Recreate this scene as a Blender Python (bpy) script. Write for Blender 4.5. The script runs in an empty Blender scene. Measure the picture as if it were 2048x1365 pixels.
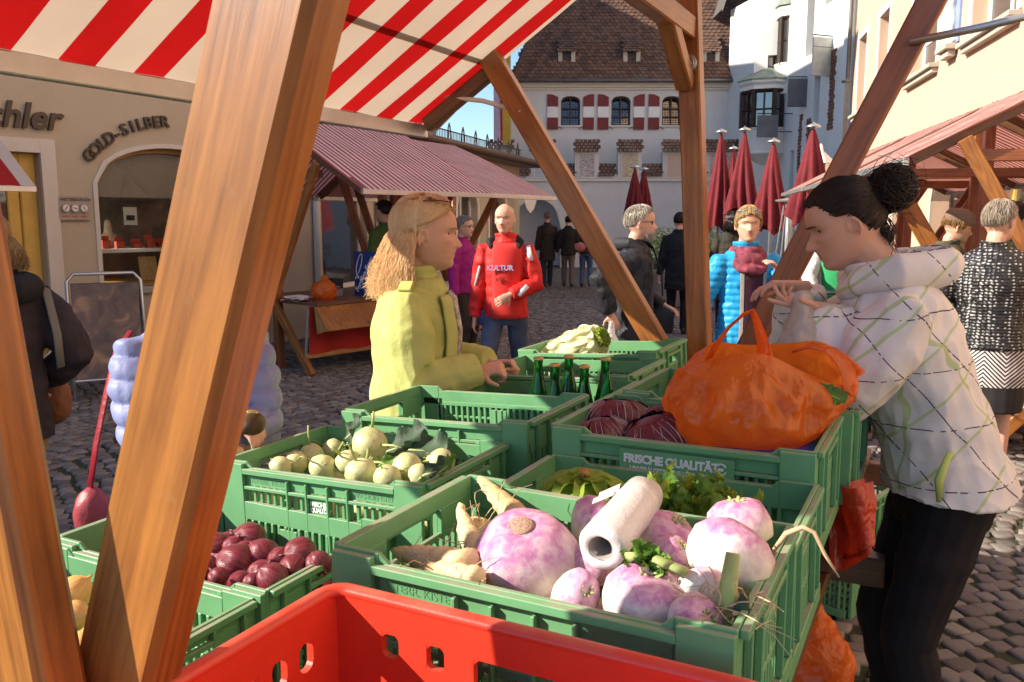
import bpy, bmesh, math, random
import numpy as np
from mathutils import Vector, Matrix, noise, Euler
S = bpy.context.scene
COL = S.collection
rng = random.Random(11)
R = math.radians
# ------------------------------------------------------------------ camera, sky, sun, exposure
F, CX, CY, HOR, CZ = 1700.0, 1024.0, 682.5, 438.0, 1.62
PIT = math.atan((CY - HOR) / F)
cam = bpy.data.cameras.new('camera'); cam.lens = F / 2048 * 36; cam.sensor_width = 36
cam.clip_start = 0.02; cam.clip_end = 600
camo = bpy.data.objects.new('camera', cam); COL.objects.link(camo)
camo.location = (0, 0, CZ); camo.rotation_euler = (math.pi / 2 - PIT, 0, 0)
S.camera = camo
cam.dof.use_dof = True; cam.dof.focus_distance = 2.6; cam.dof.aperture_fstop = 20.0
SUN_EL, SUN_AZ = R(30.0), R(8.0)          # the sun stands to the left, a little behind the camera
W = bpy.data.worlds.new('World'); S.world = W; W.use_nodes = True
nt = W.node_tree; nt.nodes.clear()
sky = nt.nodes.new('ShaderNodeTexSky'); sky.sky_type = 'NISHITA'; sky.sun_disc = False
sky.sun_elevation = SUN_EL; sky.sun_rotation = math.pi * 1.5 - SUN_AZ
sky.air_density = 1.1; sky.dust_density = 0.15; sky.ozone_density = 4.0; sky.altitude = 570
bg = nt.nodes.new('ShaderNodeBackground'); bg.inputs['Strength'].default_value = 0.095
wo = nt.nodes.new('ShaderNodeOutputWorld')
nt.links.new(sky.outputs[0], bg.inputs[0]); nt.links.new(bg.outputs[0], wo.inputs[0])
sl = bpy.data.lights.new('sun', 'SUN'); sl.energy = 4.6; sl.angle = R(0.53); sl.color = (1.0, 0.90, 0.76)
so = bpy.data.objects.new('sun', sl); COL.objects.link(so)
TOSUN = Vector((-math.cos(SUN_EL) * math.cos(SUN_AZ), -math.cos(SUN_EL) * math.sin(SUN_AZ), math.sin(SUN_EL)))
so.rotation_euler = TOSUN.to_track_quat('Z', 'Y').to_euler()
so.location = (-8, -3, 12)
vs = S.view_settings; vs.view_transform = 'Standard'; vs.look = 'None'; vs.exposure = 1.2; vs.gamma = 1.0
vs.use_curve_mapping = False
S.cycles.max_bounces = 8; S.cycles.transparent_max_bounces = 12
S.cycles.use_denoising = True
# ------------------------------------------------------------------ placing helpers
def ray(px, py):
    x = (px - CX) / F; y = -(py - CY) / F
    return Vector((x, math.cos(PIT) + y * math.sin(PIT), -math.sin(PIT) + y * math.cos(PIT)))
def PD(px, py, d):
    r = ray(px, py); return Vector((0, 0, CZ)) + r * (d / r.y)
def PZ(px, py, z):
    r = ray(px, py); return Vector((0, 0, CZ)) + r * ((z - CZ) / r.z)
def proj(p):
    x, y, z = p[0], p[1], p[2] - CZ
    f = y * math.cos(PIT) - z * math.sin(PIT); u = y * math.sin(PIT) + z * math.cos(PIT)
    return CX + F * x / f, CY - F * u / f
TH = 0.472                                  # heading of our stall
UU = Vector((math.cos(TH), -math.sin(TH), 0)); WW = Vector((math.sin(TH), math.cos(TH), 0))
def UW(u, w, z=0.0): return UU * u + WW * w + Vector((0, 0, z))
def PW(px, py, k):
    r = ray(px, py); return Vector((0, 0, CZ)) + r * (k / r.dot(WW))
# ------------------------------------------------------------------ object helpers
def world_of(o):
    m = o.matrix_basis.copy()
    if o.parent: m = world_of(o.parent) @ o.matrix_parent_inverse @ m
    return m
def tag(o, label=None, cat=None, group=None, kind=None):
    if label: o['label'] = label
    if cat: o['category'] = cat
    if group: o['group'] = group
    if kind: o['kind'] = kind
    return o
def thing(name, label, cat, loc=(0, 0, 0), rz=0.0, group=None):
    o = bpy.data.objects.new(name, None); COL.objects.link(o)
    o.empty_display_size = 0.1; o.location = loc; o.rotation_euler = (0, 0, rz)
    return tag(o, label, cat, group)
def obj(name, me, mat=None, parent=None, world=False, mtx=None):
    o = bpy.data.objects.new(name, me); COL.objects.link(o)
    if mat is not None and not me.materials: me.materials.append(mat)
    if mtx is not None: o.matrix_basis = mtx
    if parent is not None:
        o.parent = parent
        if world: o.matrix_parent_inverse = world_of(parent).inverted()
    return o
def dup(root, parent=None):
    c = root.copy(); COL.objects.link(c); c.parent = parent
    for ch in root.children: dup(ch, c)
    return c
class MB:
    def __init__(s): s.v = []; s.f = []; s.m = []; s.mi = 0
    def add(s, vs_, fs):
        n = len(s.v); s.v += [tuple(q) for q in vs_]
        for f in fs: s.f.append(tuple(i + n for i in f)); s.m.append(s.mi)
        return s
    def box(s, c, d, rot=None):
        x, y, z = d[0] / 2, d[1] / 2, d[2] / 2; c = Vector(c)
        vv = [Vector(p) for p in ((-x, -y, -z), (x, -y, -z), (x, y, -z), (-x, y, -z), (-x, -y, z), (x, -y, z), (x, y, z), (-x, y, z))]
        if rot is not None: vv = [rot @ p for p in vv]
        return s.add([c + p for p in vv], [(0, 3, 2, 1), (4, 5, 6, 7), (0, 1, 5, 4), (1, 2, 6, 5), (2, 3, 7, 6), (3, 0, 4, 7)])
    def bb(s, x0, x1, y0, y1, z0, z1):
        return s.box(((x0 + x1) / 2, (y0 + y1) / 2, (z0 + z1) / 2), (x1 - x0, y1 - y0, z1 - z0))
    def loft(s, rings, caps=True, closed=True):
        n = len(rings[0]); vv = [p for r_ in rings for p in r_]; ff = []
        for i in range(len(rings) - 1):
            for j in range(n if closed else n - 1):
                k = (j + 1) % n
                ff.append((i * n + j, i * n + k, (i + 1) * n + k, (i + 1) * n + j))
        if caps and closed:
            ff.append(tuple(range(n))[::-1]); ff.append(tuple(range((len(rings) - 1) * n, len(rings) * n)))
        return s.add(vv, ff)
    def tube(s, pts, rad, n=8, flat=None, up=None, caps=True):
        pts = [Vector(p) for p in pts]; m = len(pts)
        if not hasattr(rad, '__len__'): rad = [rad] * m
        rings = []; a = None
        for i in range(m):
            t = (pts[min(i + 1, m - 1)] - pts[max(i - 1, 0)]).normalized()
            if a is None:
                a = Vector(up) if up is not None else (Vector((0, 0, 1)) if abs(t.z) < .9 else Vector((1, 0, 0)))
            a = (a - t * a.dot(t)).normalized(); b = t.cross(a)
            ra = rad[i]; rx, ry = (ra, ra) if not hasattr(ra, '__len__') else ra
            rings.append([pts[i] + a * (ry * math.sin(2 * math.pi * k / n)) + b * (rx * math.cos(2 * math.pi * k / n)) for k in range(n)])
        return s.loft(rings, caps)
    def capsule(s, p0, r0, p1, r1, n=10):
        p0, p1 = Vector(p0), Vector(p1); t = (p1 - p0); L = t.length; t = t / max(L, 1e-6)
        pts = [p0 - t * r0 * .97, p0 - t * r0 * .7, p0, p1, p1 + t * r1 * .7, p1 + t * r1 * .97]
        return s.tube(pts, [r0 * .25, r0 * .71, r0, r1, r1 * .71, r1 * .25], n)
    def ell(s, c, r, rot=None, nu=16, nv=10):
        c = Vector(c); rings = []
        for i in range(nv + 1):
            a = -math.pi / 2 + math.pi * min(max(i / nv, .02), .98)
            ring = []
            for j in range(nu):
                b = 2 * math.pi * j / nu
                p = Vector((r[0] * math.cos(a) * math.cos(b), r[1] * math.cos(a) * math.sin(b), r[2] * math.sin(a)))
                ring.append(c + (rot @ p if rot is not None else p))
            rings.append(ring)
        return s.loft(rings)
    def lathe(s, prof, c=(0, 0, 0), n=16, caps=True):
        c = Vector(c)
        return s.loft([[c + Vector((r * math.cos(2 * math.pi * k / n), r * math.sin(2 * math.pi * k / n), z)) for k in range(n)] for r, z in prof], caps)
    def grid(s, fn, nu, nv):
        vv = [fn(i / nu, j / nv) for j in range(nv + 1) for i in range(nu + 1)]
        ff = [(j * (nu + 1) + i, j * (nu + 1) + i + 1, (j + 1) * (nu + 1) + i + 1, (j + 1) * (nu + 1) + i) for j in range(nv) for i in range(nu)]
        return s.add(vv, ff)
    def mesh(s, name='m', smooth=False, bevel=0, fix=False):
        me = bpy.data.meshes.new(name); me.from_pydata(s.v, [], s.f)
        if any(s.m): me.polygons.foreach_set('material_index', s.m)
        if bevel or fix:
            b = bmesh.new(); b.from_mesh(me)
            if fix: bmesh.ops.recalc_face_normals(b, faces=b.faces)
            if bevel: bmesh.ops.bevel(b, geom=[e for e in b.edges if e.is_manifold and e.calc_face_angle(0) > .5], offset=bevel, segments=1, affect='EDGES', profile=.5)
            b.to_mesh(me); b.free()
        if smooth: me.polygons.foreach_set('use_smooth', [True] * len(me.polygons))
        me.update(); return me
def voxel(mb, size, sm=3, name='m', fac=.5):
    me = mb.mesh(name, fix=True)
    o = bpy.data.objects.new('tmp', me); COL.objects.link(o)
    md = o.modifiers.new('r', 'REMESH'); md.mode = 'VOXEL'; md.voxel_size = size; md.use_smooth_shade = True
    if sm:
        m2 = o.modifiers.new('s', 'SMOOTH'); m2.iterations = sm; m2.factor = fac
    dg = bpy.context.evaluated_depsgraph_get(); dg.update()
    out = bpy.data.meshes.new_from_object(o.evaluated_get(dg)); out.materials.clear()
    bpy.data.objects.remove(o); bpy.data.meshes.remove(me)
    return out
def getv(me):
    a = np.empty(len(me.vertices) * 3); me.vertices.foreach_get('co', a); return a.reshape(-1, 3)
def setv(me, a): me.vertices.foreach_set('co', a.ravel()); me.update()
def normals(me):
    a = np.empty(len(me.vertices) * 3); me.vertices.foreach_get('normal', a); return a.reshape(-1, 3)
def vnoise(P, sc, seed=0.0):
    return np.array([noise.noise(Vector((p[0] * sc[0] + seed, p[1] * sc[1] + seed, p[2] * sc[2] - seed))) for p in P])
def vcol(me, cols, name='Col'):
    at = me.color_attributes.new(name, 'FLOAT_COLOR', 'POINT')
    c = np.ones((len(me.vertices), 4)); c[:, :3] = cols; at.data.foreach_set('color', c.ravel())
def displace(me, amp, sc, seed=0.0, ridge=False):
    P = getv(me); N = normals(me); d = vnoise(P, sc, seed)
    if ridge: d = 1 - np.abs(d) * 2.2
    setv(me, P + N * (d * amp)[:, None])
def lerpc(xs, ys):
    return lambda z: float(np.interp(z, xs, ys))
def beam(name, p0, p1, wx, wy, parent, mat, up=(0, 0, 1), bev=.006, world=True):
    """A squared timber: local Z runs along the grain."""
    p0, p1 = Vector(p0), Vector(p1); d = p1 - p0; L = d.length; z = d / L; u = Vector(up)
    y = (u - z * u.dot(z)).normalized(); x = y.cross(z)
    mb = MB().box((0, 0, L / 2), (wx, wy, L)); me = mb.mesh(name, bevel=bev)
    m = Matrix((x, y, z)).transposed().to_4x4(); m.translation = p0
    return obj(name, me, mat, parent, world, m)
def text(name, body, size, mat, parent, mtx, extrude=.004, shear=0, world=False, align='LEFT', spacing=1.0, bold=0, res=3):
    cu = bpy.data.curves.new(name, 'FONT'); cu.body = body; cu.size = size; cu.extrude = extrude; cu.shear = shear
    cu.align_x = align; cu.space_character = spacing; cu.resolution_u = res; cu.offset = bold
    o = bpy.data.objects.new('tmp', cu); COL.objects.link(o)
    dg = bpy.context.evaluated_depsgraph_get(); me = bpy.data.meshes.new_from_object(o.evaluated_get(dg))
    bpy.data.objects.remove(o); me.materials.clear()
    return obj(name, me, mat, parent, world, mtx)
def frame_mtx(o, x, y):
    x = Vector(x).normalized(); y = Vector(y).normalized(); z = x.cross(y)
    m = Matrix((x, y, z)).transposed().to_4x4(); m.translation = Vector(o); return m
# ------------------------------------------------------------------ materials
def nodes(name):
    m = bpy.data.materials.new(name); m.use_nodes = True; t = m.node_tree
    b = t.nodes['Principled BSDF']; o = t.nodes['Material Output']
    def N(kind, **kw):
        n = t.nodes.new('ShaderNode' + kind)
        for k, v in kw.items():
            if k in n.inputs: n.inputs[k].default_value = v
            else: setattr(n, k, v)
        return n
    return m, t, b, o, N, lambda a, c: t.links.new(a, c)
def c4(c): return (c[0], c[1], c[2], 1)
def sc3(c, k): return tuple(min(1, x * k) for x in c)
def ramp(N, stops):
    n = N('ValToRGB'); e = n.color_ramp.elements
    while len(e) < len(stops): e.new(.5)
    for i, (p, c) in enumerate(stops): e[i].position = p; e[i].color = c4(c)
    return n
def mat(name, col, rough=.6, var=.18, scale=6, bump=0, bscale=60, metal=0, spec=.4, trans=0, tcol=None, dist=.01, dust=0, detail=5, col2=None, coat=0):
    m, t, b, o, N, L = nodes(name)
    tc = N('TexCoord'); n1 = N('TexNoise', Scale=scale, Detail=detail, Roughness=.62); L(tc.outputs['Object'], n1.inputs['Vector'])
    rp = ramp(N, [(.3, sc3(col, 1 - var)), (.7, col2 or sc3(col, 1 + var))]); L(n1.outputs['Fac'], rp.inputs['Fac'])
    out = rp.outputs['Color']
    if dust:
        g = N('NewGeometry'); sx = N('SeparateXYZ'); L(g.outputs['Normal'], sx.inputs[0])
        n3 = N('TexNoise', Scale=14, Detail=8); L(tc.outputs['Object'], n3.inputs['Vector'])
        mu = N('Math', operation='MULTIPLY'); L(sx.outputs['Z'], mu.inputs[0]); L(n3.outputs['Fac'], mu.inputs[1])
        m3 = N('MapRange'); m3.inputs[1].default_value = .32; m3.inputs[2].default_value = .62; m3.inputs[4].default_value = dust; L(mu.outputs[0], m3.inputs[0])
        mx = N('MixRGB'); L(m3.outputs[0], mx.inputs[0]); L(out, mx.inputs[1]); mx.inputs[2].default_value = (.33, .29, .22, 1); out = mx.outputs[0]
    L(out, b.inputs['Base Color'])
    n4 = N('TexNoise', Scale=scale * 3.1, Detail=3); L(tc.outputs['Object'], n4.inputs['Vector'])
    m4 = N('MapRange'); m4.inputs[3].default_value = max(0, rough - .12); m4.inputs[4].default_value = min(1, rough + .12); L(n4.outputs['Fac'], m4.inputs[0]); L(m4.outputs[0], b.inputs['Roughness'])
    b.inputs['Metallic'].default_value = metal; b.inputs['Specular IOR Level'].default_value = spec
    b.inputs['Coat Weight'].default_value = coat
    if bump:
        n2 = N('TexNoise', Scale=bscale, Detail=6, Roughness=.65); L(tc.outputs['Object'], n2.inputs['Vector'])
        bp = N('Bump', Strength=bump, Distance=dist); L(n2.outputs['Fac'], bp.inputs['Height']); L(bp.outputs[0], b.inputs['Normal'])
    if trans:
        tr = N('BsdfTranslucent'); mx = N('MixShader'); mx.inputs[0].default_value = trans
        if tcol: tr.inputs[0].default_value = c4(tcol)
        else: L(out, tr.inputs[0])
        L(b.outputs[0], mx.inputs[1]); L(tr.outputs[0], mx.inputs[2]); L(mx.outputs[0], o.inputs[0])
    return m
def wood(name, dark, light, rough=.35, coat=.15, ring=2.2):
    m, t, b, o, N, L = nodes(name)
    tc = N('TexCoord'); oi = N('ObjectInfo'); mp = N('Mapping'); mp.inputs['Scale'].default_value = (1, 1, .07); L(tc.outputs['Object'], mp.inputs[0])
    ad = N('VectorMath', operation='ADD'); sc_ = N('VectorMath', operation='SCALE'); sc_.inputs['Scale'].default_value = 7.0
    cmb = N('CombineXYZ'); L(oi.outputs['Random'], cmb.inputs[0]); L(oi.outputs['Random'], cmb.inputs[2]); L(cmb.outputs[0], sc_.inputs[0]); L(mp.outputs[0], ad.inputs[0]); L(sc_.outputs[0], ad.inputs[1])
    n1 = N('TexNoise', Scale=9, Detail=3, Distortion=1.2); L(ad.outputs[0], n1.inputs['Vector'])
    mm = N('Math', operation='MULTIPLY'); mm.inputs[1].default_value = ring * 3; L(n1.outputs['Fac'], mm.inputs[0])
    fr = N('Math', operation='PINGPONG'); fr.inputs[1].default_value = .5; L(mm.outputs[0], fr.inputs[0])
    n2 = N('TexNoise', Scale=95, Detail=6, Roughness=.7); L(ad.outputs[0], n2.inputs['Vector'])
    n5 = N('TexNoise', Scale=3.2, Detail=4); L(tc.outputs['Object'], n5.inputs['Vector'])
    a1 = N('Math', operation='MULTIPLY_ADD'); a1.inputs[1].default_value = .5; L(fr.outputs[0], a1.inputs[0])
    a2 = N('Math', operation='MULTIPLY_ADD'); a2.inputs[1].default_value = .62; L(n2.outputs['Fac'], a2.inputs[0])
    a3 = N('Math', operation='MULTIPLY_ADD'); a3.inputs[1].default_value = .85; a3.inputs[2].default_value = -.27; L(n5.outputs['Fac'], a3.inputs[0])
    L(a3.outputs[0], a2.inputs[2]); L(a2.outputs[0], a1.inputs[2])
    rp = ramp(N, [(.24, dark), (.62, tuple((x + y) / 2 for x, y in zip(dark, light))), (.98, light)]); L(a1.outputs[0], rp.inputs['Fac'])
    # knots
    mk = N('Mapping'); mk.inputs['Scale'].default_value = (1, 1, .55); L(tc.outputs['Object'], mk.inputs[0])
    vo = N('TexVoronoi', Scale=3.4, Randomness=1.0); L(mk.outputs[0], vo.inputs['Vector'])
    kr = N('MapRange'); kr.inputs[1].default_value = .03; kr.inputs[2].default_value = .09; kr.inputs[3].default_value = .85; kr.inputs[4].default_value = 0; L(vo.outputs['Distance'], kr.inputs[0])
    mx = N('MixRGB'); L(kr.outputs[0], mx.inputs[0]); L(rp.outputs[0], mx.inputs[1]); mx.inputs[2].default_value = c4(sc3(dark, .45))
    # pale scuffs
    n6 = N('TexNoise', Scale=22, Detail=9, Roughness=.75); L(tc.outputs['Object'], n6.inputs['Vector'])
    k6 = N('MapRange'); k6.inputs[1].default_value = .60; k6.inputs[2].default_value = .74; k6.inputs[4].default_value = .28; L(n6.outputs['Fac'], k6.inputs[0])
    m2 = N('MixRGB'); L(k6.outputs[0], m2.inputs[0]); L(mx.outputs[0], m2.inputs[1]); m2.inputs[2].default_value = (.36, .24, .15, 1)
    L(m2.outputs[0], b.inputs['Base Color']); b.inputs['Roughness'].default_value = rough; b.inputs['Coat Weight'].default_value = coat; b.inputs['Coat Roughness'].default_value = .3
    bp = N('Bump', Strength=.25, Distance=.003); L(a1.outputs[0], bp.inputs['Height']); L(bp.outputs[0], b.inputs['Normal'])
    return m
def stripes(name, red, white, period, axis=1, duty=.5, trans=.45, phase=0):
    """Woven awning cloth, two colours in equal bands across the given local axis."""
    m, t, b, o, N, L = nodes(name)
    tc = N('TexCoord'); sx = N('SeparateXYZ'); L(tc.outputs['Object'], sx.inputs[0])
    ma = N('Math', operation='MULTIPLY_ADD'); ma.inputs[1].default_value = 1 / period; ma.inputs[2].default_value = phase; L(sx.outputs[axis], ma.inputs[0])
    fr = N('Math', operation='FRACT'); L(ma.outputs[0], fr.inputs[0])
    lt = N('Math', operation='LESS_THAN'); lt.inputs[1].default_value = duty; L(fr.outputs[0], lt.inputs[0])
    n1 = N('TexNoise', Scale=3, Detail=6); L(tc.outputs['Object'], n1.inputs['Vector'])
    r1 = ramp(N, [(.3, sc3(red, .85)), (.7, sc3(red, 1.1))]); r2 = ramp(N, [(.3, sc3(white, .88)), (.7, white)])
    L(n1.outputs['Fac'], r1.inputs[0]); L(n1.outputs['Fac'], r2.inputs[0])
    mx = N('MixRGB'); L(lt.outputs[0], mx.inputs[0]); L(r2.outputs[0], mx.inputs[1]); L(r1.outputs[0], mx.inputs[2])
    L(mx.outputs[0], b.inputs['Base Color']); b.inputs['Roughness'].default_value = .8; b.inputs['Specular IOR Level'].default_value = .2
    n2 = N('TexNoise', Scale=9, Detail=3); L(tc.outputs['Object'], n2.inputs['Vector'])
    bp = N('Bump', Strength=.2, Distance=.02); L(n2.outputs['Fac'], bp.inputs['Height']); L(bp.outputs[0], b.inputs['Normal'])
    tr = N('BsdfTranslucent'); L(mx.outputs[0], tr.inputs[0]); ms = N('MixShader'); ms.inputs[0].default_value = trans
    L(b.outputs[0], ms.inputs[1]); L(tr.outputs[0], ms.inputs[2]); L(ms.outputs[0], o.inputs[0])
    return m
def plaster(name, col, stain=.25, bump=.25):
    m, t, b, o, N, L = nodes(name)
    tc = N('TexCoord'); n1 = N('TexNoise', Scale=.8, Detail=9, Roughness=.7); L(tc.outputs['Object'], n1.inputs['Vector'])
    mp = N('Mapping'); mp.inputs['Scale'].default_value = (5, 5, .5); L(tc.outputs['Object'], mp.inputs[0])
    n2 = N('TexNoise', Scale=1.3, Detail=6); L(mp.outputs[0], n2.inputs['Vector'])
    r1 = ramp(N, [(.3, sc3(col, 1 - stain * .6)), (.75, sc3(col, 1.06))]); L(n1.outputs['Fac'], r1.inputs[0])
    k = N('MapRange'); k.inputs[1].default_value = .55; k.inputs[2].default_value = .85; k.inputs[4].default_value = stain; L(n2.outputs['Fac'], k.inputs[0])
    mx = N('MixRGB'); L(k.outputs[0], mx.inputs[0]); L(r1.outputs[0], mx.inputs[1]); mx.inputs[2].default_value = c4((col[0] * .6, col[1] * .57, col[2] * .52))
    L(mx.outputs[0], b.inputs['Base Color']); b.inputs['Roughness'].default_value = .92; b.inputs['Specular IOR Level'].default_value = .15
    n3 = N('TexNoise', Scale=28, Detail=8, Roughness=.7); L(tc.outputs['Object'], n3.inputs['Vector'])
    bp = N('Bump', Strength=bump, Distance=.02); L(n3.outputs['Fac'], bp.inputs['Height']); L(bp.outputs[0], b.inputs['Normal'])
    return m
def glass(name, tint=(.02, .025, .03), rough=.05):
    m, t, b, o, N, L = nodes(name)
    tc = N('TexCoord'); n = N('TexNoise', Scale=2.5, Detail=2); L(tc.outputs['Object'], n.inputs['Vector'])
    bp = N('Bump', Strength=.06, Distance=.05); L(n.outputs['Fac'], bp.inputs['Height']); L(bp.outputs[0], b.inputs['Normal'])
    b.inputs['Base Color'].default_value = c4(tint); b.inputs['Roughness'].default_value = rough; b.inputs['Specular IOR Level'].default_value = .9; b.inputs['IOR'].default_value = 2.0
    return m
def clearglass(name):
    m, t, b, o, N, L = nodes(name)
    t.nodes.remove(b); tr = N('BsdfTransparent'); gl = N('BsdfGlossy', Roughness=.03); fr = N('Fresnel', IOR=1.5); mx = N('MixShader')
    tr.inputs[0].default_value = (.93, .95, .94, 1); L(fr.outputs[0], mx.inputs[0]); L(tr.outputs[0], mx.inputs[1]); L(gl.outputs[0], mx.inputs[2]); L(mx.outputs[0], o.inputs[0])
    return m
def vcolmat(name, rough=.5, spec=.4, trans=0, bump=0, bscale=200, sss=0, var=.12):
    m, t, b, o, N, L = nodes(name)
    a = N('VertexColor', layer_name='Col'); tc = N('TexCoord'); n = N('TexNoise', Scale=40, Detail=5); L(tc.outputs['Object'], n.inputs['Vector'])
    hs = N('HueSaturation'); k = N('MapRange'); k.inputs[3].default_value = 1 - var; k.inputs[4].default_value = 1 + var; L(n.outputs['Fac'], k.inputs[0]); L(k.outputs[0], hs.inputs['Value']); L(a.outputs['Color'], hs.inputs['Color'])
    L(hs.outputs[0], b.inputs['Base Color']); b.inputs['Roughness'].default_value = rough; b.inputs['Specular IOR Level'].default_value = spec
    if sss:
        b.inputs['Subsurface Weight'].default_value = sss; b.inputs['Subsurface Radius'].default_value = (.012, .004, .002); b.inputs['Subsurface Scale'].default_value = 1.0
    if bump:
        n2 = N('TexNoise', Scale=bscale, Detail=4); L(tc.outputs['Object'], n2.inputs['Vector']); bp = N('Bump', Strength=bump, Distance=.002); L(n2.outputs['Fac'], bp.inputs['Height']); L(bp.outputs[0], b.inputs['Normal'])
    if trans:
        tr = N('BsdfTranslucent'); L(hs.outputs[0], tr.inputs[0]); ms = N('MixShader'); ms.inputs[0].default_value = trans
        L(b.outputs[0], ms.inputs[1]); L(tr.outputs[0], ms.inputs[2]); L(ms.outputs[0], o.inputs[0])
    return m
MT = {}
MT['wood'] = wood('stained timber', (.115, .034, .008), (.48, .19, .04))
MT['wood_red'] = wood('red brown timber', (.12, .032, .012), (.36, .115, .04))
MT['wood_dark'] = wood('dark weathered timber', (.07, .03, .014), (.22, .095, .038), rough=.5, coat=.1)
MT['wood_pale'] = wood('fresh pale timber', (.36, .17, .05), (.62, .36, .13))
MT['alu'] = mat('brushed aluminium', (.55, .55, .53), .38, .08, 4, .1, 200, metal=.85)
MT['steel'] = mat('dull steel', (.35, .35, .36), .45, .1, 5, metal=.7)
MT['black'] = mat('black paint', (.02, .02, .022), .45, .3)
MT['iron'] = mat('dark wrought iron', (.03, .028, .03), .55, .3)
MT['whitepaint'] = mat('white paint', (.75, .74, .71), .5, .08)
MT['glass'] = glass('window glass'); MT['clear'] = clearglass('clear pane')
# ================================================================== the setting: ground
gm, t, b, o, N, L = nodes('cobble paving')
tc = N('TexCoord'); vo = N('TexVoronoi', Scale=9.5, Randomness=.75); L(tc.outputs['Object'], vo.inputs['Vector'])
ve = N('TexVoronoi', Scale=9.5, Randomness=.75, feature='DISTANCE_TO_EDGE'); L(tc.outputs['Object'], ve.inputs['Vector'])
n1 = N('TexNoise', Scale=.7, Detail=8); L(tc.outputs['Object'], n1.inputs['Vector'])
r1 = ramp(N, [(.0, (.12, .10, .09)), (.5, (.19, .165, .145)), (1, (.27, .235, .20))]); L(vo.outputs['Color'], r1.inputs[0])
r2 = ramp(N, [(.3, (.75, .75, .75)), (.7, (1.1, 1.1, 1.1))]); L(n1.outputs['Fac'], r2.inputs[0])
mu = N('MixRGB', blend_type='MULTIPLY'); mu.inputs[0].default_value = 1; L(r1.outputs[0], mu.inputs[1]); L(r2.outputs[0], mu.inputs[2])
k = N('MapRange'); k.inputs[1].default_value = .03; k.inputs[2].default_value = .13; L(ve.outputs['Distance'], k.inputs[0])
mx = N('MixRGB'); L(k.outputs[0], mx.inputs[0]); mx.inputs[1].default_value = (.055, .045, .035, 1); L(mu.outputs[0], mx.inputs[2]); L(mx.outputs[0], b.inputs['Base Color'])
bp = N('Bump', Strength=.9, Distance=.03); L(k.outputs[0], bp.inputs['Height']); L(bp.outputs[0], b.inputs['Normal']); b.inputs['Roughness'].default_value = .8
MT['paving'] = gm
ground = obj('ground', MB().grid(lambda u, v: ((u - .5) * 500, (v - .4) * 500, -.016), 8, 8).mesh('ground'), gm); tag(ground, kind='structure')
# joints with earth and a little grass right under the built stones
soil = mat('joint soil with moss', (.05, .042, .03), .95, .5, 5, .5, 80, col2=(.05, .065, .02))
sh = obj('joint_soil', MB().grid(lambda u, v: (-7 + 15 * u,   .3 + 17.4 * v, -.011), 4, 4).mesh('soil'), soil, ground); tag(sh, kind='stuff')
m, t, b, o, N, L = nodes('cobblestone')
oi = N('ObjectInfo'); tc = N('TexCoord'); at = N('VertexColor', layer_name='Col'); n1 = N('TexNoise', Scale=30, Detail=8, Roughness=.7); L(tc.outputs['Object'], n1.inputs['Vector'])
r1 = ramp(N, [(0, (.11, .092, .082)), (.35, (.16, .135, .12)), (.7, (.21, .185, .165)), (1, (.26, .225, .19))]); ad = N('Math', operation='FRACT'); sm_ = N('Math', operation='ADD'); L(oi.outputs['Random'], sm_.inputs[0]); L(at.outputs['Color'], sm_.inputs[1]); L(sm_.outputs[0], ad.inputs[0]); L(ad.outputs[0], r1.inputs[0])
r2 = ramp(N, [(.3, (.7, .7, .7)), (.72, (1.15, 1.15, 1.15))]); L(n1.outputs['Fac'], r2.inputs[0])
mu = N('MixRGB', blend_type='MULTIPLY'); mu.inputs[0].default_value = 1; L(r1.outputs[0], mu.inputs[1]); L(r2.outputs[0], mu.inputs[2]); L(mu.outputs[0], b.inputs['Base Color'])
b.inputs['Roughness'].default_value = .68; bp = N('Bump', Strength=.5, Distance=.006); L(n1.outputs['Fac'], bp.inputs['Height']); L(bp.outputs[0], b.inputs['Normal'])
MT['cobble'] = m
def stone_mesh(seed):
    r_ = random.Random(seed); v = []
    cs = [(-.5, -.5), (.5, -.5), (.5, .5), (-.5, .5)]
    cs = [(x + r_.uniform(-.11, .11), y + r_.uniform(-.11, .11)) for x, y in cs]
    ring = []
    for i in range(4):
        (x0, y0), (x1, y1) = cs[i], cs[(i + 1) % 4]
        ring += [(x0 * .96, y0 * .96), ((x0 + x1) / 2 * 1.06, (y0 + y1) / 2 * 1.06)]
    rings = [[(x, y, -.35) for x, y in ring], [(x, y, -.03) for x, y in ring], [(x * .93, y * .93, .05 + r_.uniform(-.02, .02)) for x, y in ring], [(x * .62, y * .62, .085 + r_.uniform(-.02, .02)) for x, y in ring]]
    return MB().loft(rings).v, MB().loft(rings).f
SM = [stone_mesh(i) for i in range(6)]
SME = []
for v, f in SM:
    q = MB().add(v, f); me = q.mesh('cobblestone', smooth=True); vcol(me, (0, 0, 0)); me.materials.append(MT['cobble']); SME.append(me)
stones = []
PITCH = .098
for row in range(-5, 192):
    for c in range(-72, 82):
        x = c * PITCH + .05 * (row % 2) + rng.uniform(-.012, .012); ph = ((x / 1.5) % 1) * 2 - 1
        y = .2 + row * PITCH * .95 + .34 * (1 - ph * ph) + rng.uniform(-.011, .011)
        if y < .4 or y > 17.5 or abs(x) > 7: continue
        q = proj((x, y, 0))
        if y > 1 and (q[0] < -150 or q[0] > 2200 or q[1] > 1600): continue
        if y <= 1: continue
        stones.append((x, y, math.atan(-.34 * 4 * ph / 1.5 * .5) + rng.uniform(-.2, .2), rng.uniform(.074, .096), rng.uniform(.074, .094), rng.uniform(-.007, .004), q))
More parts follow.
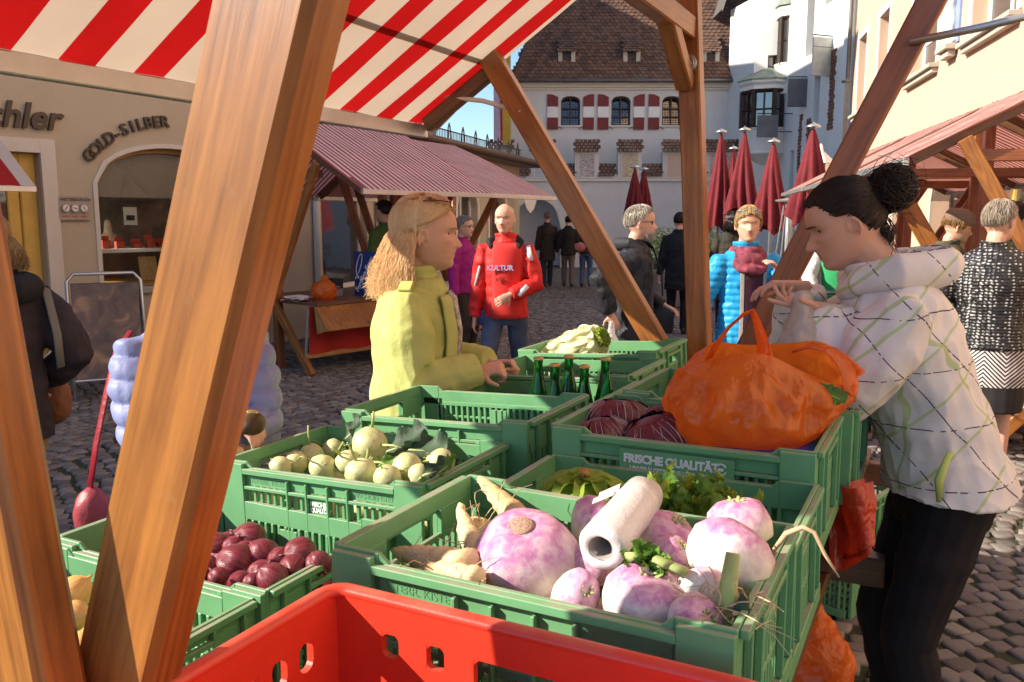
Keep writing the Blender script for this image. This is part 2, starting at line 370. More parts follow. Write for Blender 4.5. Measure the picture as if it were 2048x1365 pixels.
def vis(s):
    px, py = s[6]
    return (1640 < px < 2040 and 850 < py < 1365) or (490 < px < 720 and 740 < py < 860) or (1960 < px < 2048 and 760 < py < 1365)
near = sorted([s for s in stones if vis(s)], key=lambda s: s[0] ** 2 + s[1] ** 2)[:296]
nid = set(id(s) for s in near)
for i, s in enumerate(near):
    o = obj('cobblestone', SME[i % 6], None, ground); o.location = (s[0], s[1], s[5] - .004); o.rotation_euler = (rng.uniform(-.03, .03), rng.uniform(-.03, .03), s[2]); o.scale = (s[3], s[4], .09)
rest = [s for s in stones if id(s) not in nid]
V = []; FF = []; CC = []; nv = len(SM[0][0])
for k_, (v, f) in enumerate(SM):
    rs = rest[k_::6]; a = np.array([s[:6] for s in rs]); P = np.array(v)
    ca, sa = np.cos(a[:, 2])[:, None], np.sin(a[:, 2])[:, None]
    X = P[None, :, 0] * a[:, 3][:, None]; Y = P[None, :, 1] * a[:, 4][:, None]
    out = np.stack([a[:, 0][:, None] + X * ca - Y * sa, a[:, 1][:, None] + X * sa + Y * ca, a[:, 5][:, None] - .004 + P[None, :, 2] * .09 + 0 * X], -1)
    base = len(V) * 0 + sum(len(x) for x in V)
    for i in range(len(rs)): FF += [tuple(j + base + i * len(P) for j in g) for g in f]
    V.append(out.reshape(-1, 3)); CC.append(np.repeat(np.random.RandomState(k_).rand(len(rs)), len(P)))
V = np.concatenate(V); me = bpy.data.meshes.new('cobbles'); me.from_pydata(V.tolist(), [], FF); me.polygons.foreach_set('use_smooth', [True] * len(me.polygons))
cc = np.concatenate(CC); vcol(me, np.stack([cc] * 3, 1)); tag(obj('cobble_field', me, MT['cobble'], ground), kind='stuff')
# ================================================================== walls with openings
def wall_mesh(Lw, H, T, holes, name='wall', z0=0, arch=()):
    xs = sorted(set([0, Lw] + [h[0] for h in holes] + [h[1] for h in holes])); zs = sorted(set([z0, H] + [h[2] for h in holes] + [h[3] for h in holes]))
    mb = MB(); nx, nz = len(xs) - 1, len(zs) - 1
    def solid(i, j):
        if i < 0 or j < 0 or i >= nx or j >= nz: return False
        x, z = (xs[i] + xs[i + 1]) / 2, (zs[j] + zs[j + 1]) / 2
        return not any(h[0] < x < h[1] and h[2] < z < h[3] for h in holes)
    for i in range(nx):
        for j in range(nz):
            if not solid(i, j): continue
            a, b_, c, d = xs[i], xs[i + 1], zs[j], zs[j + 1]
            mb.add([(a, 0, c), (b_, 0, c), (b_, 0, d), (a, 0, d)], [(0, 1, 2, 3)]); mb.add([(a, T, c), (b_, T, c), (b_, T, d), (a, T, d)], [(3, 2, 1, 0)])
            if not solid(i - 1, j): mb.add([(a, 0, c), (a, T, c), (a, T, d), (a, 0, d)], [(3, 2, 1, 0)])
            if not solid(i + 1, j): mb.add([(b_, 0, c), (b_, T, c), (b_, T, d), (b_, 0, d)], [(0, 1, 2, 3)])
            if not solid(i, j - 1): mb.add([(a, 0, c), (b_, 0, c), (b_, T, c), (a, T, c)], [(3, 2, 1, 0)])
            if not solid(i, j + 1): mb.add([(a, 0, d), (b_, 0, d), (b_, T, d), (a, T, d)], [(0, 1, 2, 3)])
    for (x0, x1, zt, rise, pointed) in arch:      # spandrels that turn a square head into an arch
        n = 10; xm = (x0 + x1) / 2; hw = (x1 - x0) / 2; prof = []
        for i in range(n + 1):
            q = -1 + 2 * i / n
            zz = zt - rise + rise * ((1 - abs(q) ** 1.6) if pointed else math.sqrt(max(0, 1 - q * q)))
            prof.append((xm + q * hw, zz))
        for i in range(n):
            (a, za), (b_, zb) = prof[i], prof[i + 1]
            mb.add([(a, .002, za), (b_, .002, zb), (b_, .002, zt + .001), (a, .002, zt + .001), (a, T - .002, za), (b_, T - .002, zb), (b_, T - .002, zt + .001), (a, T - .002, zt + .001)], [(0, 1, 2, 3), (0, 4, 5, 1), (7, 6, 5, 4)])
    return mb.mesh(name)
def arch_pts(x0, x1, z0, zs, rise, n=12, pointed=False):
    xm, hw = (x0 + x1) / 2, (x1 - x0) / 2; pts = [(x0, z0)]
    for i in range(n + 1):
        q = -1 + 2 * i / n; pts.append((xm + q * hw, zs + rise * ((1 - abs(q) ** 1.6) if pointed else math.sqrt(max(0, 1 - q * q)))))
    return pts + [(x1, z0)]
def band(mb, pts, w, y0, y1, close=False):
    """A moulding that follows a path in the wall plane."""
    n = len(pts); vv = []
    for i, (x, z) in enumerate(pts):
        xa, za = pts[max(i - 1, 0)]; xb, zb = pts[min(i + 1, n - 1)]
        if close: xa, za = pts[(i - 1) % n]; xb, zb = pts[(i + 1) % n]
        dx, dz = xb - xa, zb - za; l = math.hypot(dx, dz) or 1; nx, nz = -dz / l, dx / l
        vv += [(x, y0, z), (x + nx * w, y0, z + nz * w), (x + nx * w, y1, z + nz * w), (x, y1, z)]
    ff = []
    for i in range(n if close else n - 1):
        a, b_ = i * 4, ((i + 1) % n) * 4
        for k in range(4): ff.append((a + k, b_ + k, b_ + (k + 1) % 4, a + (k + 1) % 4))
    if not close: ff += [(0, 1, 2, 3), ((n - 1) * 4 + 3, (n - 1) * 4 + 2, (n - 1) * 4 + 1, (n - 1) * 4)]
    return mb.add(vv, ff)
def poly_extrude(mb, pts, y0, y1):
    n = len(pts); vv = [(x, y0, z) for x, z in pts] + [(x, y1, z) for x, z in pts]
    return mb.add(vv, [tuple(range(n)), tuple(range(n, 2 * n))[::-1]] + [(i, i + n, (i + 1) % n + n, (i + 1) % n) for i in range(n)])
def window(parent, x0, x1, z0, z1, depth, fm, gm_, name='window', nx=2, nz=3, fw=.05, rise=0, lead=0, tilt=0):
    fr = MB(); 
    if rise:
        band(fr, arch_pts(x0 + .001, x1 - .001, z0, z1 - rise, rise - .002), -fw, depth, depth + .06); fr.bb(x0, x1, depth, depth + .06, z0, z0 + fw)
    else:
        fr.bb(x0, x0 + fw, depth, depth + .06, z0, z1); fr.bb(x1 - fw, x1, depth, depth + .06, z0, z1); fr.bb(x0 + fw, x1 - fw, depth, depth + .06, z0, z0 + fw); fr.bb(x0 + fw, x1 - fw, depth, depth + .06, z1 - fw, z1)
    w = obj(name, fr.mesh('f', fix=True), fm, parent)
    mu_ = MB()
    for i in range(1, nx): x = x0 + (x1 - x0) * i / nx; mu_.bb(x - fw * .45, x + fw * .45, depth + .005, depth + .05, z0 + fw, z1 - fw * (1 + (rise > 0) * .3))
    for j in range(1, nz): z = z0 + (z1 - rise * .5 - z0) * j / nz; mu_.bb(x0 + fw, x1 - fw, depth + .012, depth + .045, z - fw * .3, z + fw * .3)
    if mu_.v: obj('muntin', mu_.mesh('mu'), fm, w)
    g = MB()
    if rise: poly_extrude(g, arch_pts(x0 + fw * .4, x1 - fw * .4, z0 + fw * .5, z1 - rise, rise - fw * .5), depth + .03, depth + .036)
    else: g.bb(x0 + fw * .5, x1 - fw * .5, depth + .03, depth + .036, z0 + fw * .5, z1 - fw * .5)
    g.v = [(x, y + (z - z0) * tilt, z) for x, y, z in g.v]
    obj('pane', g.mesh('g', fix=True), gm_, w)
    if lead:
        l = MB()
        for i in range(1, lead): x = x0 + fw + (x1 - x0 - 2 * fw) * i / lead; l.bb(x - .005, x + .005, depth + .022, depth + .03, z0 + fw, z1 - rise * .7)
        for j in range(1, lead * 2): z = z0 + fw + (z1 - rise * .5 - z0 - 2 * fw) * j / lead / 2; l.bb(x0 + fw, x1 - fw, depth + .022, depth + .03, z - .005, z + .005)
        obj('leading', l.mesh('l'), MT['iron'], w)
    return w
def tile_sheet(o_, x, up, Lx, Ly, tw, th, seed=1, mask=None):
    """Courses of plain roof tiles: each one a small tilted slab."""
    r_ = random.Random(seed); o_, x, up = Vector(o_), Vector(x).normalized(), Vector(up).normalized(); n = x.cross(up); mb = MB(); cols = []
    for j in range(int(Ly / th)):
        for i in range(int(Lx / tw) + 1):
            u = (i + .5 * (j % 2)) * tw; v = j * th
            if mask and not mask(u + tw / 2, v): continue
            a = o_ + x * (u + .006) + up * v + n * (.035 + r_.uniform(0, .012)); b_ = a + x * (tw - .014); q = up * (th * 1.25) - n * .03
            m_ = (a + b_) / 2 - up * tw * .22
            mb.add([a, m_, b_, b_ + q, a + q, a - n * .022, m_ - n * .022, b_ - n * .022], [(0, 1, 2, 3, 4), (5, 6, 1, 0), (6, 7, 2, 1), (7, 3, 2), (0, 4, 5)])
            cols += [r_.random()] * 8
    me = mb.mesh('tiles'); vcol(me, np.stack([cols] * 3, 1)); return me
m, t, b, o, N, L = nodes('clay roof tile')
at = N('VertexColor', layer_name='Col'); r1 = ramp(N, [(0, (.085, .045, .032)), (.4, (.13, .065, .042)), (.75, (.17, .085, .052)), (1, (.12, .08, .06))]); L(at.outputs['Color'], r1.inputs[0])
tc = N('TexCoord'); n1 = N('TexNoise', Scale=1.2, Detail=7); L(tc.outputs['Object'], n1.inputs['Vector']); r2 = ramp(N, [(.3, (.85, .85, .85)), (.7, (1.1, 1.08, 1.05))]); L(n1.outputs['Fac'], r2.inputs[0])
mu = N('MixRGB', blend_type='MULTIPLY'); mu.inputs[0].default_value = 1; L(r1.outputs[0], mu.inputs[1]); L(r2.outputs[0], mu.inputs[2]); L(mu.outputs[0], b.inputs['Base Color']); b.inputs['Roughness'].default_value = .85
MT['tile'] = m
MT['white_wall'] = plaster('lime washed wall', (.62, .615, .61), .18); MT['cream_wall'] = plaster('cream render', (.50, .43, .325), .16)
MT['pink_wall'] = plaster('apricot render', (.60, .405, .285), .1); MT['tower_wall'] = plaster('bright lime wash', (.70, .69, .66), .14)
MT['trim'] = plaster('pale trim', (.66, .62, .55), .15); MT['stone_trim'] = plaster('sandstone trim', (.46, .41, .34), .3)
MT['oxblood'] = mat('oxblood shutter paint', (.17, .022, .025), .6, .15, 3); MT['shutter_white'] = mat('shutter white paint', (.72, .71, .7), .6, .08, 3)
MT['darkwood'] = mat('dark stained joinery', (.035, .02, .014), .5, .3, 5); MT['copper'] = mat('weathered copper sheet', (.17, .20, .16), .55, .2, 4, col2=(.25, .29, .22))
MT['gutter'] = mat('weathered zinc', (.16, .15, .14), .5, .2, metal=.5); MT['yellow'] = mat('ochre painted joinery', (.62, .42, .10), .5, .12)
# ================================================================== town hall at the end of the square
TX, TY = -3.0, 30.0
TH_ = thing('town_hall', 'white town hall with steep brown tiled roof and striped shutters', 'building', (TX, TY, 0))
wins = [(4.68, 5.34), (6.41, 7.07), (8.15, 8.81)]
obj('wall', wall_mesh(11.2, 6.1, .5, [(a - 2.8, b_ - 2.8, 4.80, 5.78) for a, b_ in wins], arch=[(a - 2.8, b_ - 2.8, 5.78, .16, False) for a, b_ in wins]), MT['white_wall'], TH_).location = (2.8, 0, 0)
obj('side_wall', MB().bb(2.8, 3.2, .5, 9.4, 0, 6.1).mesh('sw'), MT['white_wall'], TH_)
for a, b_ in wins:
    window(TH_, a, b_, 4.80, 5.78, .14, MT['darkwood'], MT['glass'], nz=3, fw=.055, rise=.16, lead=6, tilt=.16)
    s_ = MB().bb(a - .1, b_ + .1, -.05, .14, 4.75, 4.80); obj('sill', s_.mesh('s'), MT['trim'], TH_)
    for side in (-1, 1):
        x0 = a - .47 if side < 0 else b_ + .10; x1 = x0 + .37
        p = MB(); zl, zr = (5.74, 5.84) if side > 0 else (5.84, 5.74)
        poly_extrude(p, [(x0, 5.42), (x1, 5.42), (x1, zr), ((x0 + x1) / 2, (zl + zr) / 2 + .035), (x0, zl)], -.06, -.015)
        so_ = obj('shutter', p.mesh('sh', fix=True), MT['oxblood'], TH_)
        p = MB().bb(x0, x1, -.058, -.015, 5.06, 5.42); obj('white_band', p.mesh('sh'), MT['shutter_white'], so_)
        p = MB().bb(x0, x1, -.06, -.015, 4.66, 5.06); obj('lower_panel', p.mesh('sh'), MT['oxblood'], so_)
        hk = MB().tube([((x1 if side < 0 else x0), -.05, 4.76), ((x1 + .14 if side < 0 else x0 - .14), -.08, 4.68), ((x1 + .17 if side < 0 else x0 - .17), -.05, 4.70)], .012, 5); obj('shutter_stay', hk.mesh('h'), MT['iron'], so_)
cr = MB()
for k_, (z, d) in enumerate(((5.98, .06), (6.06, .13), (6.13, .2))): cr.bb(2.78 - k_ * .01, 14.02 + k_ * .01, -d, .0 + .001 * k_, z, z + .078)
obj('cornice', cr.mesh('c'), MT['trim'], TH_)
gt = MB().tube([(2.8, -.32, 6.24), (14.1, -.32, 6.24)], .06, 8); obj('gutter', gt.mesh('g', True), MT['gutter'], TH_)
# roof: front slope, hipped on the left
SL = R(57); upv = Vector((0, math.cos(SL), math.sin(SL)))
hipf = lambda v: 1.9 + v * .32
rb = MB().add([Vector((3.0, -.3, 6.22)) - Vector((TX * 0, 0, 0)), (14.2, -.3, 6.22), Vector((14.2, -.3, 6.22)) + upv * 9, Vector((3.0 + 9 * .32, -.3, 6.22)) + upv * 9], [(0, 1, 2, 3)])
rb.add([(3.0, -.3, 6.22), Vector((3.0 + 2.88, -.3, 6.22)) + upv * 9, (5.9, 9, 6.22 + 9 * math.sin(SL)), (3.0, 9.5, 6.22)], [(0, 1, 2, 3)])
rb.add([(14.2, -.3, 6.22), (14.2, 9.5, 6.22), Vector((14.2, 4.6, 6.22 + 9 * math.sin(SL)))], [(0, 1, 2)])
rf = obj('roof', rb.mesh('roof'), MT['tile'], TH_)
tl = obj('roof_tiles', tile_sheet((2.95, -.34, 6.22), (1, 0, 0), upv, 11.4, 8.2, .17, .155, 3, lambda u, v: u > .3 * v - .02), MT['tile'], rf); tag(tl, kind='stuff')
hp = MB().tube([(3.0, -.32, 6.25), Vector((3.0 + 2.6, -.32, 6.25)) + upv * 8.2], .075, 6); obj('hip_ridge', hp.mesh('h'), MT['tile'], rf)
for dx in (4.58, 6.80, 9.50):
    z0 = 6.82; y0 = -.3 + (z0 - 6.22) / math.tan(SL)
    d_ = MB(); d_.bb(dx, dx + .14, y0, y0 + .5, z0, z0 + .44); d_.bb(dx + .44, dx + .58, y0, y0 + .5, z0, z0 + .44); d_.bb(dx + .14, dx + .44, y0, y0 + .5, z0, z0 + .08)
    do = obj('dormer', d_.mesh('d'), MT['stone_trim'], TH_)
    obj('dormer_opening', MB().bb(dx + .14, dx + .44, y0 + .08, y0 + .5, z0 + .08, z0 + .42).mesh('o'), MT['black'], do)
    tm = tile_sheet((dx - .05, y0 - .12, z0 + .42), (1, 0, 0), (0, math.cos(R(42)), math.sin(R(42))), .6, .9, .16, .15, 5); obj('dormer_roof', tm, MT['tile'], do)
# forecourt wall with tiled merlons and painted shields
CWt = thing('courtyard_wall', 'white forecourt wall with tiled merlons, painted shields and arched gate', 'wall', (TX, 28.6, 0))
K_ = 28.6 / 30.0
gx0, gx1 = 3.02, 4.62
obj('wall', wall_mesh(13.5, 2.85, .45, [(gx0, gx1, 0, 2.28)], arch=[(gx0, gx1, 2.28, .95, False)]), MT['white_wall'], CWt)
bd = MB(); band(bd, arch_pts(gx0, gx1, 0, 1.33, .95, 16), .14, -.03, .1); obj('gate_surround', bd.mesh('b', fix=True), MT['trim'], CWt)
nb = MB().bb(gx0 - .3, gx1 + .3, 2.3, 2.34, 0, 2.7); obj('gate_backdrop', nb.mesh('n'), MT['white_wall'], CWt)
ga = MB(); poly_extrude(ga, arch_pts(3.75, 4.45, 0, 1.5, .55, 10, True), 2.2, 2.28); obj('gate_door', ga.mesh('g', fix=True), MT['darkwood'], CWt)
obj('ledge', MB().bb(0, 13.5, -.07, .52, 2.85, 2.93).mesh('l'), MT['trim'], CWt)
SHIELDS = [((.55, .25, .18), (.62, .45, .16), (.3, .35, .45)), ((.2, .35, .6), (.6, .5, .25), (.62, .6, .55)), ((.35, .33, .36), (.6, .58, .55), (.3, .1, .12)), ((.65, .5, .12), (.45, .12, .08), (.2, .2, .25)), ((.6, .3, .12), (.55, .2, .15), (.5, .48, .4)), ((.5, .2, .15), (.5, .5, .45), (.25, .3, .4)), ((.45, .3, .2), (.6, .5, .3), (.3, .3, .3))]
def shield_mat(i, cs):
    m, t, b, o, N, L = nodes('faded shield painting %d' % i)
    tc = N('TexCoord'); n1 = N('TexNoise', Scale=11, Detail=5, Distortion=2.5); mp = N('Mapping'); mp.inputs['Location'].default_value = (i * 3.1, 0, i * 1.7); L(tc.outputs['Object'], mp.inputs[0]); L(mp.outputs[0], n1.inputs['Vector'])
    r1 = ramp(N, [(.3, cs[2]), (.42, cs[0]), (.5, (.55, .52, .5)), (.6, cs[1]), (.75, sc3(cs[0], .4))]); r1.color_ramp.interpolation = 'CONSTANT'; L(n1.outputs['Fac'], r1.inputs[0]); L(r1.outputs[0], b.inputs['Base Color']); b.inputs['Roughness'].default_value = .9
    return m
mpos = [2.25, 3.62, 5.08, 6.50, 7.98, 9.40, 10.9]
for i, x0 in enumerate(mpos):
    x1 = x0 + .78 if i < 5 else x0 + 1.0
    mr = obj('merlon', MB().bb(x0, x1, 0, .45, 2.93, 3.82).mesh('m'), MT['white_wall'], CWt)
    band_ = MB(); band(band_, [(x0 + .1, 2.95), (x1 - .1, 2.95), (x1 - .1, 3.74), (x0 + .1, 3.74)], .05, -.03, .0, True); obj('panel_frame', band_.mesh('pf', fix=True), MT['trim'], mr)
    obj('painted_shield', MB().bb(x0 + .1, x1 - .1, -.012, .0, 2.95, 3.74).mesh('ps'), shield_mat(i, SHIELDS[i % 7]), mr)
    cp = obj('tile_cap', tile_sheet((x0 - .07, -.14, 3.80), (1, 0, 0), (0, .62, .78), x1 - x0 + .02, .62, .14, .125, 9 + i), MT['tile'], mr)
    if i < len(mpos) - 1:
        xa, xb = x1, mpos[i + 1]
        lw_ = obj('low_merlon', MB().bb(xa, xb, .03, .42, 2.93, 3.05).mesh('m'), MT['white_wall'], CWt)
        obj('tile_cap', tile_sheet((xa - .02, -.06, 3.02), (1, 0, 0), (0, .62, .78), xb - xa - .08, .56, .14, .125, 19 + i), MT['tile'], lw_)
pq = thing('wall_plaque', 'dark rectangular plaque on the white wall right of the arch', 'plaque', (TX + 4.92, 28.57, 1.6)); obj('plate', MB().bb(0, .5, -.03, .03, 0, .4).mesh('p', bevel=.008), MT['black'], pq)
obj('rim', MB().bb(-.02, .52, .0, .03, -.02, .42).mesh('p'), MT['iron'], pq)
# ================================================================== long banner on the town hall corner
bn = thing('banner', 'long hanging banner in lilac, red and yellow on the town hall corner', 'flag', (TX + 2.4, 28.5, 4.0))
for i, (a, b_, nm, cl) in enumerate(((0, .22, 'lilac_stripe', (.50, .42, .58)), (.22, .29, 'red_stripe', (.5, .03, .05)), (.29, .56, 'yellow_stripe', (.55, .36, .06)))):
    z1 = 3.45; mb = MB(); mb.grid(lambda u, v, a=a, b_=b_: (a + (b_ - a) * u, .05 * math.sin(v * 9 + a * 6), .15 + (0 if a < .25 else -.12) + z1 * v), 2, 20)
    obj(nm, mb.mesh('b', True), mat('banner ' + nm, cl, .85, .1, 3, trans=.3), bn)
obj('banner_rod', MB().tube([(-.05, .02, 3.62), (.62, .02, 3.62)], .02, 6).mesh('r'), MT['iron'], bn)
obj('banner_top', MB().grid(lambda u, v: (.03 + .5 * u, .03, 3.45 + .17 * v), 2, 2).mesh('t'), MT['shutter_white'], bn)
obj('bracket', MB().tube([(.3, .0, 3.62), (.3, 1.3, 3.62), (.3, 1.45, 3.2)], .025, 6).mesh('br'), MT['iron'], bn)
# ================================================================== white tower house with two oriels
A1, A2, A3, A4 = PD(1447, 438, 30), PD(1496, 438, 28.2), PD(1553, 438, 28.0), PD(1688, 438, 22.2)
tw = thing('tower_house', 'tall white medieval house with dark oriel windows and copper roofs', 'building', (A1.x, A1.y, 0))
def facade(root, nm, p, q, H, holes=(), arch=(), T=.4, m_='tower_wall', z0=0):
    d = (q - p); Lw = math.hypot(d.x, d.y); ang = math.atan2(d.y, d.x)
    f = obj(nm, wall_mesh(Lw, H, T, list(holes), arch=list(arch), z0=z0), MT[m_], root, True, Matrix.Translation((p.x, p.y, 0)) @ Matrix.Rotation(ang, 4, 'Z'))
    return f, Lw
f1, L1 = facade(tw, 'wall', A1, A2, 8.6, [(.5, .72, 3.0, 3.75)])
f2, L2 = facade(tw, 'wall', A2, A3, 14, [(.42, .78, 6.1, 6.78)])
window(f2, .42, .78, 6.1, 6.78, .2, MT['stone_trim'], MT['glass'], nz=2, fw=.04)
f3, L3 = facade(tw, 'wall', A3, A4, 14, [(2.1, 2.75, 6.3, 8.2), (3.6, 4.3, 7.4, 9.4), (1.1, 1.5, 2.4, 3.7), (3.0, 3.5, 4.3, 5.6), (.4, 1.0, 0, 2.3)], [(.4, 1.0, 2.3, .5, True)])
for (a, b_, z0, z1) in ((2.1, 2.75, 6.3, 8.2), (3.6, 4.3, 7.4, 9.4), (1.1, 1.5, 2.4, 3.7), (3.0, 3.5, 4.3, 5.6)): window(f3, a, b_, z0, z1, .22, MT['darkwood'], MT['glass'], nz=3, fw=.05)
obj('door', MB().bb(.4, 1.0, .3, .36, 0, 2.3).mesh('d'), MT['darkwood'], f3)
brick = mat('bare brick patch', (.17, .075, .05), .9, .4, 12, .6, 30)
for (a, z0, z1, w_) in ((1.9, 3.0, 4.6, .22), (2.6, 3.0, 4.4, .3), (4.3, 4.0, 6.0, .34)):
    mb = MB(); zc = z0; r_ = random.Random(int(a * 10))
    while zc < z1: mb.bb(a + r_.uniform(-.05, .05), a + w_ + r_.uniform(-.06, .06), -.03, .1, zc + .006, zc + .09); zc += .1
    obj('exposed_brick', mb.mesh('b', bevel=.006), brick, f3)
obj('corner_strip', MB().bb(L3 - .35, L3 + .02, -.12, .0, 0, 14).mesh('c'), MT['tower_wall'], f3)
sl_ = MB().add([A1 + Vector((-.35, -.25, 6.95)), A2 + Vector((0, -.3, 6.95 + 3.2)), A2 + Vector((.6, 3, 10.2)), A1 + Vector((-.35, 4, 6.95))], [(0, 1, 2, 3)]); sl_.add([A1 + Vector((-.35, -.25, 6.85)), A2 + Vector((0, -.3, 10.05)), A2 + Vector((0, -.3, 10.15)), A1 + Vector((-.35, -.25, 6.95))], [(0, 1, 2, 3)])
obj('roof_edge', sl_.mesh('r'), MT['gutter'], tw, True)
def oriel(root, c, rad, z0, z1, roof, nm='oriel', ang0=0, light=2):
    """Polygonal bay on a moulded corbel with a copper cap."""
    n = 5; c = Vector((c.x, c.y, 0)); angs = [math.pi + ang0 + math.pi * i / (n - 1) for i in range(n)]
    def ring(r_, z): return [c + Vector((r_ * math.cos(a), r_ * math.sin(a), z)) for a in angs]
    body = MB(); h = z1 - z0; sk = z0 + h * .33; tp = z1 - h * .12
    body.loft([ring(rad * .35, z0 - .35), ring(rad * .92, z0 - .05), ring(rad * 1.03, z0 - .02), ring(rad * 1.03, z0 + .04), ring(rad, z0 + .05), ring(rad, sk), ring(rad * 1.05, sk + .01), ring(rad * 1.05, sk + .05), ring(rad * .9, sk + .051)], False, False)
    head = MB().loft([ring(rad * .9, tp), ring(rad * 1.02, tp + .001), ring(rad * 1.02, tp + .12), ring(rad * 1.12, tp + .2), ring(rad * 1.12, tp + .27)], False, False)
    orl = obj(nm, body.mesh('o', fix=True), MT['tower_wall'], root, True)
    obj('cornice', head.mesh('o', fix=True), MT['tower_wall'], orl, True)
    rfm = MB().loft([ring(rad * 1.15, z1), ring(rad * 1.15, z1 + .05), ring(rad * .55, z1 + roof * .6), ring(.02, z1 + roof)], False, False); obj('copper_roof', rfm.mesh('r', fix=True), MT['copper'], orl, True)
    gl = MB().loft([ring(rad * .9, sk + .04), ring(rad * .9, tp + .01)], False, False); obj('pane', gl.mesh('g', fix=True), MT['glass'], orl, True)
    fr = MB()
    for i in range(n):
        q = ring(rad * .94, 0)[i]; fr.box((q.x, q.y, (sk + tp) / 2), (.12, .12, tp - sk - .04), Matrix.Rotation(angs[i], 3, 'Z'))
    for i in range(n - 1):
        p, q = ring(rad * .94, 0)[i], ring(rad * .94, 0)[i + 1]
        for zz, hh in ((sk + .06, .1), (tp - .05, .12), ((sk + tp) / 2, .05)): fr.tube([p + Vector((0, 0, zz)), q + Vector((0, 0, zz))], (hh * .5), 4)
        for k in range(1, light): w_ = p.lerp(q, k / light); fr.box((w_.x, w_.y, (sk + tp) / 2), (.05, .05, tp - sk - .06), Matrix.Rotation((angs[i] + angs[i + 1]) / 2, 3, 'Z'))
    obj('window_frame', fr.mesh('f', fix=True), MT['darkwood'], orl, True)
    return orl
oriel(tw, PD(1524, 438, 28.35), .86, 3.7, 6.05 - .1, .55)
oriel(tw, A3 + Vector((.35, .0, 0)), .62, 5.55, 8.2, .95, ang0=-.35)
drn = thing('drainpipe', 'thin grey downpipe where white and apricot houses meet', 'drainpipe', (A4.x - .22, A4.y - .3, 0))
obj('pipe', MB().tube([(0, 0, 0), (0, 0, 14)], .05, 8).mesh('p', True), MT['gutter'], drn)
for z in (2, 5, 8, 11): obj('bracket', MB().bb(-.07, .07, -.07, .2, z, z + .05).mesh('b'), MT['gutter'], drn)
# hanging boards
for i, (px, py, d, w_, h_, cl, lab, rz) in enumerate(((1644, 114, 23.6, .62, 1.0, (.50, .49, .44), 'pale grey hanging board projecting high on the white house', .35), (1598, 186, 25.6, .64, .8, (.10, .10, .12), 'dark square hanging board with diagonal seam on white house', 0), (1535, 253, 26.8, .64, .66, (.14, .15, .17), 'slate grey hanging board beside the lower oriel', 0))):
    p = PD(px, py, d); hb = thing('hanging_sign', lab, 'sign', p, rz, 'boards hanging on the white house')
    obj('board', MB().bb(-w_ / 2, w_ / 2, -.03, .03, -h_ / 2, h_ / 2).mesh('b', bevel=.01), mat('board %d' % i, cl, .6, .2, 3), hb)
    obj('arm', MB().tube([(-w_ / 2, 0, h_ / 2 + .05), (w_ / 2 + .5, .0, h_ / 2 + .05)], .018, 6).mesh('a'), MT['iron'], hb)
    obj('arm', MB().tube([(w_ / 2, 0, -h_ / 4), (w_ / 2 + .5, .0, -h_ / 4)], .018, 6).mesh('a'), MT['iron'], hb)
    obj('seam', MB().tube([(-w_ / 2 + .02, -.031, -h_ / 2 + .02), (w_ / 2 - .02, -.031, h_ / 2 - .02)] if i == 1 else [(-w_ / 2, -.031, h_ / 4), (w_ / 2, -.031, h_ / 4)], .008, 4).mesh('s'), MT['gutter'], hb)
# ================================================================== apricot house on the right
PA = PD(1690, 438, 22.0); PANG = -102
pk = thing('apricot_house', 'sunlit apricot rendered house with white window surrounds', 'building', (PA.x, PA.y, 0), R(PANG))
pn = Vector((math.sin(R(PANG)), -math.cos(R(PANG)), 0)); pxd = Vector((math.cos(R(PANG)), math.sin(R(PANG)), 0))
def pk_at(px, py):
    r = ray(px, py); c = Vector((0, 0, CZ)); t_ = (Vector((PA.x, PA.y, 0)) - c).dot(pn) / r.dot(pn); q = c + r * t_
    return (q - Vector((PA.x, PA.y, 0))).dot(pxd), q.z
rows = []
for a, b_, zb in ((1707, 1731, 5.9), (1752, 1796, 5.5), (1816, 1877, None), (1937, 2044, None)):
    pass
s2a, s2z = pk_at(1816, 168); s2b, _ = pk_at(1877, 126); s1a, s1z = pk_at(1937, 77); s1b, _ = pk_at(2044, 13)
wx = []
sillz = s2z + .05
x = 0.9
hol = []
for (x0, x1) in ((.75, 1.75), (3.1, 4.1), (s2a + .12, s2b - .12), (s1a + .12, s1b - .12), (s1b + 1.3, s1b + 2.6), (s1b + 4.6, s1b + 5.9)):
    hol.append((x0, x1, sillz, sillz + 1.75)); hol.append((x0, x1, sillz + 3.4, sillz + 5.1))
doors = [(5.5, 6.6, 0, 2.35), (8.2, 9.5, .5, 2.4), (11, 12.2, 0, 2.35), (13.6, 15.2, .5, 2.4)]
obj('wall', wall_mesh(26, 13.5, .5, hol + doors, arch=[(d[0], d[1], d[3], .5, False) for d in doors]), MT['pink_wall'], pk)
for (x0, x1, z0, z1) in hol:
    window(pk, x0, x1, z0, z1, .2, MT['whitepaint'], MT['glass'], nz=3, fw=.07)
    sb = MB(); sb.bb(x0 - .16, x1 + .16, -.16, .0, z0 - .09, z0 - .02); sb.bb(x0 - .12, x1 + .12, -.1, -.0, z0 - .17, z0 - .092); obj('sill', sb.mesh('s', bevel=.008), MT['stone_trim'], pk)
    sb = MB(); sb.bb(x0 - .14, x0 - .001, -.025, .0, z0, z1 + .14); sb.bb(x1 + .001, x1 + .14, -.025, .0, z0, z1 + .14); sb.bb(x0, x1, -.025, .0, z1 + .001, z1 + .14); obj('surround', sb.mesh('s'), MT['trim'], pk)
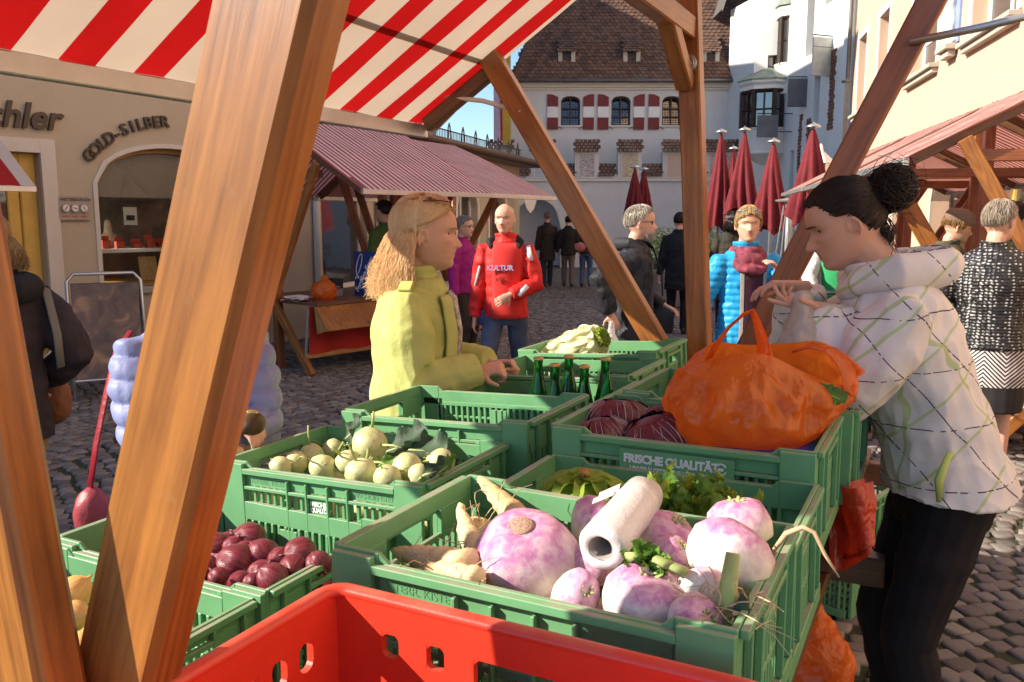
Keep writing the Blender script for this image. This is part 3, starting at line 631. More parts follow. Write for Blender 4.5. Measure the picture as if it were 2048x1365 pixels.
for i, d in enumerate(doors):
    bd = MB(); band(bd, arch_pts(d[0], d[1], d[2], d[3] - .5, .5), .13, -.03, .0); obj('surround', bd.mesh('b', fix=True), MT['stone_trim'], pk)
    window(pk, d[0], d[1], d[2], d[3], .25, MT['yellow'] if i % 2 == 0 else MT['darkwood'], MT['glass'], 'shop_front', 2, 2, .08)
# niche figure between the windows
nx_ = (s2b + s1a) / 2 + .05
fg = thing('wall_figure', 'pale stucco relief figure on a blue ground between windows', 'relief', Vector((PA.x, PA.y, 0)) + pxd * nx_ + pn * .02 + Vector((0, 0, sillz + .1)), R(PANG))
obj('blue_ground', MB().bb(-.3, .3, -.01, .03, 0, 1.9).mesh('g'), mat('blue panel', (.22, .28, .5), .9, .15), fg)
fm_ = MB(); fm_.capsule((0, -.05, .15), .13, (0, -.05, .8), .1); fm_.capsule((0, -.05, .8), .12, (0, -.05, 1.1), .1); fm_.ell((0, -.07, 1.36), (.08, .08, .11)); fm_.capsule((.1, -.08, 1.05), .05, (.2, -.12, .75), .04); fm_.capsule((-.1, -.08, 1.05), .05, (-.18, -.12, 1.3), .04); fm_.ell((0, -.03, .05), (.22, .1, .08))
fme = voxel(fm_, .025, 3); displace(fme, .02, (14, 14, 8), 3); obj('figure', fme, MT['trim'], fg)
fb = MB().bb(-.28, .28, -.18, .0, -.1, -.02); fb.bb(-.2, .2, -.12, .0, -.2, -.102); obj('console', fb.mesh('c', bevel=.01), MT['stone_trim'], fg)
# ================================================================== goldsmith's house on the left
GA = 54; GO = Vector((-7.62, 4.955, 0)); gxd = Vector((math.cos(R(GA)), math.sin(R(GA)), 0)); gn = Vector((math.sin(R(GA)), -math.cos(R(GA)), 0))
gh = thing('goldsmith_house', 'cream goldsmith shop front with dark lettering and arched display window', 'building', GO, R(GA))
wx0, wx1 = 5.36, 7.2
obj('wall', wall_mesh(8.3, 4.7, .4, [(3.5, 4.78, 0, 2.28), (wx0, wx1, .86, 2.42), (-3, -2, .9, 2.2)], arch=[(wx0, wx1, 2.42, .42, False)]), MT['cream_wall'], gh)
obj('wall_extension', MB().bb(-8, -.01, .0, .4, 0, 4.7).mesh('w'), MT['cream_wall'], gh)
obj('roof', MB().add([(-8.2, -.35, 4.72), (8.5, -.35, 4.72), (8.5, 6, 6.2), (-8.2, 6, 6.2), (-8.2, -.35, 4.62), (8.5, -.35, 4.62)], [(0, 1, 2, 3), (4, 5, 1, 0)]).mesh('r'), MT['gutter'], gh)
sd = MB(); sd.bb(3.36, 3.499, -.04, .0, 0, 2.42); sd.bb(4.781, 4.93, -.04, 0, 0, 2.42); sd.bb(3.5, 4.78, -.04, 0, 2.281, 2.42); obj('door_surround', sd.mesh('s'), MT['trim'], gh)
dr = MB(); dr.bb(3.5, 3.62, .1, .2, 0, 2.28); dr.bb(4.62, 4.78, .1, .2, 0, 2.28); dr.bb(3.62, 4.62, .1, .2, 2.12, 2.28); dr.bb(4.5, 4.62, .13, .18, 0, 2.12); dr.bb(3.62, 4.5, .13, .18, 0, .35)
dro = obj('door', dr.mesh('d', bevel=.01), MT['yellow'], gh); obj('pane', MB().bb(3.62, 4.5, .15, .156, .35, 2.12).mesh('p'), MT['glass'], dro); obj('handle', MB().tube([(4.55, .1, .95), (4.55, .08, 1.0), (4.55, .08, 1.15), (4.55, .1, 1.2)], .012, 6).mesh('h'), MT['steel'], dro)
bd = MB(); band(bd, arch_pts(wx0, wx1, .86, 2.0, .42, 16), .05, -.02, .0); obj('window_surround', bd.mesh('b', fix=True), MT['trim'], gh)
bd = MB(); band(bd, arch_pts(wx0 + .001, wx1 - .001, .86, 2.0, .418, 16), -.045, .12, .18); wfr = obj('display_window', bd.mesh('b', fix=True), mat('gold frame', (.45, .27, .08), .4, .1, metal=.2), gh)
g = MB(); poly_extrude(g, arch_pts(wx0 + .03, wx1 - .03, .88, 2.0, .39, 16), .14, .146); obj('pane', g.mesh('g', fix=True), MT['clear'], wfr)
g = MB(); poly_extrude(g, [(wx0 + .03, 1.86)] + arch_pts(wx0 + .03, wx1 - .03, 1.95, 2.0, .36, 16) + [(wx1 - .03, 1.86)], .19, .195); obj('roller_blind', g.mesh('g', fix=True), mat('grey blind', (.42, .38, .34), .9, .06), wfr)
obj('sill', MB().bb(wx0 - .06, wx1 + .06, -.06, .1, .78, .86).mesh('s', bevel=.008), MT['stone_trim'], gh)
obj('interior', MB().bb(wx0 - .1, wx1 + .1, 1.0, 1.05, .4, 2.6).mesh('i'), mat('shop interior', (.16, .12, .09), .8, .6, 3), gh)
obj('shelf', MB().bb(wx0, wx1, .2, .98, 1.24, 1.28).mesh('s'), MT['whitepaint'], gh); obj('shelf', MB().bb(wx0, wx1, .2, .98, .86, .9).mesh('s'), MT['wood_pale'], gh)
redbox = mat('red velvet', (.45, .06, .03), .7, .15); gold = mat('gold', (.8, .55, .2), .3, .1, metal=.9)
for i in range(9):
    x0 = wx0 + .12 + i * .17; hb = rng.uniform(.05, .12)
    jb = thing('jewellery_box', 'small red jewellery box on the display shelf of the goldsmith', 'box', GO + gxd * x0 - gn * rng.uniform(.3, .5) + Vector((0, 0, 1.28)), R(GA), 'jewellery boxes in the goldsmith window')
    obj('box', MB().bb(-.05, .05, -.03, .03, 0, hb).mesh('b', bevel=.004), redbox, jb); obj('lid', MB().bb(-.055, .055, .02, .035, hb, hb + .05).mesh('b', bevel=.004), redbox, jb)
bu = thing('necklace_bust', 'cream necklace bust standing on the display shelf', 'bust', GO + gxd * (wx0 + .42) - gn * .6 + Vector((0, 0, 1.28)), R(GA))
q = MB(); q.ell((0, 0, .1), (.1, .05, .1)); q.capsule((0, 0, .12), .06, (0, 0, .3), .035); obj('bust', voxel(q, .012, 3), mat('cream linen', (.6, .5, .35), .8), bu)
obj('necklace', MB().tube([(.06 * math.cos(a), -.055 - .01 * math.sin(a), .16 + .09 * math.sin(a)) for a in [math.pi + math.pi * i / 10 for i in range(11)]], .005, 5).mesh('n'), gold, bu)
cd_ = thing('earring_card', 'gold speckled earring card leaning at the window bottom', 'card', GO + gxd * (wx0 + .75) - gn * .35 + Vector((0, 0, .9)), R(GA))
obj('card', MB().box((0, 0, .14), (.22, .012, .28), Matrix.Rotation(R(-12), 3, 'X')).mesh('c'), mat('gold card', (.5, .35, .16), .5, .5, 60), cd_); obj('stand', MB().box((0, .05, .1), (.1, .01, .22), Matrix.Rotation(R(20), 3, 'X')).mesh('s'), MT['steel'], cd_)
nt_ = thing('shop_notice', 'white paper notice stuck behind the goldsmith window', 'notice', GO + gxd * (wx0 + .46) - gn * .17 + Vector((0, 0, 1.55)), R(GA)); obj('paper', MB().bb(-.08, .08, 0, .004, 0, .2).mesh('p'), MT['whitepaint'], nt_)
obj('print', MB().bb(-.05, .05, -.003, .0, .05, .11).mesh('p'), MT['black'], nt_)
lm = mat('dark bronze letters', (.075, .055, .04), .5, .2)
def on_g(x, z, off=-.03): return frame_mtx((x, off, z), (1, 0, 0), (0, 0, 1))
text('lettering', 'chler', .36, lm, gh, on_g(4.27, 2.52), .02, .25, bold=.006)
for i, ch in enumerate('GOLD-SILBER'):
    a = R(47 - 4.3 * i); x = 6.28 - 1.3 * math.sin(a); z = 1.36 + 1.3 * math.cos(a)
    m_ = on_g(x, z) @ Matrix.Rotation(a, 4, 'Z'); text('letter', ch, .175, lm, gh, m_, .015, 0, bold=.004, align='CENTER')
ws = thing('weather_station', 'square wall weather station with three round dials', 'weather station', GO + gxd * 4.91 + gn * .0 + Vector((0, 0, 1.6)), R(GA))
obj('plate', MB().bb(0, .34, -.04, .0, 0, .26).mesh('p', bevel=.008), mat('stone plate', (.36, .31, .26), .6, .15, 20), ws)
for i in range(3):
    d_ = MB().tube([(.075 + i * .095, -.065, .13), (.075 + i * .095, -.03, .13)], .044, 18); do = obj('dial', d_.mesh('d'), MT['steel'], ws)
    obj('dial_face', MB().tube([(.075 + i * .095, -.068, .13), (.075 + i * .095, -.06, .13)], .034, 18).mesh('d'), MT['whitepaint'], do); obj('needle', MB().box((.075 + i * .095, -.07, .13), (.006, .004, .05), Matrix.Rotation(R(40 + 60 * i), 3, 'Y')).mesh('n'), MT['black'], do)
text('lettering', 'WETTERSTATION', .04, MT['black'], ws, on_g(.03, .205, -.042), .001, bold=.0006)
for i in range(3): obj('caption', MB().bb(.04 + i * .095, .11 + i * .095, -.042, -.039, .04, .05).mesh('c'), redbox, ws)
# ================================================================== low shop row further along with snow guard on the roof
p0 = GO + gxd * 8.3; LA = 73
lo = thing('shop_row', 'low shop row with brown eaves and wire snow guard on its roof', 'building', p0, R(LA))
lx = Vector((math.cos(R(LA)), math.sin(R(LA)), 0)); ln = Vector((math.sin(R(LA)), -math.cos(R(LA)), 0))
sh_h = [(.3, 1.7, .6, 2.2), (2.3, 3.2, 0, 2.2), (3.7, 5.0, .6, 2.2), (5.6, 6.8, .0, 2.35), (7.6, 8.8, 0, 2.35)]
obj('wall', wall_mesh(10, 3.0, .35, sh_h, arch=[(5.6, 6.8, 2.35, .5, False), (7.6, 8.8, 2.35, .5, False)]), MT['cream_wall'], lo)
for i, h in enumerate(sh_h):
    window(lo, *h, .12, (MT['trim'], MT['yellow'], MT['trim'], MT['whitepaint'], MT['wood'])[i], MT['glass'], 'shop_window', 1 if i < 3 else 2, 1 if i < 3 else 2, .06)
    bd = MB()
    if i > 2: band(bd, arch_pts(h[0], h[1], 0, 1.85, .5), .12, -.04, .0); obj('arch_surround', bd.mesh('b', fix=True), MT['trim'], lo)
for x in (.08, 2.0, 3.45): obj('pilaster', MB().tube([(x, -.05, 0), (x, -.05, 2.9)], .05, 8).mesh('p', True), MT['trim'], lo)
obj('fascia', MB().bb(-.3, 10.3, -.5, .0, 2.86, 2.95).mesh('f'), MT['wood_dark'], lo)
obj('roof', MB().add([(-.3, -.55, 2.96), (10.3, -.55, 2.96), (10.3, 2.6, 3.6), (-.3, 2.6, 3.6)], [(0, 1, 2, 3)]).mesh('r'), MT['gutter'], lo)
obj('gutter', MB().tube([(-.3, -.58, 2.93), (10.3, -.58, 2.93)], .07, 8).mesh('g', True), mat('brown gutter', (.10, .055, .035), .5, .2), lo)
obj('wall_side', MB().bb(9.7, 10, .35, 2.6, 0, 3.3).mesh('w'), MT['cream_wall'], lo)
sg = MB()
for i in range(120): x = .2 + i * .08; sg.bb(x - .006, x + .006, -.1, -.088, 3.05, 3.26)
sg.bb(.1, 9.8, -.105, -.085, 3.25, 3.27); sg.bb(.1, 9.8, -.105, -.085, 3.06, 3.075)
for x in [.5 + .75 * i for i in range(13)]: sg.tube([(x - .09, -.1, 3.06), (x - .05, -.1, 3.32), (x, -.1, 3.4), (x + .05, -.1, 3.32), (x + .09, -.1, 3.06)], .014, 5)
obj('snow_guard', sg.mesh('s'), MT['iron'], lo)
fs = obj('fish_shop_sign', MB().bb(3.6, 5.1, -.06, .0, 2.24, 2.62).mesh('s'), mat('navy sign', (.02, .03, .10), .5, .1), lo)
text('lettering', 'FISCHSPEZIALITÄTEN', .14, mat('red sign letters', (.7, .04, .03), .5, .05), lo, on_g(3.68, 2.38, -.07), .006)
fw_ = obj('shop_frieze', MB().bb(.35, 1.65, -.03, .0, 2.2, 2.36).mesh('s'), MT['whitepaint'], lo)
for i in range(3): obj('fish_emblem', MB().ell((.55 + i * .43, -.035, 2.28), (.12, .012, .05)).mesh('e', True), mat('pale blue print', (.15, .3, .55), .6, .1), lo)
hs_ = thing('shop_shield', 'white pointed shop shield hanging at the end of the shop row', 'sign', p0 + lx * 9.2 + ln * .5 + Vector((0, 0, 1.75)), R(LA - 40)); q = MB(); poly_extrude(q, [(-.25, .5), (0, .62), (.25, .5), (.1, .1), (0, 0), (-.1, .1)], -.015, .015); obj('panel', q.mesh('p', fix=True), MT['whitepaint'], hs_)
obj('arm', MB().tube([(0, 0, .6), (0, .5, .6)], .015, 5).mesh('a'), MT['iron'], hs_)
# ================================================================== tall unseen house added behind the shop row to shade the town hall
bh = thing('shade_house', 'tall unseen town house added behind the low shop row for its shade', 'building', (-17.5, 20.0, 0))
hh = [(1 + i * 2.2, 2 + i * 2.2, z, z + 1.5) for i in range(5) for z in (1.2, 4.2, 7.2, 10)]
obj('wall', wall_mesh(12.4, 13.9, .4, hh), MT['trim'], bh)
for h in hh: window(bh, *h, .15, MT['whitepaint'], MT['glass'], nz=2, fw=.07)
obj('side_wall', MB().bb(12.0, 12.4, .4, 16, 0, 13.9).mesh('s'), MT['trim'], bh)
obj('side_wall', MB().bb(0, .4, .4, 16, 0, 13.9).mesh('s'), MT['trim'], bh)
obj('back_wall', MB().bb(0.4, 12.0, 15.6, 16, 0, 13.9).mesh('s'), MT['trim'], bh)
obj('roof', MB().add([(-.3, -.3, 13.92), (12.7, -.3, 13.92), (12.7, 16.3, 13.92), (-.3, 16.3, 13.92), (6.2, 3, 15.4), (6.2, 13, 15.4)], [(0, 1, 4), (1, 2, 5, 4), (2, 3, 5), (3, 0, 4, 5)]).mesh('r'), MT['tile'], bh)
# ================================================================== our own market stall
MT['canvas'] = stripes('wide striped canvas', (.40, .007, .007), (.55, .42, .315), .262, 1, .46, .42, .1)
MT['thin'] = stripes('narrow striped canvas', (.50, .08, .10), (.88, .78, .74), .068, 1, .5, .35)
MT['thin2'] = stripes('narrow red striped canvas', (.40, .025, .025), (.84, .70, .62), .11, 1, .5, .5)
ST = thing('market_stall', 'timber vegetable stall with wide red and cream striped canvas', 'market stall', UW(-.9, 2.0))
def sb(name, a, b_, wx, wy, m_='wood', up=WW, bev=.006): return beam(name, UW(*a), UW(*b_), wx, wy, ST, MT[m_], up, bev)
KN, KF = .56, 3.56
# near frame
sb('arm', (-1.085, KN + .028, .30), (-.21, KN + .028, 2.64), .112, .056, 'wood', WW, .009)
sb('post', (-.66, KN - .034, .0), (-1.05, KN - .034, 2.5), .09, .056, 'wood', WW, .009)
sb('arm', (-.80, KN - .095, .62), (-1.93, KN - .095, 2.36), .10, .056)
# far frame
sb('post', (-.87, KF + .075, 0), (-1.06, KF + .075, 3.0), .092, .08, 'wood')
sb('arm', (-.86, KF, .70), (-1.935, KF, 2.36), .100, .058, 'wood')
sb('arm', (-.87, KF - .06, .72), (.05, KF - .06, 2.74), .098, .056, 'wood_red')
for k_ in (KN - .03, KF + .14):
    sb('leg', (-.95, k_, .80), (-1.6, k_, 0.0), .09, .056, 'wood'); sb('leg', (-.85, k_, .80), (-.15, k_, 0.0), .09, .056, 'wood')
SLP = .64; GU, GZ = -2.37, 2.05; RU = -.95; RZ_ = GZ + SLP * (RU - GU)
sb('ridge_beam', (RU - .02, .44, RZ_ - .10), (RU - .02, KF + .2, RZ_ - .10), .06, .10, 'wood_dark', (0, 0, 1))
sb('purlin', (-1.06, .45, 2.46), (-1.02, KF + .06, 2.40), .07, .09, 'wood', (0, 0, 1))
sb('knee_brace', (-1.02, KF + .03, 2.17), (-1.03, KF - .26, 2.42), .07, .07, 'wood', UU)
for k_, nm in ((KF + .045, 0), (.46, 1)):
    sb('rafter', (GU + .06, k_, GZ + .02), (-1.93, k_, GZ + SLP * (-1.93 - GU) - .02), .045, .07, 'wood_dark', (0, 0, 1)); sb('ridge_rafter', (-.3, k_, RZ_ - .65 * SLP - .05), (RU, k_, RZ_ - .05), .05, .085, 'wood_dark', (0, 0, 1))
def canvas(root, name, m_, pA, along, across, LA_, LB, sag=.01, na=24, nb=8, th=None):
    """Cloth panel; local Y runs along the gutter, local X down the slope."""
    across = across.normalized(); along = along.normalized(); z = across.cross(along)
    m4 = Matrix((across, along, z)).transposed().to_4x4(); m4.translation = pA
    mb = MB().grid(lambda u, v: (u * LB, v * LA_, -sag * math.sin(math.pi * u) * (1 + .4 * math.sin(v * 17)) + .004 * math.sin(v * 40 + u * 5)), nb, na)
    return obj(name, mb.mesh('c', True), m_, root, True, m4)
sl = math.hypot(1, SLP)
canvas(ST, 'canvas_slope', MT['canvas'], UW(GU, .42, GZ + .035), WW, UU + Vector((0, 0, SLP)), KF + .13 - .42, (RU - GU) * sl)
canvas(ST, 'canvas_slope', MT['canvas'], UW(-.25, .42, RZ_ - .7 * SLP + .035), WW, -UU + Vector((0, 0, SLP)), KF + .13 - .42, .7 * sl)
for s_ in (-1, 1):
    u_, gz_ = (GU, GZ) if s_ < 0 else (-.25, RZ_ - .7 * SLP)
    gb = sb('gutter', (u_, .40, gz_), (u_, KF + .12, gz_), .045, .062, 'alu', (0, 0, 1), .004)
    sb('gutter_lip', (u_ + .028 * s_, .40, gz_ - .012), (u_ + .028 * s_, KF + .12, gz_ - .012), .012, .018, 'steel', (0, 0, 1), .002)
    sb('corner_bracket', (u_ - .03 * s_, KF + .1, gz_ + .0), (u_ - .17 * s_, KF + .1, gz_ + .11), .012, .07, 'alu', (0, 0, 1), .003)
sb('cross_tube', (-1.99, .45, 2.345), (-1.99, KF + .03, 2.345), .028, .028, 'alu', (0, 0, 1), .008)
obj('canvas_strut', MB().tube([UW(-2.2, KF + .04, 2.20), UW(-1.98, KF + .02, 2.165), UW(-1.76, KF - .02, 2.10)], .011, 8).mesh('s', True), MT['whitepaint'], ST, True)
obj('canvas_strut', MB().tube([UW(-.17, KF - .1, 2.245), UW(.05, KF - .12, 2.27), UW(.33, KF - .14, 2.315)], .014, 8).mesh('s', True), MT['alu'], ST, True)
# table with risers
TZ = .70
for i, u_ in enumerate([-1.62 + .165 * j for j in range(9)]): sb('table_plank', (u_, .42, TZ), (u_, KF + .02, TZ), .158, .03, 'wood_dark', (0, 0, 1), .003)
for k_ in (.55, 1.5, 2.5, 3.5): sb('table_bearer', (-1.68, k_, TZ - .06), (-.1, k_, TZ - .06), .06, .085, 'wood_dark', (0, 0, 1), .004)
spl = thing('spotlight', 'small round glass spotlight screwed to the far stall post', 'lamp', UW(-1.01, KF + .0, 2.25))
lb = PD(1355, 118, 3.52)
obj('housing', MB().lathe([(.012, 0), (.034, .012), (.036, .03), (.030, .034)], n=18).mesh('h', True), MT['steel'], spl, True, frame_mtx(UW(-1.005, KF + .032, 2.255), UU, (0, 0, 1)))
obj('lens', MB().lathe([(.029, 0), (.026, .008), (.018, .006), (.012, .010), (.004, .007)], n=18).mesh('h'), glass('lens glass', (.25, .25, .25), .15), spl, True, frame_mtx(UW(-1.005, KF + .0, 2.255), UU, (0, 0, 1)))
# ================================================================== the other stalls (local y runs along the ridge, x>0 and x<0 are the two slopes)
MT['red_cloth'] = mat('red table skirt', (.42, .025, .015), .85, .2, 4, .3, 9, dist=.03)
def stall(label, o_, rz, Lg, hx, zg, zr, cl, armx, wood_='wood', lean=False, skirt=1, table=True, hb=None):
    hb = hb or hx; s = thing('market_stall', label, 'market stall', o_, rz)
    def bm_(n, a, b_, wx, wy, m_=wood_, up=(0, 1, 0), bev=.005): return beam(n, a, b_, wx, wy, s, MT[m_], up, bev, False)
    slp = (zr - zg) / hx; slb = (zr - zg) / hb; a2 = abs(armx) * hb / hx; sg = 1 if armx > 0 else -1
    for y in (.02, Lg - .08):
        bm_('post', (0, y, 0), (0, y, zr - .05), .085, .085, 'wood_red')
        bm_('arm', (0, y - .07, .70), (armx, y - .07, zr - slp * abs(armx) - .06), .09, .055)
        if not lean: bm_('arm', (0, y - .072, .70), (-sg * a2, y - .072, zr - slb * abs(a2) - .06), .09, .055, 'wood_red')
        bm_('leg', (0, y - .068, .76), (.66, y - .068, 0), .085, .055); bm_('leg', (0, y - .066, .76), (-.66, y - .066, 0), .085, .055)
        bm_('tie_beam', (armx * .86, y + .07, zr - slp * abs(armx) - .16), (-sg * a2 * .86, y + .07, zr - slp * abs(armx) - .16), .05, .08, 'wood_red', (0, 0, 1))
        for sx, hh_ in ((1, hx if armx > 0 else hb), (-1, hb if armx > 0 else hx)):
            if lean and sx * armx < 0: continue
            bm_('rafter', (sx * (hh_ - .04), y, zg - .015), (0, y, zr - .045), .045, .07, 'wood_dark', (0, 0, 1))
    bm_('ridge_beam', (0, .0, zr - .09), (0, Lg, zr - .09), .05, .09, 'wood_dark', (0, 0, 1))
    for sx in (1, -1):
        hh_ = hx if sx * armx > 0 else hb
        if lean and sx * armx < 0: continue
        z_ = (zr - zg) / hh_
        ac = Vector((-sx, 0, z_)); q = Matrix((ac.normalized(), Vector((0, 1, 0)), ac.normalized().cross(Vector((0, 1, 0))))).transposed().to_4x4(); q.translation = Vector((sx * hh_, -.03, zg))
        lb_ = hh_ * math.hypot(1, z_)
        mb = MB().grid(lambda u, v: (u * lb_, v * (Lg + .06), -.012 * math.sin(math.pi * u) + .005 * math.sin(v * 25 + u * 7)), 8, 20); obj('canvas_slope', mb.mesh('c', True), cl, s, False, q)
        bm_('gutter', (sx * hh_, -.03, zg - .025), (sx * hh_, Lg + .03, zg - .025), .04, .05, 'alu', (0, 0, 1), .003)
    if table:
        for i in range(8):
            x = -.62 + i * .178; bm_('table_plank', (x, 0, .74), (x, Lg, .74), .172, .03, 'wood_dark', (0, 0, 1), .003)
        if skirt:
            sx = 1 if armx > 0 else -1
            bm_('stretcher', (sx * .52, -.05, .19), (sx * .52, Lg, .19), .07, .05, 'wood_pale' if wood_ == 'wood' else wood_, (0, 0, 1))
            mb = MB().grid(lambda u, v: (sx * (.56 + .02 * math.sin(u * 22)), u * Lg, .21 + .5 * v), 30, 4); obj('table_skirt', mb.mesh('k', True), MT['red_cloth'], s)
            if armx > 0:
                fb_ = MB().box((sx * .80, Lg / 2, .60), (.02, Lg + .04, .30), Matrix.Rotation(R(-38 * sx), 3, 'Y')); obj('drop_board', fb_.mesh('d', bevel=.004), MT['wood'], s)
                obj('board_cheek', MB().add([(sx * .66, 0, .74), (sx * .93, 0, .50), (sx * .70, 0, .44)], [(0, 1, 2)]).mesh('d'), MT['wood_pale'], s)
            obj('hinge_stay', MB().tube([(sx * .63, -.05, .70), (sx * .56, -.05, .2)], .014, 6).mesh('h'), MT['steel'], s)
    return s
LS1 = stall('fish stall with pink striped canvas, blue sign and red skirt', (-2.55, 9.16, 0), R(-40), 1.82, 1.5, 1.90, 2.66, MT['thin'], .85, hb=1.2)
LS2 = stall('second pink striped stall, behind the fish stall, with white covered table', (-1.56, 10.3, 0), R(-28), 1.66, 1.5, 1.90, 2.60, MT['thin'], .85, hb=1.0)
ax = Vector((math.sin(R(40)), math.cos(R(40)), 0)); xx = Vector((math.cos(R(40)), -math.sin(R(40)), 0))
LS0 = stall('stall with wide red and white striped canvas beside the goldsmith door', Vector((-4.17, 7.5, 0)) - ax * 2.4 - xx * 1.0, R(-40), 2.4, 1.0, 1.90, 2.5, stripes('broad striped canvas', (.5, .03, .03), (.78, .72, .66), .36, 1, .5, .35), .6, lean=True, table=False)
RS1 = stall('red striped stall with yellow lit brace under the apricot house', (3.79, 5.52, 0), R(-12), 2.4, 1.2, 2.02, 2.64, MT['thin2'], -.86, hb=1.15)
RS2 = stall('middle red striped stall along the apricot house', (4.33, 8.06, 0), R(-12), 2.6, 1.2, 2.02, 2.64, MT['thin2'], -.86)
RS3 = stall('end red striped stall of the row along the apricot house', (4.9, 10.8, 0), R(-12), 2.6, 1.2, 2.02, 2.64, MT['thin2'], -.86)
# ------------------------------------------------------------------ things on the fish stall
def ls1(x, y, z=0): return LS1.location + xx * x + ax * y + Vector((0, 0, z))
bs = thing('sign_board', 'blue trout sign with white fish and slanted white writing', 'sign', ls1(.42, .92, .755), R(-22))
navy = mat('deep blue board', (.012, .03, .17), .45, .15); wl_ = mat('white sign paint', (.75, .76, .78), .5, .05)
q = MB(); poly_extrude(q, [(-.16, 0), (.19, 0), (.12, .5), (-.16, .5)], -.012, .012); obj('board', q.mesh('b', fix=True, bevel=.004), navy, bs)
q = MB(); poly_extrude(q, [(.19, 0), (.5, 0), (.46, .38), (.14, .42)], .01, .2); obj('glass_case', q.mesh('c', fix=True), MT['clear'], bs)
ft = Matrix.Translation((-.11, -.014, .04)) @ Matrix.Rotation(R(90), 4, 'X') @ Matrix.Rotation(R(62), 4, 'Z')
text('lettering', 'Forellen-Esser', .075, wl_, bs, ft, .001, .3, bold=.0008)
ft = Matrix.Translation((-.0, -.014, .04)) @ Matrix.Rotation(R(90), 4, 'X') @ Matrix.Rotation(R(62), 4, 'Z')
text('lettering', 'Leben besser!', .075, wl_, bs, ft, .001, .3, bold=.0008)
fp = [(-.09 + .028 * math.cos(a) + .03 * math.sin(a), -.014, .36 + .115 * math.sin(a)) for a in [2 * math.pi * i / 18 for i in range(19)]]
obj('fish_outline', MB().tube(fp, .004, 4).mesh('f'), wl_, bs); obj('fish_tail', MB().tube([(-.12, -.014, .24), (-.145, -.014, .19), (-.12, -.014, .21), (-.09, -.014, .20), (-.12, -.014, .24)], .004, 4).mesh('f'), wl_, bs)
def crumple(root, name, prims, vox, m_, amp=.01, sc=18, seed=0, ridge=True, world=True, sm=2):
    q = MB()
    for p in prims:
        if p[0] == 'e': q.ell(*p[1:])
        elif p[0] == 't': q.tube(*p[1:])
        else: q.capsule(*p[1:])
    me = voxel(q, vox, sm); displace(me, amp, (sc, sc, sc), seed, ridge); displace(me, amp * .45, (sc * 2.6,) * 3, seed + 5, ridge)
    return obj(name, me, m_, root, world)
def bagmat(name, col, tr=.5, see=.06, rough=.22):
    m, t, b, o, N, L = nodes(name)
    tc = N('TexCoord'); n1 = N('TexNoise', Scale=9, Detail=6, Distortion=.8); L(tc.outputs['Object'], n1.inputs['Vector'])
    r1 = ramp(N, [(.3, sc3(col, .8)), (.7, sc3(col, 1.15))]); L(n1.outputs['Fac'], r1.inputs[0]); L(r1.outputs[0], b.inputs['Base Color']); b.inputs['Roughness'].default_value = rough; b.inputs['Specular IOR Level'].default_value = .75
    mp = N('Mapping'); mp.inputs['Scale'].default_value = (1.2, 1.2, .8); L(tc.outputs['Object'], mp.inputs[0])
    v1 = N('TexVoronoi', Scale=9, feature='DISTANCE_TO_EDGE'); nd = N('TexNoise', Scale=7, Detail=4); L(mp.outputs[0], nd.inputs['Vector']); mxv = N('MixRGB'); mxv.inputs[0].default_value = .22; L(mp.outputs[0], mxv.inputs[1]); L(nd.outputs['Color'], mxv.inputs[2]); L(mxv.outputs[0], v1.inputs['Vector'])
    v2 = N('TexVoronoi', Scale=23, feature='DISTANCE_TO_EDGE'); L(mxv.outputs[0], v2.inputs['Vector']); a1 = N('Math', operation='MULTIPLY_ADD'); a1.inputs[1].default_value = .5; L(v2.outputs['Distance'], a1.inputs[0]); L(v1.outputs['Distance'], a1.inputs[2])
    bp = N('Bump', Strength=.75, Distance=.014); L(a1.outputs[0], bp.inputs['Height']); L(bp.outputs[0], b.inputs['Normal'])
    ts = N('BsdfTranslucent'); L(r1.outputs[0], ts.inputs[0]); L(bp.outputs[0], ts.inputs['Normal']); mx = N('MixShader'); mx.inputs[0].default_value = tr; L(b.outputs[0], mx.inputs[1]); L(ts.outputs[0], mx.inputs[2])
    tp = N('BsdfTransparent'); L(r1.outputs[0], tp.inputs[0]); m2 = N('MixShader'); m2.inputs[0].default_value = see; L(mx.outputs[0], m2.inputs[1]); L(tp.outputs[0], m2.inputs[2]); L(m2.outputs[0], o.inputs[0])
    return m
MT['bag_orange'] = bagmat('thin orange film', (.95, .27, .04), .6); MT['bag_red'] = bagmat('thin red film', (.62, .05, .015), .3, .03); MT['bag_white'] = bagmat('thin white film', (.74, .72, .68), .5, .16)
ob = thing('carrier_bag', 'small knotted orange bag on the fish stall table', 'bag', ls1(.38, .35, .755))
crumple(ob, 'film', [('e', ls1(.38, .35, .85), (.13, .12, .11)), ('c', ls1(.38, .35, .93), .06, ls1(.38, .36, .98), .03)], .012, MT['bag_orange'], .012, 14, 3)
pp = thing('paper_stack', 'loose white and red wrapping papers on the fish stall table', 'paper', ls1(.3, .05, .755))
for i in range(5): obj('sheet', MB().grid(lambda u, v: (-.15 + .3 * u + .02 * i, -.12 + .24 * v, .006 * i + .012 * math.sin(u * 9 + v * 5 + i) + .012), 8, 8).mesh('s', True), MT['whitepaint'] if i != 2 else MT['red_cloth'], pp).rotation_euler = (0, 0, i * .5)
sc_ = thing('scale', 'grey kitchen scale behind the knotted orange bag', 'scale', ls1(.1, .6, .755), R(-40)); obj('body', MB().bb(-.15, .15, -.12, .12, 0, .09).mesh('b', bevel=.01), MT['steel'], sc_); obj('pan', MB().bb(-.13, .13, -.1, .1, .1, .115).mesh('p', bevel=.004), MT['alu'], sc_); obj('display', MB().bb(-.14, .14, .1, .13, .09, .2).mesh('d', bevel=.006), MT['black'], sc_)
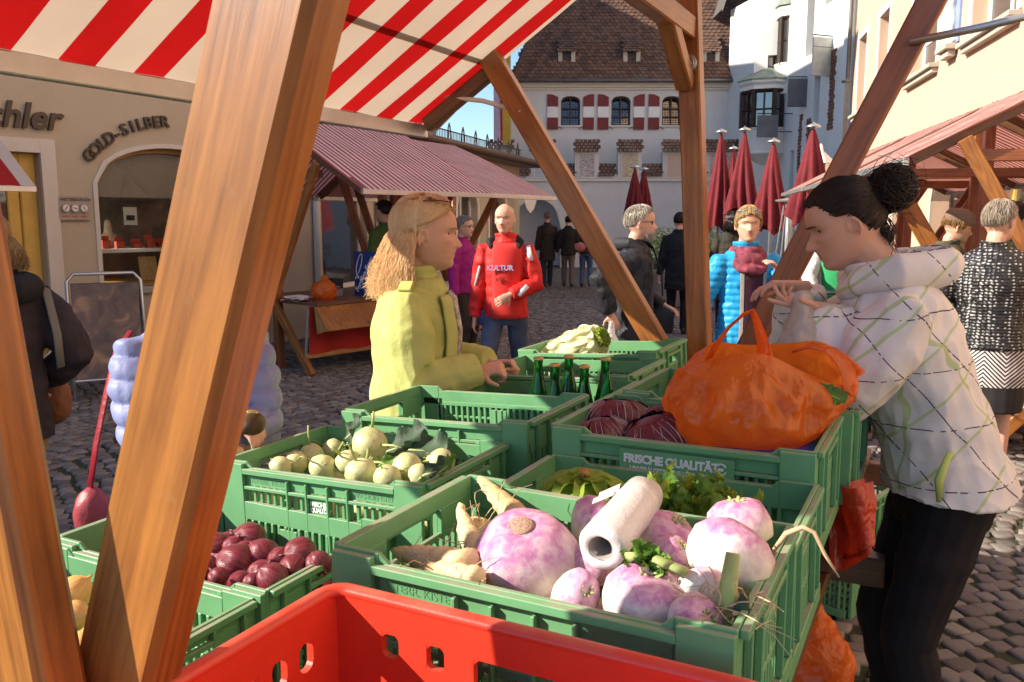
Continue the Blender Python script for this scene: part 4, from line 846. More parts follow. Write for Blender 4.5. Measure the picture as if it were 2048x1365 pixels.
tcv = thing('table_cover', 'white cover draped over the second stall table', 'tablecloth', LS2.location + Vector((.5, .3, .76)), R(-28))
obj('cloth', MB().add([(-.3, -.2, .02), (.36, -.2, .02), (.36, 1.3, .02), (-.3, 1.3, .02), (.40, -.2, -.26), (.40, 1.3, -.2), (.37, -.22, .0), (-.3, -.24, -.24)], [(0, 1, 2, 3), (1, 4, 5, 2), (0, 7, 4, 1)]).mesh('c'), mat('white linen', (.62, .58, .52), .9, .1, 3, .3, 7, dist=.02), tcv)
# ================================================================== closed parasols
MT['parasol'] = mat('maroon parasol cloth', (.16, .014, .02), .85, .2, 3, .25, 12, dist=.03, trans=.1)
def parasol(px, d, ztop, zbot, rad, label):
    g0 = PD(px, 438, d); p = thing('closed_parasol', label, 'parasol', (g0.x, g0.y, 0)); sd_ = random.Random(int(px))
    nfold = 9; rings = []
    for i in range(15):
        t_ = i / 14; z = ztop - .08 - (ztop - zbot) * t_; rr = .03 + rad * .8 * (t_ ** .8)
        ring = []
        for k in range(54):
            a = 2 * math.pi * k / 54; f = 1 + .30 * t_ * math.sin(nfold * a + 1.2 * math.sin(3 * t_ + px)) + .05 * math.sin(4 * a + px)
            zz = z + (.12 * math.sin(2 * a + px) + .06 * math.sin(5 * a)) * max(0, t_ - .6) / .4
            ring.append((rr * f * math.cos(a), rr * f * math.sin(a), zz))
        rings.append(ring)
    obj('cloth', MB().loft(rings, False).mesh('c', True), MT['parasol'], p)
    obj('pole', MB().tube([(0, 0, 0), (0, 0, ztop)], .03, 8).mesh('p', True), MT['steel'], p)
    obj('cap', MB().lathe([(.005, ztop + .06), (.02, ztop + .03), (.12, ztop - .01), (.13, ztop - .04), (.05, ztop - .05)], n=14).mesh('c', True), MT['alu'], p)
    obj('base', MB().lathe([(.32, 0), (.32, .06), (.06, .08)], n=14).mesh('b'), MT['gutter'], p)
def zat(py, d): return CZ + (HOR - py) / F * d
for px, d, yt, yb, rad, lab in ((1268, 22, 336, 424, .26, 'dark shaded parasol folded before the painted shields'), (1286, 23.5, 340, 416, .24, 'shaded parasol folded behind its dark twin at the shields'),
        (1437, 19, 268, 452, .34, 'deep maroon folded parasol nearest the timber post'), (1462, 21.5, 300, 440, .26, 'maroon folded parasol half hidden between two bigger ones'), (1483, 18.5, 264, 424, .36, 'tall maroon folded parasol hanging behind the woman in blue'), (1541, 17.5, 286, 446, .36, 'ragged red folded parasol left of the patio heater'), (1618, 15.5, 257, 428, .40, 'sunlit red folded parasol by the iron lantern')):
    parasol(px, d, zat(yt, d), zat(yb, d), rad, lab)
# patio heater, lantern, planters, boards
hp_ = PD(1577, 438, 16.2); ht = thing('patio_heater', 'slim pyramid patio heater between two red parasols', 'heater', (hp_.x, hp_.y, 0)); zt = zat(398, 16.2)
for sx in (-1, 1):
    for sy in (-1, 1): obj('rail', MB().tube([(sx * .2, sy * .2, .5), (sx * .07, sy * .07, zt - .08)], .014, 5).mesh('r'), MT['alu'], ht)
obj('burner_tube', MB().tube([(0, 0, .5), (0, 0, zt - .1)], .05, 10).mesh('t', True), glass('heater tube', (.3, .3, .3), .2), ht); obj('base', MB().bb(-.22, .22, -.22, .22, 0, .5).mesh('b', bevel=.02), MT['steel'], ht); obj('hood', MB().lathe([(.26, zt - .06), (.27, zt - .03), (.05, zt)], n=4).mesh('h'), MT['alu'], ht)
lp = PD(1642, 300, 18); lt_ = thing('wall_lantern', 'square glass street lantern under a pale peaked hood', 'lantern', (lp.x, lp.y, zat(368, 18)))
zh = zat(300, 18) - zat(368, 18)
obj('hood', MB().lathe([(.33, zh * .55), (.30, zh * .6), (.06, zh * .9), (.02, zh * 1.1)], n=4).mesh('h'), MT['whitepaint'], lt_); obj('glass', MB().lathe([(.2, 0.06), (.26, zh * .55)], n=4).mesh('g'), glass('lantern glass', (.55, .5, .4), .2), lt_)
q = MB()
for k in range(4): a = k * math.pi / 2; q.tube([(.2 * math.cos(a), .2 * math.sin(a), .04), (.27 * math.cos(a), .27 * math.sin(a), zh * .56)], .014, 4)
q.lathe([(.22, .02), (.22, .06)], n=4); obj('frame', q.mesh('f'), MT['iron'], lt_); obj('lamp_post', MB().tube([(0, 0, .04), (0, 0, -zat(368, 18))], .04, 8).mesh('p', True), MT['iron'], lt_)
def leaf_cloud(rad, n, ls, seed, c=(0, 0, 0)):
    r_ = random.Random(seed); mb = MB(); cols = []
    for i in range(n):
        a = r_.uniform(0, 6.28); b_ = math.acos(r_.uniform(-.4, 1)); rr = r_.uniform(.55, 1.0) * (1 + .25 * math.sin(3 * a + seed) * math.sin(2 * b_))
        p = Vector((c[0] + rad[0] * rr * math.sin(b_) * math.cos(a), c[1] + rad[1] * rr * math.sin(b_) * math.sin(a), c[2] + rad[2] * rr * math.cos(b_)))
        x = Vector((r_.gauss(0, 1), r_.gauss(0, 1), r_.gauss(0, 1))).normalized(); y = x.orthogonal().normalized(); s = ls * r_.uniform(.6, 1.3)
        mb.add([p - x * s, p + y * s * .4, p + x * s, p - y * s * .4], [(0, 1, 2, 3)]); k = r_.uniform(.6, 1.4); cols += [(.045 * k, .075 * k, .022 * k)] * 4
    me = mb.mesh('l'); vcol(me, np.array(cols)); return me
MT['leaf'] = vcolmat('foliage', .5, .4, .3)
for i, (px, d, lab) in enumerate(((1306, 17.0, 'low shrub in a concrete tub left of the timber post'), (1338, 15.8, 'broad shrub in a concrete tub close to the timber post'), (1432, 15.5, 'shrub in a concrete tub right of the timber post'))):
    g0 = PD(px, 438, d); pl = thing('planter', lab, 'planter', (g0.x, g0.y, 0))
    obj('tub', MB().lathe([(.33, 0), (.36, .05), (.38, .62), (.40, .64), (.40, .70), (.34, .70), (.33, .6)], n=22).mesh('t', True), plaster('exposed concrete %d' % i, (.36, .33, .29), .3), pl)
    sh2 = obj('shrub', leaf_cloud((.46, .46, .62), 1700, .035, i, (0, 0, .82)), MT['leaf'], pl); obj('stem', MB().tube([(0, 0, .55), (.02, 0, .95)], .03, 6).mesh('s'), MT['darkwood'], pl)
def aboard(lab, p, rz, w, h, lean, face, cat='sign'):
    b_ = thing('sandwich_board', lab, cat, p, rz)
    for s in (-1, 1):
        y0, y1 = s * lean, s * .02
        pts = [(-w / 2, y0, 0), (-w / 2, y1 + (y0 - y1) * .06, h * .94), (-w / 2 + .06, y1, h), (w / 2 - .06, y1, h), (w / 2, y1 + (y0 - y1) * .06, h * .94), (w / 2, y0, 0)]
        obj('tube_frame', MB().tube(pts, .016, 8).mesh('t', True), MT['alu'], b_)
        pn_ = MB().add([(-w / 2 + .03, y0 * .84 + y1 * .16, h * .16), (w / 2 - .03, y0 * .84 + y1 * .16, h * .16), (w / 2 - .03, y1 + (y0 - y1) * .1, h * .92), (-w / 2 + .03, y1 + (y0 - y1) * .1, h * .92)], [(0, 1, 2, 3)]); obj('poster_panel', pn_.mesh('p'), face, b_)
        obj('cross_bar', MB().tube([(-w / 2, y0 * .84 + y1 * .16, h * .15), (w / 2, y0 * .84 + y1 * .16, h * .15)], .012, 6).mesh('c'), MT['alu'], b_)
    return b_
m, t, b, o, N, L = nodes('menu poster'); tc = N('TexCoord'); n1 = N('TexNoise', Scale=5, Detail=5, Distortion=1); L(tc.outputs['Object'], n1.inputs['Vector']); r1 = ramp(N, [(.35, (.05, .035, .035)), (.55, (.13, .08, .06)), (.66, (.30, .17, .09))]); L(n1.outputs['Fac'], r1.inputs[0]); L(r1.outputs[0], b.inputs['Base Color']); b.inputs['Roughness'].default_value = .35
gp = PZ(165, 800, 0); aboard('brown poster sandwich board outside the goldsmith', (gp.x + .1, gp.y + .35, 0), R(28), .62, 1.12, .30, m)
gp = PD(1618, 438, 8.2); aboard('white sandwich board behind the slanted timber arm', (gp.x, gp.y, 0), R(25), .6, 1.25, .3, MT['whitepaint'])
# ================================================================== crates
MT['green'] = mat('green crate plastic', (.13, .33, .15), .45, .14, 5, .12, 90, dust=.8, spec=.45, dist=.004)
MT['red_plastic'] = mat('red crate plastic', (.62, .045, .022), .33, .12, 4, .1, 60, dust=.25, spec=.5, dist=.004)
CL, CW, CH = .582, .392, .235
def crate_meshes():
    t = .009; long_ = MB(); L_ = CL
    long_.bb(0, .075, 0, t, -.058, 0); long_.bb(L_ - .075, L_, 0, t, -.058, 0); long_.bb(.075, L_ - .075, 0, t, -.058, -.014)
    poly_extrude(long_, [(.075, -.014), (.092, -.014), (.075, 0)], .0003, t - .0003); poly_extrude(long_, [(L_ - .075, -.014), (L_ - .075, 0), (L_ - .092, -.014)], .0003, t - .0003)
    for x0, x1 in ((0, .07), (L_ - .07, L_)): long_.bb(x0, x1, -.012, 0, -CH, -.004)
    long_.bb(.07, L_ - .07, -.013, -.0005, -.028, -.015); long_.bb(.07, L_ - .07, -.010, .0, -.066, -.058); long_.bb(.07, L_ - .07, 0, t, -.138, -.128); long_.bb(.07, L_ - .07, -.011, t, -CH, -CH + .034)
    x = .07
    while x < L_ - .075:
        long_.bb(x, x + .0085, 0, t, -.128, -.058); x += .0205
    x = .07
    while x < L_ - .075:
        long_.bb(x, x + .0085, 0, t, -CH + .034, -.138); x += .0205
    for x in (.205, .262, .324, .381): long_.bb(x - .003, x + .003, -.0115, -.0005, -.2, -.035)
    for x0 in (.262, .4): long_.bb(x0 + .003, x0 + .056, -.002, t, -.128, -.066) if x0 < .3 else None
    lm_ = long_.mesh('long', bevel=.0012, fix=True); lm_.materials.append(MT['green'])
    e = MB(); W_ = CW - 2 * t
    e.bb(0, W_, 0, t, -.03, -.0); e.bb(0, .105, 0, t, -.075, -.03); e.bb(W_ - .105, W_, 0, t, -.075, -.03); e.bb(0.105, W_ - .105, 0, t, -.086, -.075); e.bb(0, .105, 0, t, -.086, -.075); e.bb(W_ - .105, W_, 0, t, -.086, -.075)
    e.bb(.0, W_, -.012, -.0005, -.014, -.002); e.bb(.1, W_ - .1, -.011, -.0005, -.04, -.03); e.bb(0, W_, 0, t, -.148, -.138); e.bb(0, W_, -.01, t, -CH, -CH + .034)
    for z0, z1 in ((-.138, -.086), (-CH + .034, -.148)):
        y = .012
        while y < W_ - .01: e.bb(y, y + .0085, 0, t, z0, z1); y += .0205
    for y in (.03, .1, W_ - .1, W_ - .03): e.bb(y - .003, y + .003, -.0115, -.0005, -.2, -.015)
    em = e.mesh('end', bevel=.0012, fix=True); em.materials.append(MT['green'])
    f = MB(); 
    for i in range(14): y = .02 + i * .027; f.bb(.008, CL - .008, y - .006, y + .006, -CH + .004, -CH + .010)
    for i in range(18): x = .03 + i * .031; f.bb(x - .004, x + .004, .008, CW - .008, -CH + .0035, -CH + .0095)
    fm_ = f.mesh('floor'); fm_.materials.append(MT['green'])
    return lm_, em, fm_
LONG, END, FLOOR = crate_meshes()
emb = MT['green']; white_print = mat('white print', (.72, .74, .72), .6, .06)
riser_m = MT['wood_dark']
def crate(lab, u, w, z, tilt=0, words=None, print_=0, group='green vegetable crates on the stall', rz=0, loc=None, riser=True, name='vegetable_crate'):
    c = thing(name, lab, 'crate', loc if loc is not None else UW(u, w, z), -TH + rz, group)
    c.rotation_euler = (0, -tilt, -TH + rz)
    obj('long_wall', LONG, None, c)
    obj('long_wall', LONG, None, c, False, Matrix.Translation((CL, CW, 0)) @ Matrix.Rotation(math.pi, 4, 'Z'))
    t = .009
    obj('end_wall', END, None, c, False, Matrix.Translation((0, CW - t, 0)) @ Matrix.Rotation(-math.pi / 2, 4, 'Z'))
    obj('end_wall', END, None, c, False, Matrix.Translation((CL, t, 0)) @ Matrix.Rotation(math.pi / 2, 4, 'Z'))
    obj('floor', FLOOR, None, c)
    FM = lambda x, z_: frame_mtx((x, -.0004, z_), (1, 0, 0), (0, 0, 1))
    if words:
        text('embossed_lettering', words[0], .0185, emb, c, FM(.078, -.051), .0003, spacing=.95); text('embossed_lettering', words[1], .0165, emb, c, FM(.388, -.051), .0003, spacing=.9)
    if print_ == 1:
        obj('print_field', MB().bb(.165, .42, -.0118, -.004, -.105, -.0345).mesh('pf'), MT['green'], c)
        FM2 = lambda x, z_: frame_mtx((x, -.0125, z_), (1, 0, 0), (0, 0, 1))
        text('printed_lettering', 'FRISCHE QUALITÄT', .026, white_print, c, FM2(.175, -.064), .0006, bold=.0012, spacing=.92); text('printed_lettering', 'UNVERÄUSSERLICHE LEIHSTEIGE', .0125, white_print, c, FM2(.19, -.081), .0006, bold=.0003)
        em_ = MB().tube([(.392 + .012 * math.cos(a), -.0128, -.057 + .012 * math.sin(a)) for a in [.5 + 5.4 * i / 16 for i in range(17)]], .0016, 5); em_.bb(.386, .398, -.0135, -.0125, -.060, -.054); obj('printed_emblem', em_.mesh('e'), white_print, c)
    if print_ == 2:
        FM2 = lambda x, z_: frame_mtx((x, -.003, z_), (1, 0, 0), (0, 0, 1))
        text('printed_lettering', 'FRISCHE\nQUALITÄT', .014, white_print, c, FM2(.268, -.085), .0006, bold=.0006, spacing=.9); obj('printed_emblem', MB().tube([(.312 + .006 * math.cos(a), -.0035, -.093 + .006 * math.sin(a)) for a in [6.28 * i / 12 for i in range(13)]], .001, 4).mesh('e'), white_print, c)
    if riser:
        h = z - CH - (TZ + .015)
        if h > .02:
            for yy in (.08, .30): obj('riser', MB().bb(.03, CL - .03, yy - .03, yy + .03, -CH - h + .004, -CH - .001).mesh('r'), riser_m, c)
    return c
wd = ('ÖSTERR. KISTE', 'FRISCHDIENSTKISTE')
KR = {}
KR['A'] = crate('green crate heaped with turnips and parsnips', -.77, .942, 1.148, 0, wd)
KR['B'] = crate('green crate with lettuce between the turnips and the radicchio', -.782, 1.352, 1.082, .02)
KR['C'] = crate('green crate of radicchio printed in white on its side', -.792, 1.768, 1.146, .01, None, 1)
KR['K'] = crate('green crate under the big orange bag, behind the radicchio', -.76, 2.172, 1.158, .0)
KR['O'] = crate('green crate full of red onions behind the thick timber arm', -1.635, 1.088, .957, 0, wd)
KR['I'] = crate('green crate with yellow onions at the foot of the timber arm', -1.65, .688, .947)
KR['D'] = crate('green crate of pale kohlrabi with leaves', -1.552, 1.482, 1.036, .035, wd, 2)
KR['E'] = crate('empty looking green crate between kohlrabi and bottles, by the blonde woman', -1.495, 1.88, 1.088, .045)
KR['F'] = crate('green crate holding the green bottles', -1.475, 2.275, 1.056, .05)
KR['G'] = crate('green crate behind the bottles', -1.505, 2.672, 1.072, .05)
KR['H'] = crate('green crate with a pale Chinese cabbage at the far stall end', -1.535, 3.072, 1.092, .06)
gx_ = PZ(1695, 1240, 0); gd_ = PZ(1772, 1172, 0) - gx_; ga_ = math.atan2(gd_.y, gd_.x)
for k_, lb_ in enumerate(('lower green crate standing on the cobbles beside the vendor', 'upper green crate stacked beside the vendor behind the red bag')): KR['X%d' % k_] = crate(lb_, 0, 0, .235, group='green crates stacked on the cobbles', loc=gx_ + Vector((0, 0, .237 * (k_ + 1))), rz=ga_ + TH, riser=False)
# red crate nearest to us
rc = thing('red_crate', 'red plastic crate with rounded holes in front of the turnips', 'crate', UW(-.722, .482, 1.118), -TH)
def rounded_holes(Lx, H, holes, T=.012):
    me = wall_mesh(Lx, 0, T, holes, z0=-H); 
    return me
def redwall(nm, Lx, holes, mtx):
    q = wall_mesh(Lx, 0, .011, holes, z0=-.25); w_ = obj(nm, q, MT['red_plastic'], rc, False, mtx)
    fr = MB()
    for (a, b_, c_, d_) in holes:
        r_ = min(.012, (d_ - c_) * .3)
        for (cx, cz, sx, sz) in ((a, c_, 1, 1), (b_, c_, -1, 1), (b_, d_, -1, -1), (a, d_, 1, -1)):      # rounded hole corners
            pts = [(cx - .001 * sx, cz - .001 * sz)] + [(cx + sx * r_ * (1 - math.cos(k * math.pi / 8)), cz + sz * r_ * (1 - math.sin(k * math.pi / 8))) for k in range(5)]
            poly_extrude(fr, pts, .0005, .0105)
    tag(obj('hole_corners', fr.mesh('h', fix=True), MT['red_plastic'], w_), kind='stuff')
    return w_
bh_ = [(.085, .112, -.075, -.042), (.155, .182, -.075, -.042), (.225, .375, -.092, -.045), (.42, .447, -.075, -.042), (.49, .517, -.075, -.042)]
bh_ += [(.06 + .08 * i, .09 + .08 * i, -.18, -.14) for i in range(7)]
redwall('back_wall', .585, bh_, Matrix.Translation((0, .385, 0)))
redwall('front_wall', .585, bh_, Matrix.Translation((.585, .012, 0)) @ Matrix.Rotation(math.pi, 4, 'Z'))
sh_ = [(.05, .077, -.085, -.045), (.10, .127, -.085, -.045), (.15, .24, -.1, -.048), (.27, .297, -.085, -.045)]
redwall('side_wall', .372, sh_, Matrix.Translation((.0, .385, 0)) @ Matrix.Rotation(-math.pi / 2, 4, 'Z') @ Matrix.Translation((0, 0, 0)))
redwall('side_wall', .372, sh_, Matrix.Translation((.585, .012, 0)) @ Matrix.Rotation(math.pi / 2, 4, 'Z'))
rp = []; rr_ = .028
for cx, cy, a0 in ((rr_, rr_, math.pi), (.585 - rr_, rr_, 1.5 * math.pi), (.585 - rr_, .396 - rr_, 0), (rr_, .396 - rr_, .5 * math.pi)):
    rp += [(cx + rr_ * math.cos(a0 + k * math.pi / 10), cy + rr_ * math.sin(a0 + k * math.pi / 10), 0) for k in range(6)]
rp.append(rp[0]); obj('rolled_rim', MB().tube(rp, [(.0125, .0095)] * len(rp), 10, caps=False).mesh('r', True), MT['red_plastic'], rc)
obj('floor', MB().bb(.005, .58, .005, .39, -.25, -.24).mesh('f'), MT['red_plastic'], rc)
for s0 in ((.07, .2), (.3, .2), (.45, .2)): obj('riser', MB().bb(s0[0], s0[0] + .06, .05, .35, -1.118 + TZ + .016, -.2505).mesh('r'), riser_m, rc)
for i in range(6):
    sp = thing('leaf_scrap', 'dark wilted leaf scrap stuck inside the red crate', 'leaf', UW(-.722, .482, 1.118) + UU * (.12 + .055 * i + rng.uniform(-.02, .02)) + WW * .383 + Vector((0, 0, -.11 - rng.uniform(0, .06))), -TH, 'leaf scraps in the red crate')
    s_ = rng.uniform(.006, .014); obj('scrap', MB().add([(-s_, -.002, 0), (0, -.004, -s_), (s_ * .8, -.002, .2 * s_), (.1 * s_, -.003, s_)], [(0, 1, 2, 3)]).mesh('s'), mat('wilted leaf %d' % i, (.10, .012, .025), .7), sp)
# ================================================================== produce
def streak(name, cols, stretch=(14, 14, 1.2), sc=2.0, rough=.35, z_lo=None, z_hi=None, low=None, spec=.5, bump=.15, spot=None, mer=0):
    """Skin colour that runs in streaks from crown to root; optionally pale towards the root."""
    m, t, b, o, N, L = nodes(name)
    tc = N('TexCoord'); oi = N('ObjectInfo'); mp = N('Mapping'); mp.inputs['Scale'].default_value = stretch; L(tc.outputs['Object'], mp.inputs[0]); ad = N('VectorMath', operation='ADD'); cm = N('CombineXYZ'); ml = N('Math', operation='MULTIPLY'); ml.inputs[1].default_value = 30; L(oi.outputs['Random'], ml.inputs[0]); L(ml.outputs[0], cm.inputs[0]); L(ml.outputs[0], cm.inputs[1]); L(mp.outputs[0], ad.inputs[0]); L(cm.outputs[0], ad.inputs[1])
    n1 = N('TexNoise', Scale=sc, Detail=7, Roughness=.65, Distortion=.4); L(ad.outputs[0], n1.inputs['Vector'])
    if mer:
        fl = N('VectorMath', operation='MULTIPLY'); fl.inputs[1].default_value = (1, 1, 0); L(tc.outputs['Object'], fl.inputs[0]); nm_ = N('VectorMath', operation='NORMALIZE'); L(fl.outputs[0], nm_.inputs[0]); sc1 = N('VectorMath', operation='SCALE'); sc1.inputs['Scale'].default_value = mer; L(nm_.outputs[0], sc1.inputs[0]); zz_ = N('VectorMath', operation='MULTIPLY'); zz_.inputs[1].default_value = (.3, .3, .5); L(tc.outputs['Object'], zz_.inputs[0]); a4 = N('VectorMath', operation='ADD'); L(sc1.outputs[0], a4.inputs[0]); L(zz_.outputs[0], a4.inputs[1]); a5 = N('VectorMath', operation='ADD'); L(a4.outputs[0], a5.inputs[0]); L(cm.outputs[0], a5.inputs[1]); L(a5.outputs[0], n1.inputs['Vector'])
    r1 = ramp(N, cols); L(n1.outputs['Fac'], r1.inputs[0]); out = r1.outputs[0]
    if low is not None:
        sx = N('SeparateXYZ'); L(tc.outputs['Object'], sx.inputs[0]); n2 = N('TexNoise', Scale=2.2, Detail=6, Roughness=.6); L(ad.outputs[0], n2.inputs['Vector']); n9 = N('TexNoise', Scale=3.0, Detail=4); a9 = N('VectorMath', operation='ADD'); L(tc.outputs['Object'], a9.inputs[0]); L(cm.outputs[0], a9.inputs[1]); L(a9.outputs[0], n9.inputs['Vector'])
        a1 = N('Math', operation='MULTIPLY_ADD'); a1.inputs[1].default_value = 1.1; L(n9.outputs['Fac'], a1.inputs[0]); L(sx.outputs['Z'], a1.inputs[2]); a2 = N('Math', operation='MULTIPLY_ADD'); a2.inputs[1].default_value = .7; L(n2.outputs['Fac'], a2.inputs[0]); L(a1.outputs[0], a2.inputs[2])
        k = N('MapRange'); k.inputs[1].default_value = z_lo; k.inputs[2].default_value = z_hi; L(a2.outputs[0], k.inputs[0]); mx = N('MixRGB'); L(k.outputs[0], mx.inputs[0]); mx.inputs[1].default_value = c4(low); L(out, mx.inputs[2]); out = mx.outputs[0]
    if spot is not None:
        n3 = N('TexNoise', Scale=7, Detail=8, Roughness=.75); L(ad.outputs[0], n3.inputs['Vector']); k3 = N('MapRange'); k3.inputs[1].default_value = .58; k3.inputs[2].default_value = .7; k3.inputs[4].default_value = .8; L(n3.outputs['Fac'], k3.inputs[0]); m3 = N('MixRGB'); L(k3.outputs[0], m3.inputs[0]); L(out, m3.inputs[1]); m3.inputs[2].default_value = c4(spot); out = m3.outputs[0]
    L(out, b.inputs['Base Color']); b.inputs['Roughness'].default_value = rough; b.inputs['Specular IOR Level'].default_value = spec
    b.inputs['Subsurface Weight'].default_value = .0
    bp = N('Bump', Strength=bump, Distance=.05); L(n1.outputs['Fac'], bp.inputs['Height']); L(bp.outputs[0], b.inputs['Normal'])
    return m
MT['turnip'] = streak('turnip skin', [(.25, (.36, .10, .26)), (.45, (.50, .21, .38)), (.6, (.62, .40, .48)), (.8, (.40, .13, .29))], (1.6, 1.6, 1.0), 2.0, .40, .75, 1.45, (.78, .72, .60), .4, .12, (.55, .42, .27))
MT['onion'] = streak('red onion skin', [(.25, (.06, .006, .014)), (.45, (.15, .016, .03)), (.6, (.25, .04, .055)), (.75, (.42, .18, .15))], (6, 6, .5), 2.0, .34, None, None, None, .45, .25, (.20, .075, .05), 5.0)
MT['yonion'] = streak('yellow onion skin', [(.25, (.55, .25, .06)), (.6, (.7, .45, .16)), (.9, (.75, .6, .3))], (7, 7, .5), 2.0, .35, mer=5)
MT['kohl'] = streak('kohlrabi skin', [(.3, (.44, .47, .21)), (.55, (.56, .56, .28)), (.8, (.66, .62, .38))], (1.5, 1.5, 1.5), 2.0, .45, spot=(.40, .28, .14))
MT['parsnip'] = streak('parsnip skin', [(.3, (.50, .36, .17)), (.55, (.66, .53, .30)), (.8, (.74, .62, .40))], (1, 1, 9), 2.0, .7, spec=.25, bump=.4, spot=(.42, .27, .12))
MT['radic'] = streak('radicchio leaf', [(.38, (.075, .008, .018)), (.6, (.14, .012, .03)), (.72, (.20, .03, .05)), (.76, (.62, .45, .42))], (3, 3, 1.0), 2.4, .38)
MT['stalk'] = mat('pale green stalk', (.42, .50, .18), .5, .2, 20, spec=.4, trans=.2); MT['leafdark'] = mat('dark blue green leaf', (.045, .085, .045), .6, .3, 14, .4, 30, trans=.2)
MT['leaflight'] = mat('yellow green salad leaf', (.30, .42, .05), .5, .3, 16, .3, 40, trans=.4); MT['leafgreen'] = mat('fresh green leaf', (.12, .25, .035), .5, .35, 18, .3, 40, trans=.35)
MT['napa'] = mat('pale cabbage leaf', (.80, .79, .50), .5, .14, 8, .3, 25, trans=.35); MT['rootlet'] = mat('dry rootlet', (.52, .38, .22), .8, .2)
MT['film_roll'] = mat('white bag roll film', (.80, .78, .75), .3, .05, 8, .5, 18, trans=.25, spec=.6, dist=.01); MT['card'] = mat('grey cardboard', (.28, .24, .20), .9, .1)
def unit(prof, n=28, amp=.05, seed=0, fr=1.6):
    q = MB().lathe(prof, n=n).mesh('u', True, fix=True); displace(q, amp, (fr,) * 3, seed); return q
TURN = [unit([(.0, .80), (.10, .80), (.2, .84), (.42, .85), (.72, .68), (.93, .35), (1.0, .0), (.93, -.38), (.72, -.68), (.45, -.86), (.2, -.97), (.08, -1.08), (.03, -1.3), (.005, -1.55)], 36, .15, s, 1.2) for s in range(3)]
for q in TURN: q.materials.append(MT['turnip'])
ONI = [unit([(.0, 1.28), (.05, 1.3), (.09, 1.1), (.16, .98), (.45, .86), (.78, .58), (.97, .2), (1.0, -.05), (.92, -.4), (.7, -.68), (.38, -.85), (.14, -.9), (.1, -.96), (.0, -.97)], 26, .05, s + 20) for s in range(3)]
KOH = [unit([(0, .84), (.15, .84), (.3, .82), (.62, .70), (.9, .4), (1.0, 0), (.93, -.38), (.68, -.72), (.35, -.88), (.12, -.95), (.1, -1.15), (0, -1.15)], 26, .07, s + 40) for s in range(3)]
def place(o, p, r, tiltx=0, tilty=0, rz=0, sq=(1, 1, 1)):
    o.location = p; o.rotation_euler = (tiltx, tilty, rz); o.scale = (r * sq[0], r * sq[1], r * sq[2]); return o
def px_r(p, rpx):                       # a radius in metres for a size read off at that distance
    return rpx * (p - Vector((0, 0, CZ))).length / F
def rootlets(parent, n, seed, z0=-.9, spread=.5, L_=.6):
    r_ = random.Random(seed); q = MB()
    for i in range(n):
        a = r_.uniform(0, 6.28); p = Vector((.15 * math.cos(a), .15 * math.sin(a), z0)); pts = [p]
        d = Vector((math.cos(a) * spread, math.sin(a) * spread, -1))
        for k in range(4): p = p + d * (L_ / 4); d += Vector((r_.uniform(-.5, .5), r_.uniform(-.5, .5), r_.uniform(-.2, .5))); pts.append(p)
        q.tube(pts, [.02, .018, .014, .01, .006], 4)
    return obj('rootlets', q.mesh('r'), MT['rootlet'], parent)
def crown(parent, n, seed, h=.35):
    r_ = random.Random(seed); q = MB()
    for i in range(n):
        a = 6.28 * i / n + r_.uniform(-.3, .3); q.tube([(.1 * math.cos(a), .1 * math.sin(a), .74), (.2 * math.cos(a), .2 * math.sin(a), .84), (.28 * math.cos(a), .28 * math.sin(a), .86 + h * r_.uniform(.05, .35))], [(.07, .04), (.06, .035), (.045, .02)], 6)
    return obj('crown_stubs', q.mesh('c', True), MT['stalk'], parent)
tl_ = [(1055, 1112, 1.10, 102, (.25, -.30, .3), (1.02, 1, .86), 'largest purple turnip, lying beside the white bag roll'),
       (1458, 1112, 1.13, 84, (.2, .55, 1.0), (1.05, 1, .80), 'big turnip with a pale side against the right crate wall'),
       (1478, 1046, 1.255, 60, (-.1, .1, 2.0), (1.05, 1, .85), 'turnip with ringed cut crown behind the big pale sided one'),
       (1330, 1082, 1.245, 64, (.5, -.3, 1.5), (1, 1, .95), 'bright purple turnip behind the celery greens'),
       (1200, 1052, 1.27, 62, (.1, .4, .2), (1, 1, .9), 'tan shaded turnip behind the white bag roll'),
       (1290, 1200, 1.025, 82, (.15, .1, .6), (1.02, 1, .8), 'pale turnip with purple crown under the celery greens'),
       (1415, 1190, 1.06, 56, (.8, .3, 2.2), (1, 1, .9), 'magenta turnip next to the cut celery stalk'),
       (1392, 1247, .995, 58, (.9, -.2, .7), (1, 1, .85), 'small round turnip at the front crate wall'),
       (1152, 1190, 1.02, 52, (.9, .5, .1), (.8, 1, 1.1), 'narrow dark turnip below the largest turnip'),
       (1188, 1128, 1.13, 46, (.4, -.6, 1.1), (1, 1, 1), 'shaded turnip under the end of the bag roll'),
       (1345, 1112, 1.165, 40, (.6, .2, .4), (1, 1, 1), 'little red tinged turnip behind the celery greens')]
for i, (px, py, k, rp_, rot, sq, lab) in enumerate(tl_):
    p = PW(px, py, k); t_ = thing('turnip', lab, 'turnip', p, group='turnips in the near crate'); place(t_, p, px_r(p, rp_), *rot, sq); obj('root', TURN[i % 3], None, t_); rootlets(t_, 7, i); crown(t_, 7 if i != 5 else 5, i, .35) if i else obj('crown_scar', MB().lathe([(.26, .82), (.24, .88), (.17, .86), (.14, .91), (.07, .86), (.02, .90)], n=20).mesh('c', True), mat('crown scar', (.34, .15, .20), .8, .5, 30, col2=(.5, .36, .22)), t_)
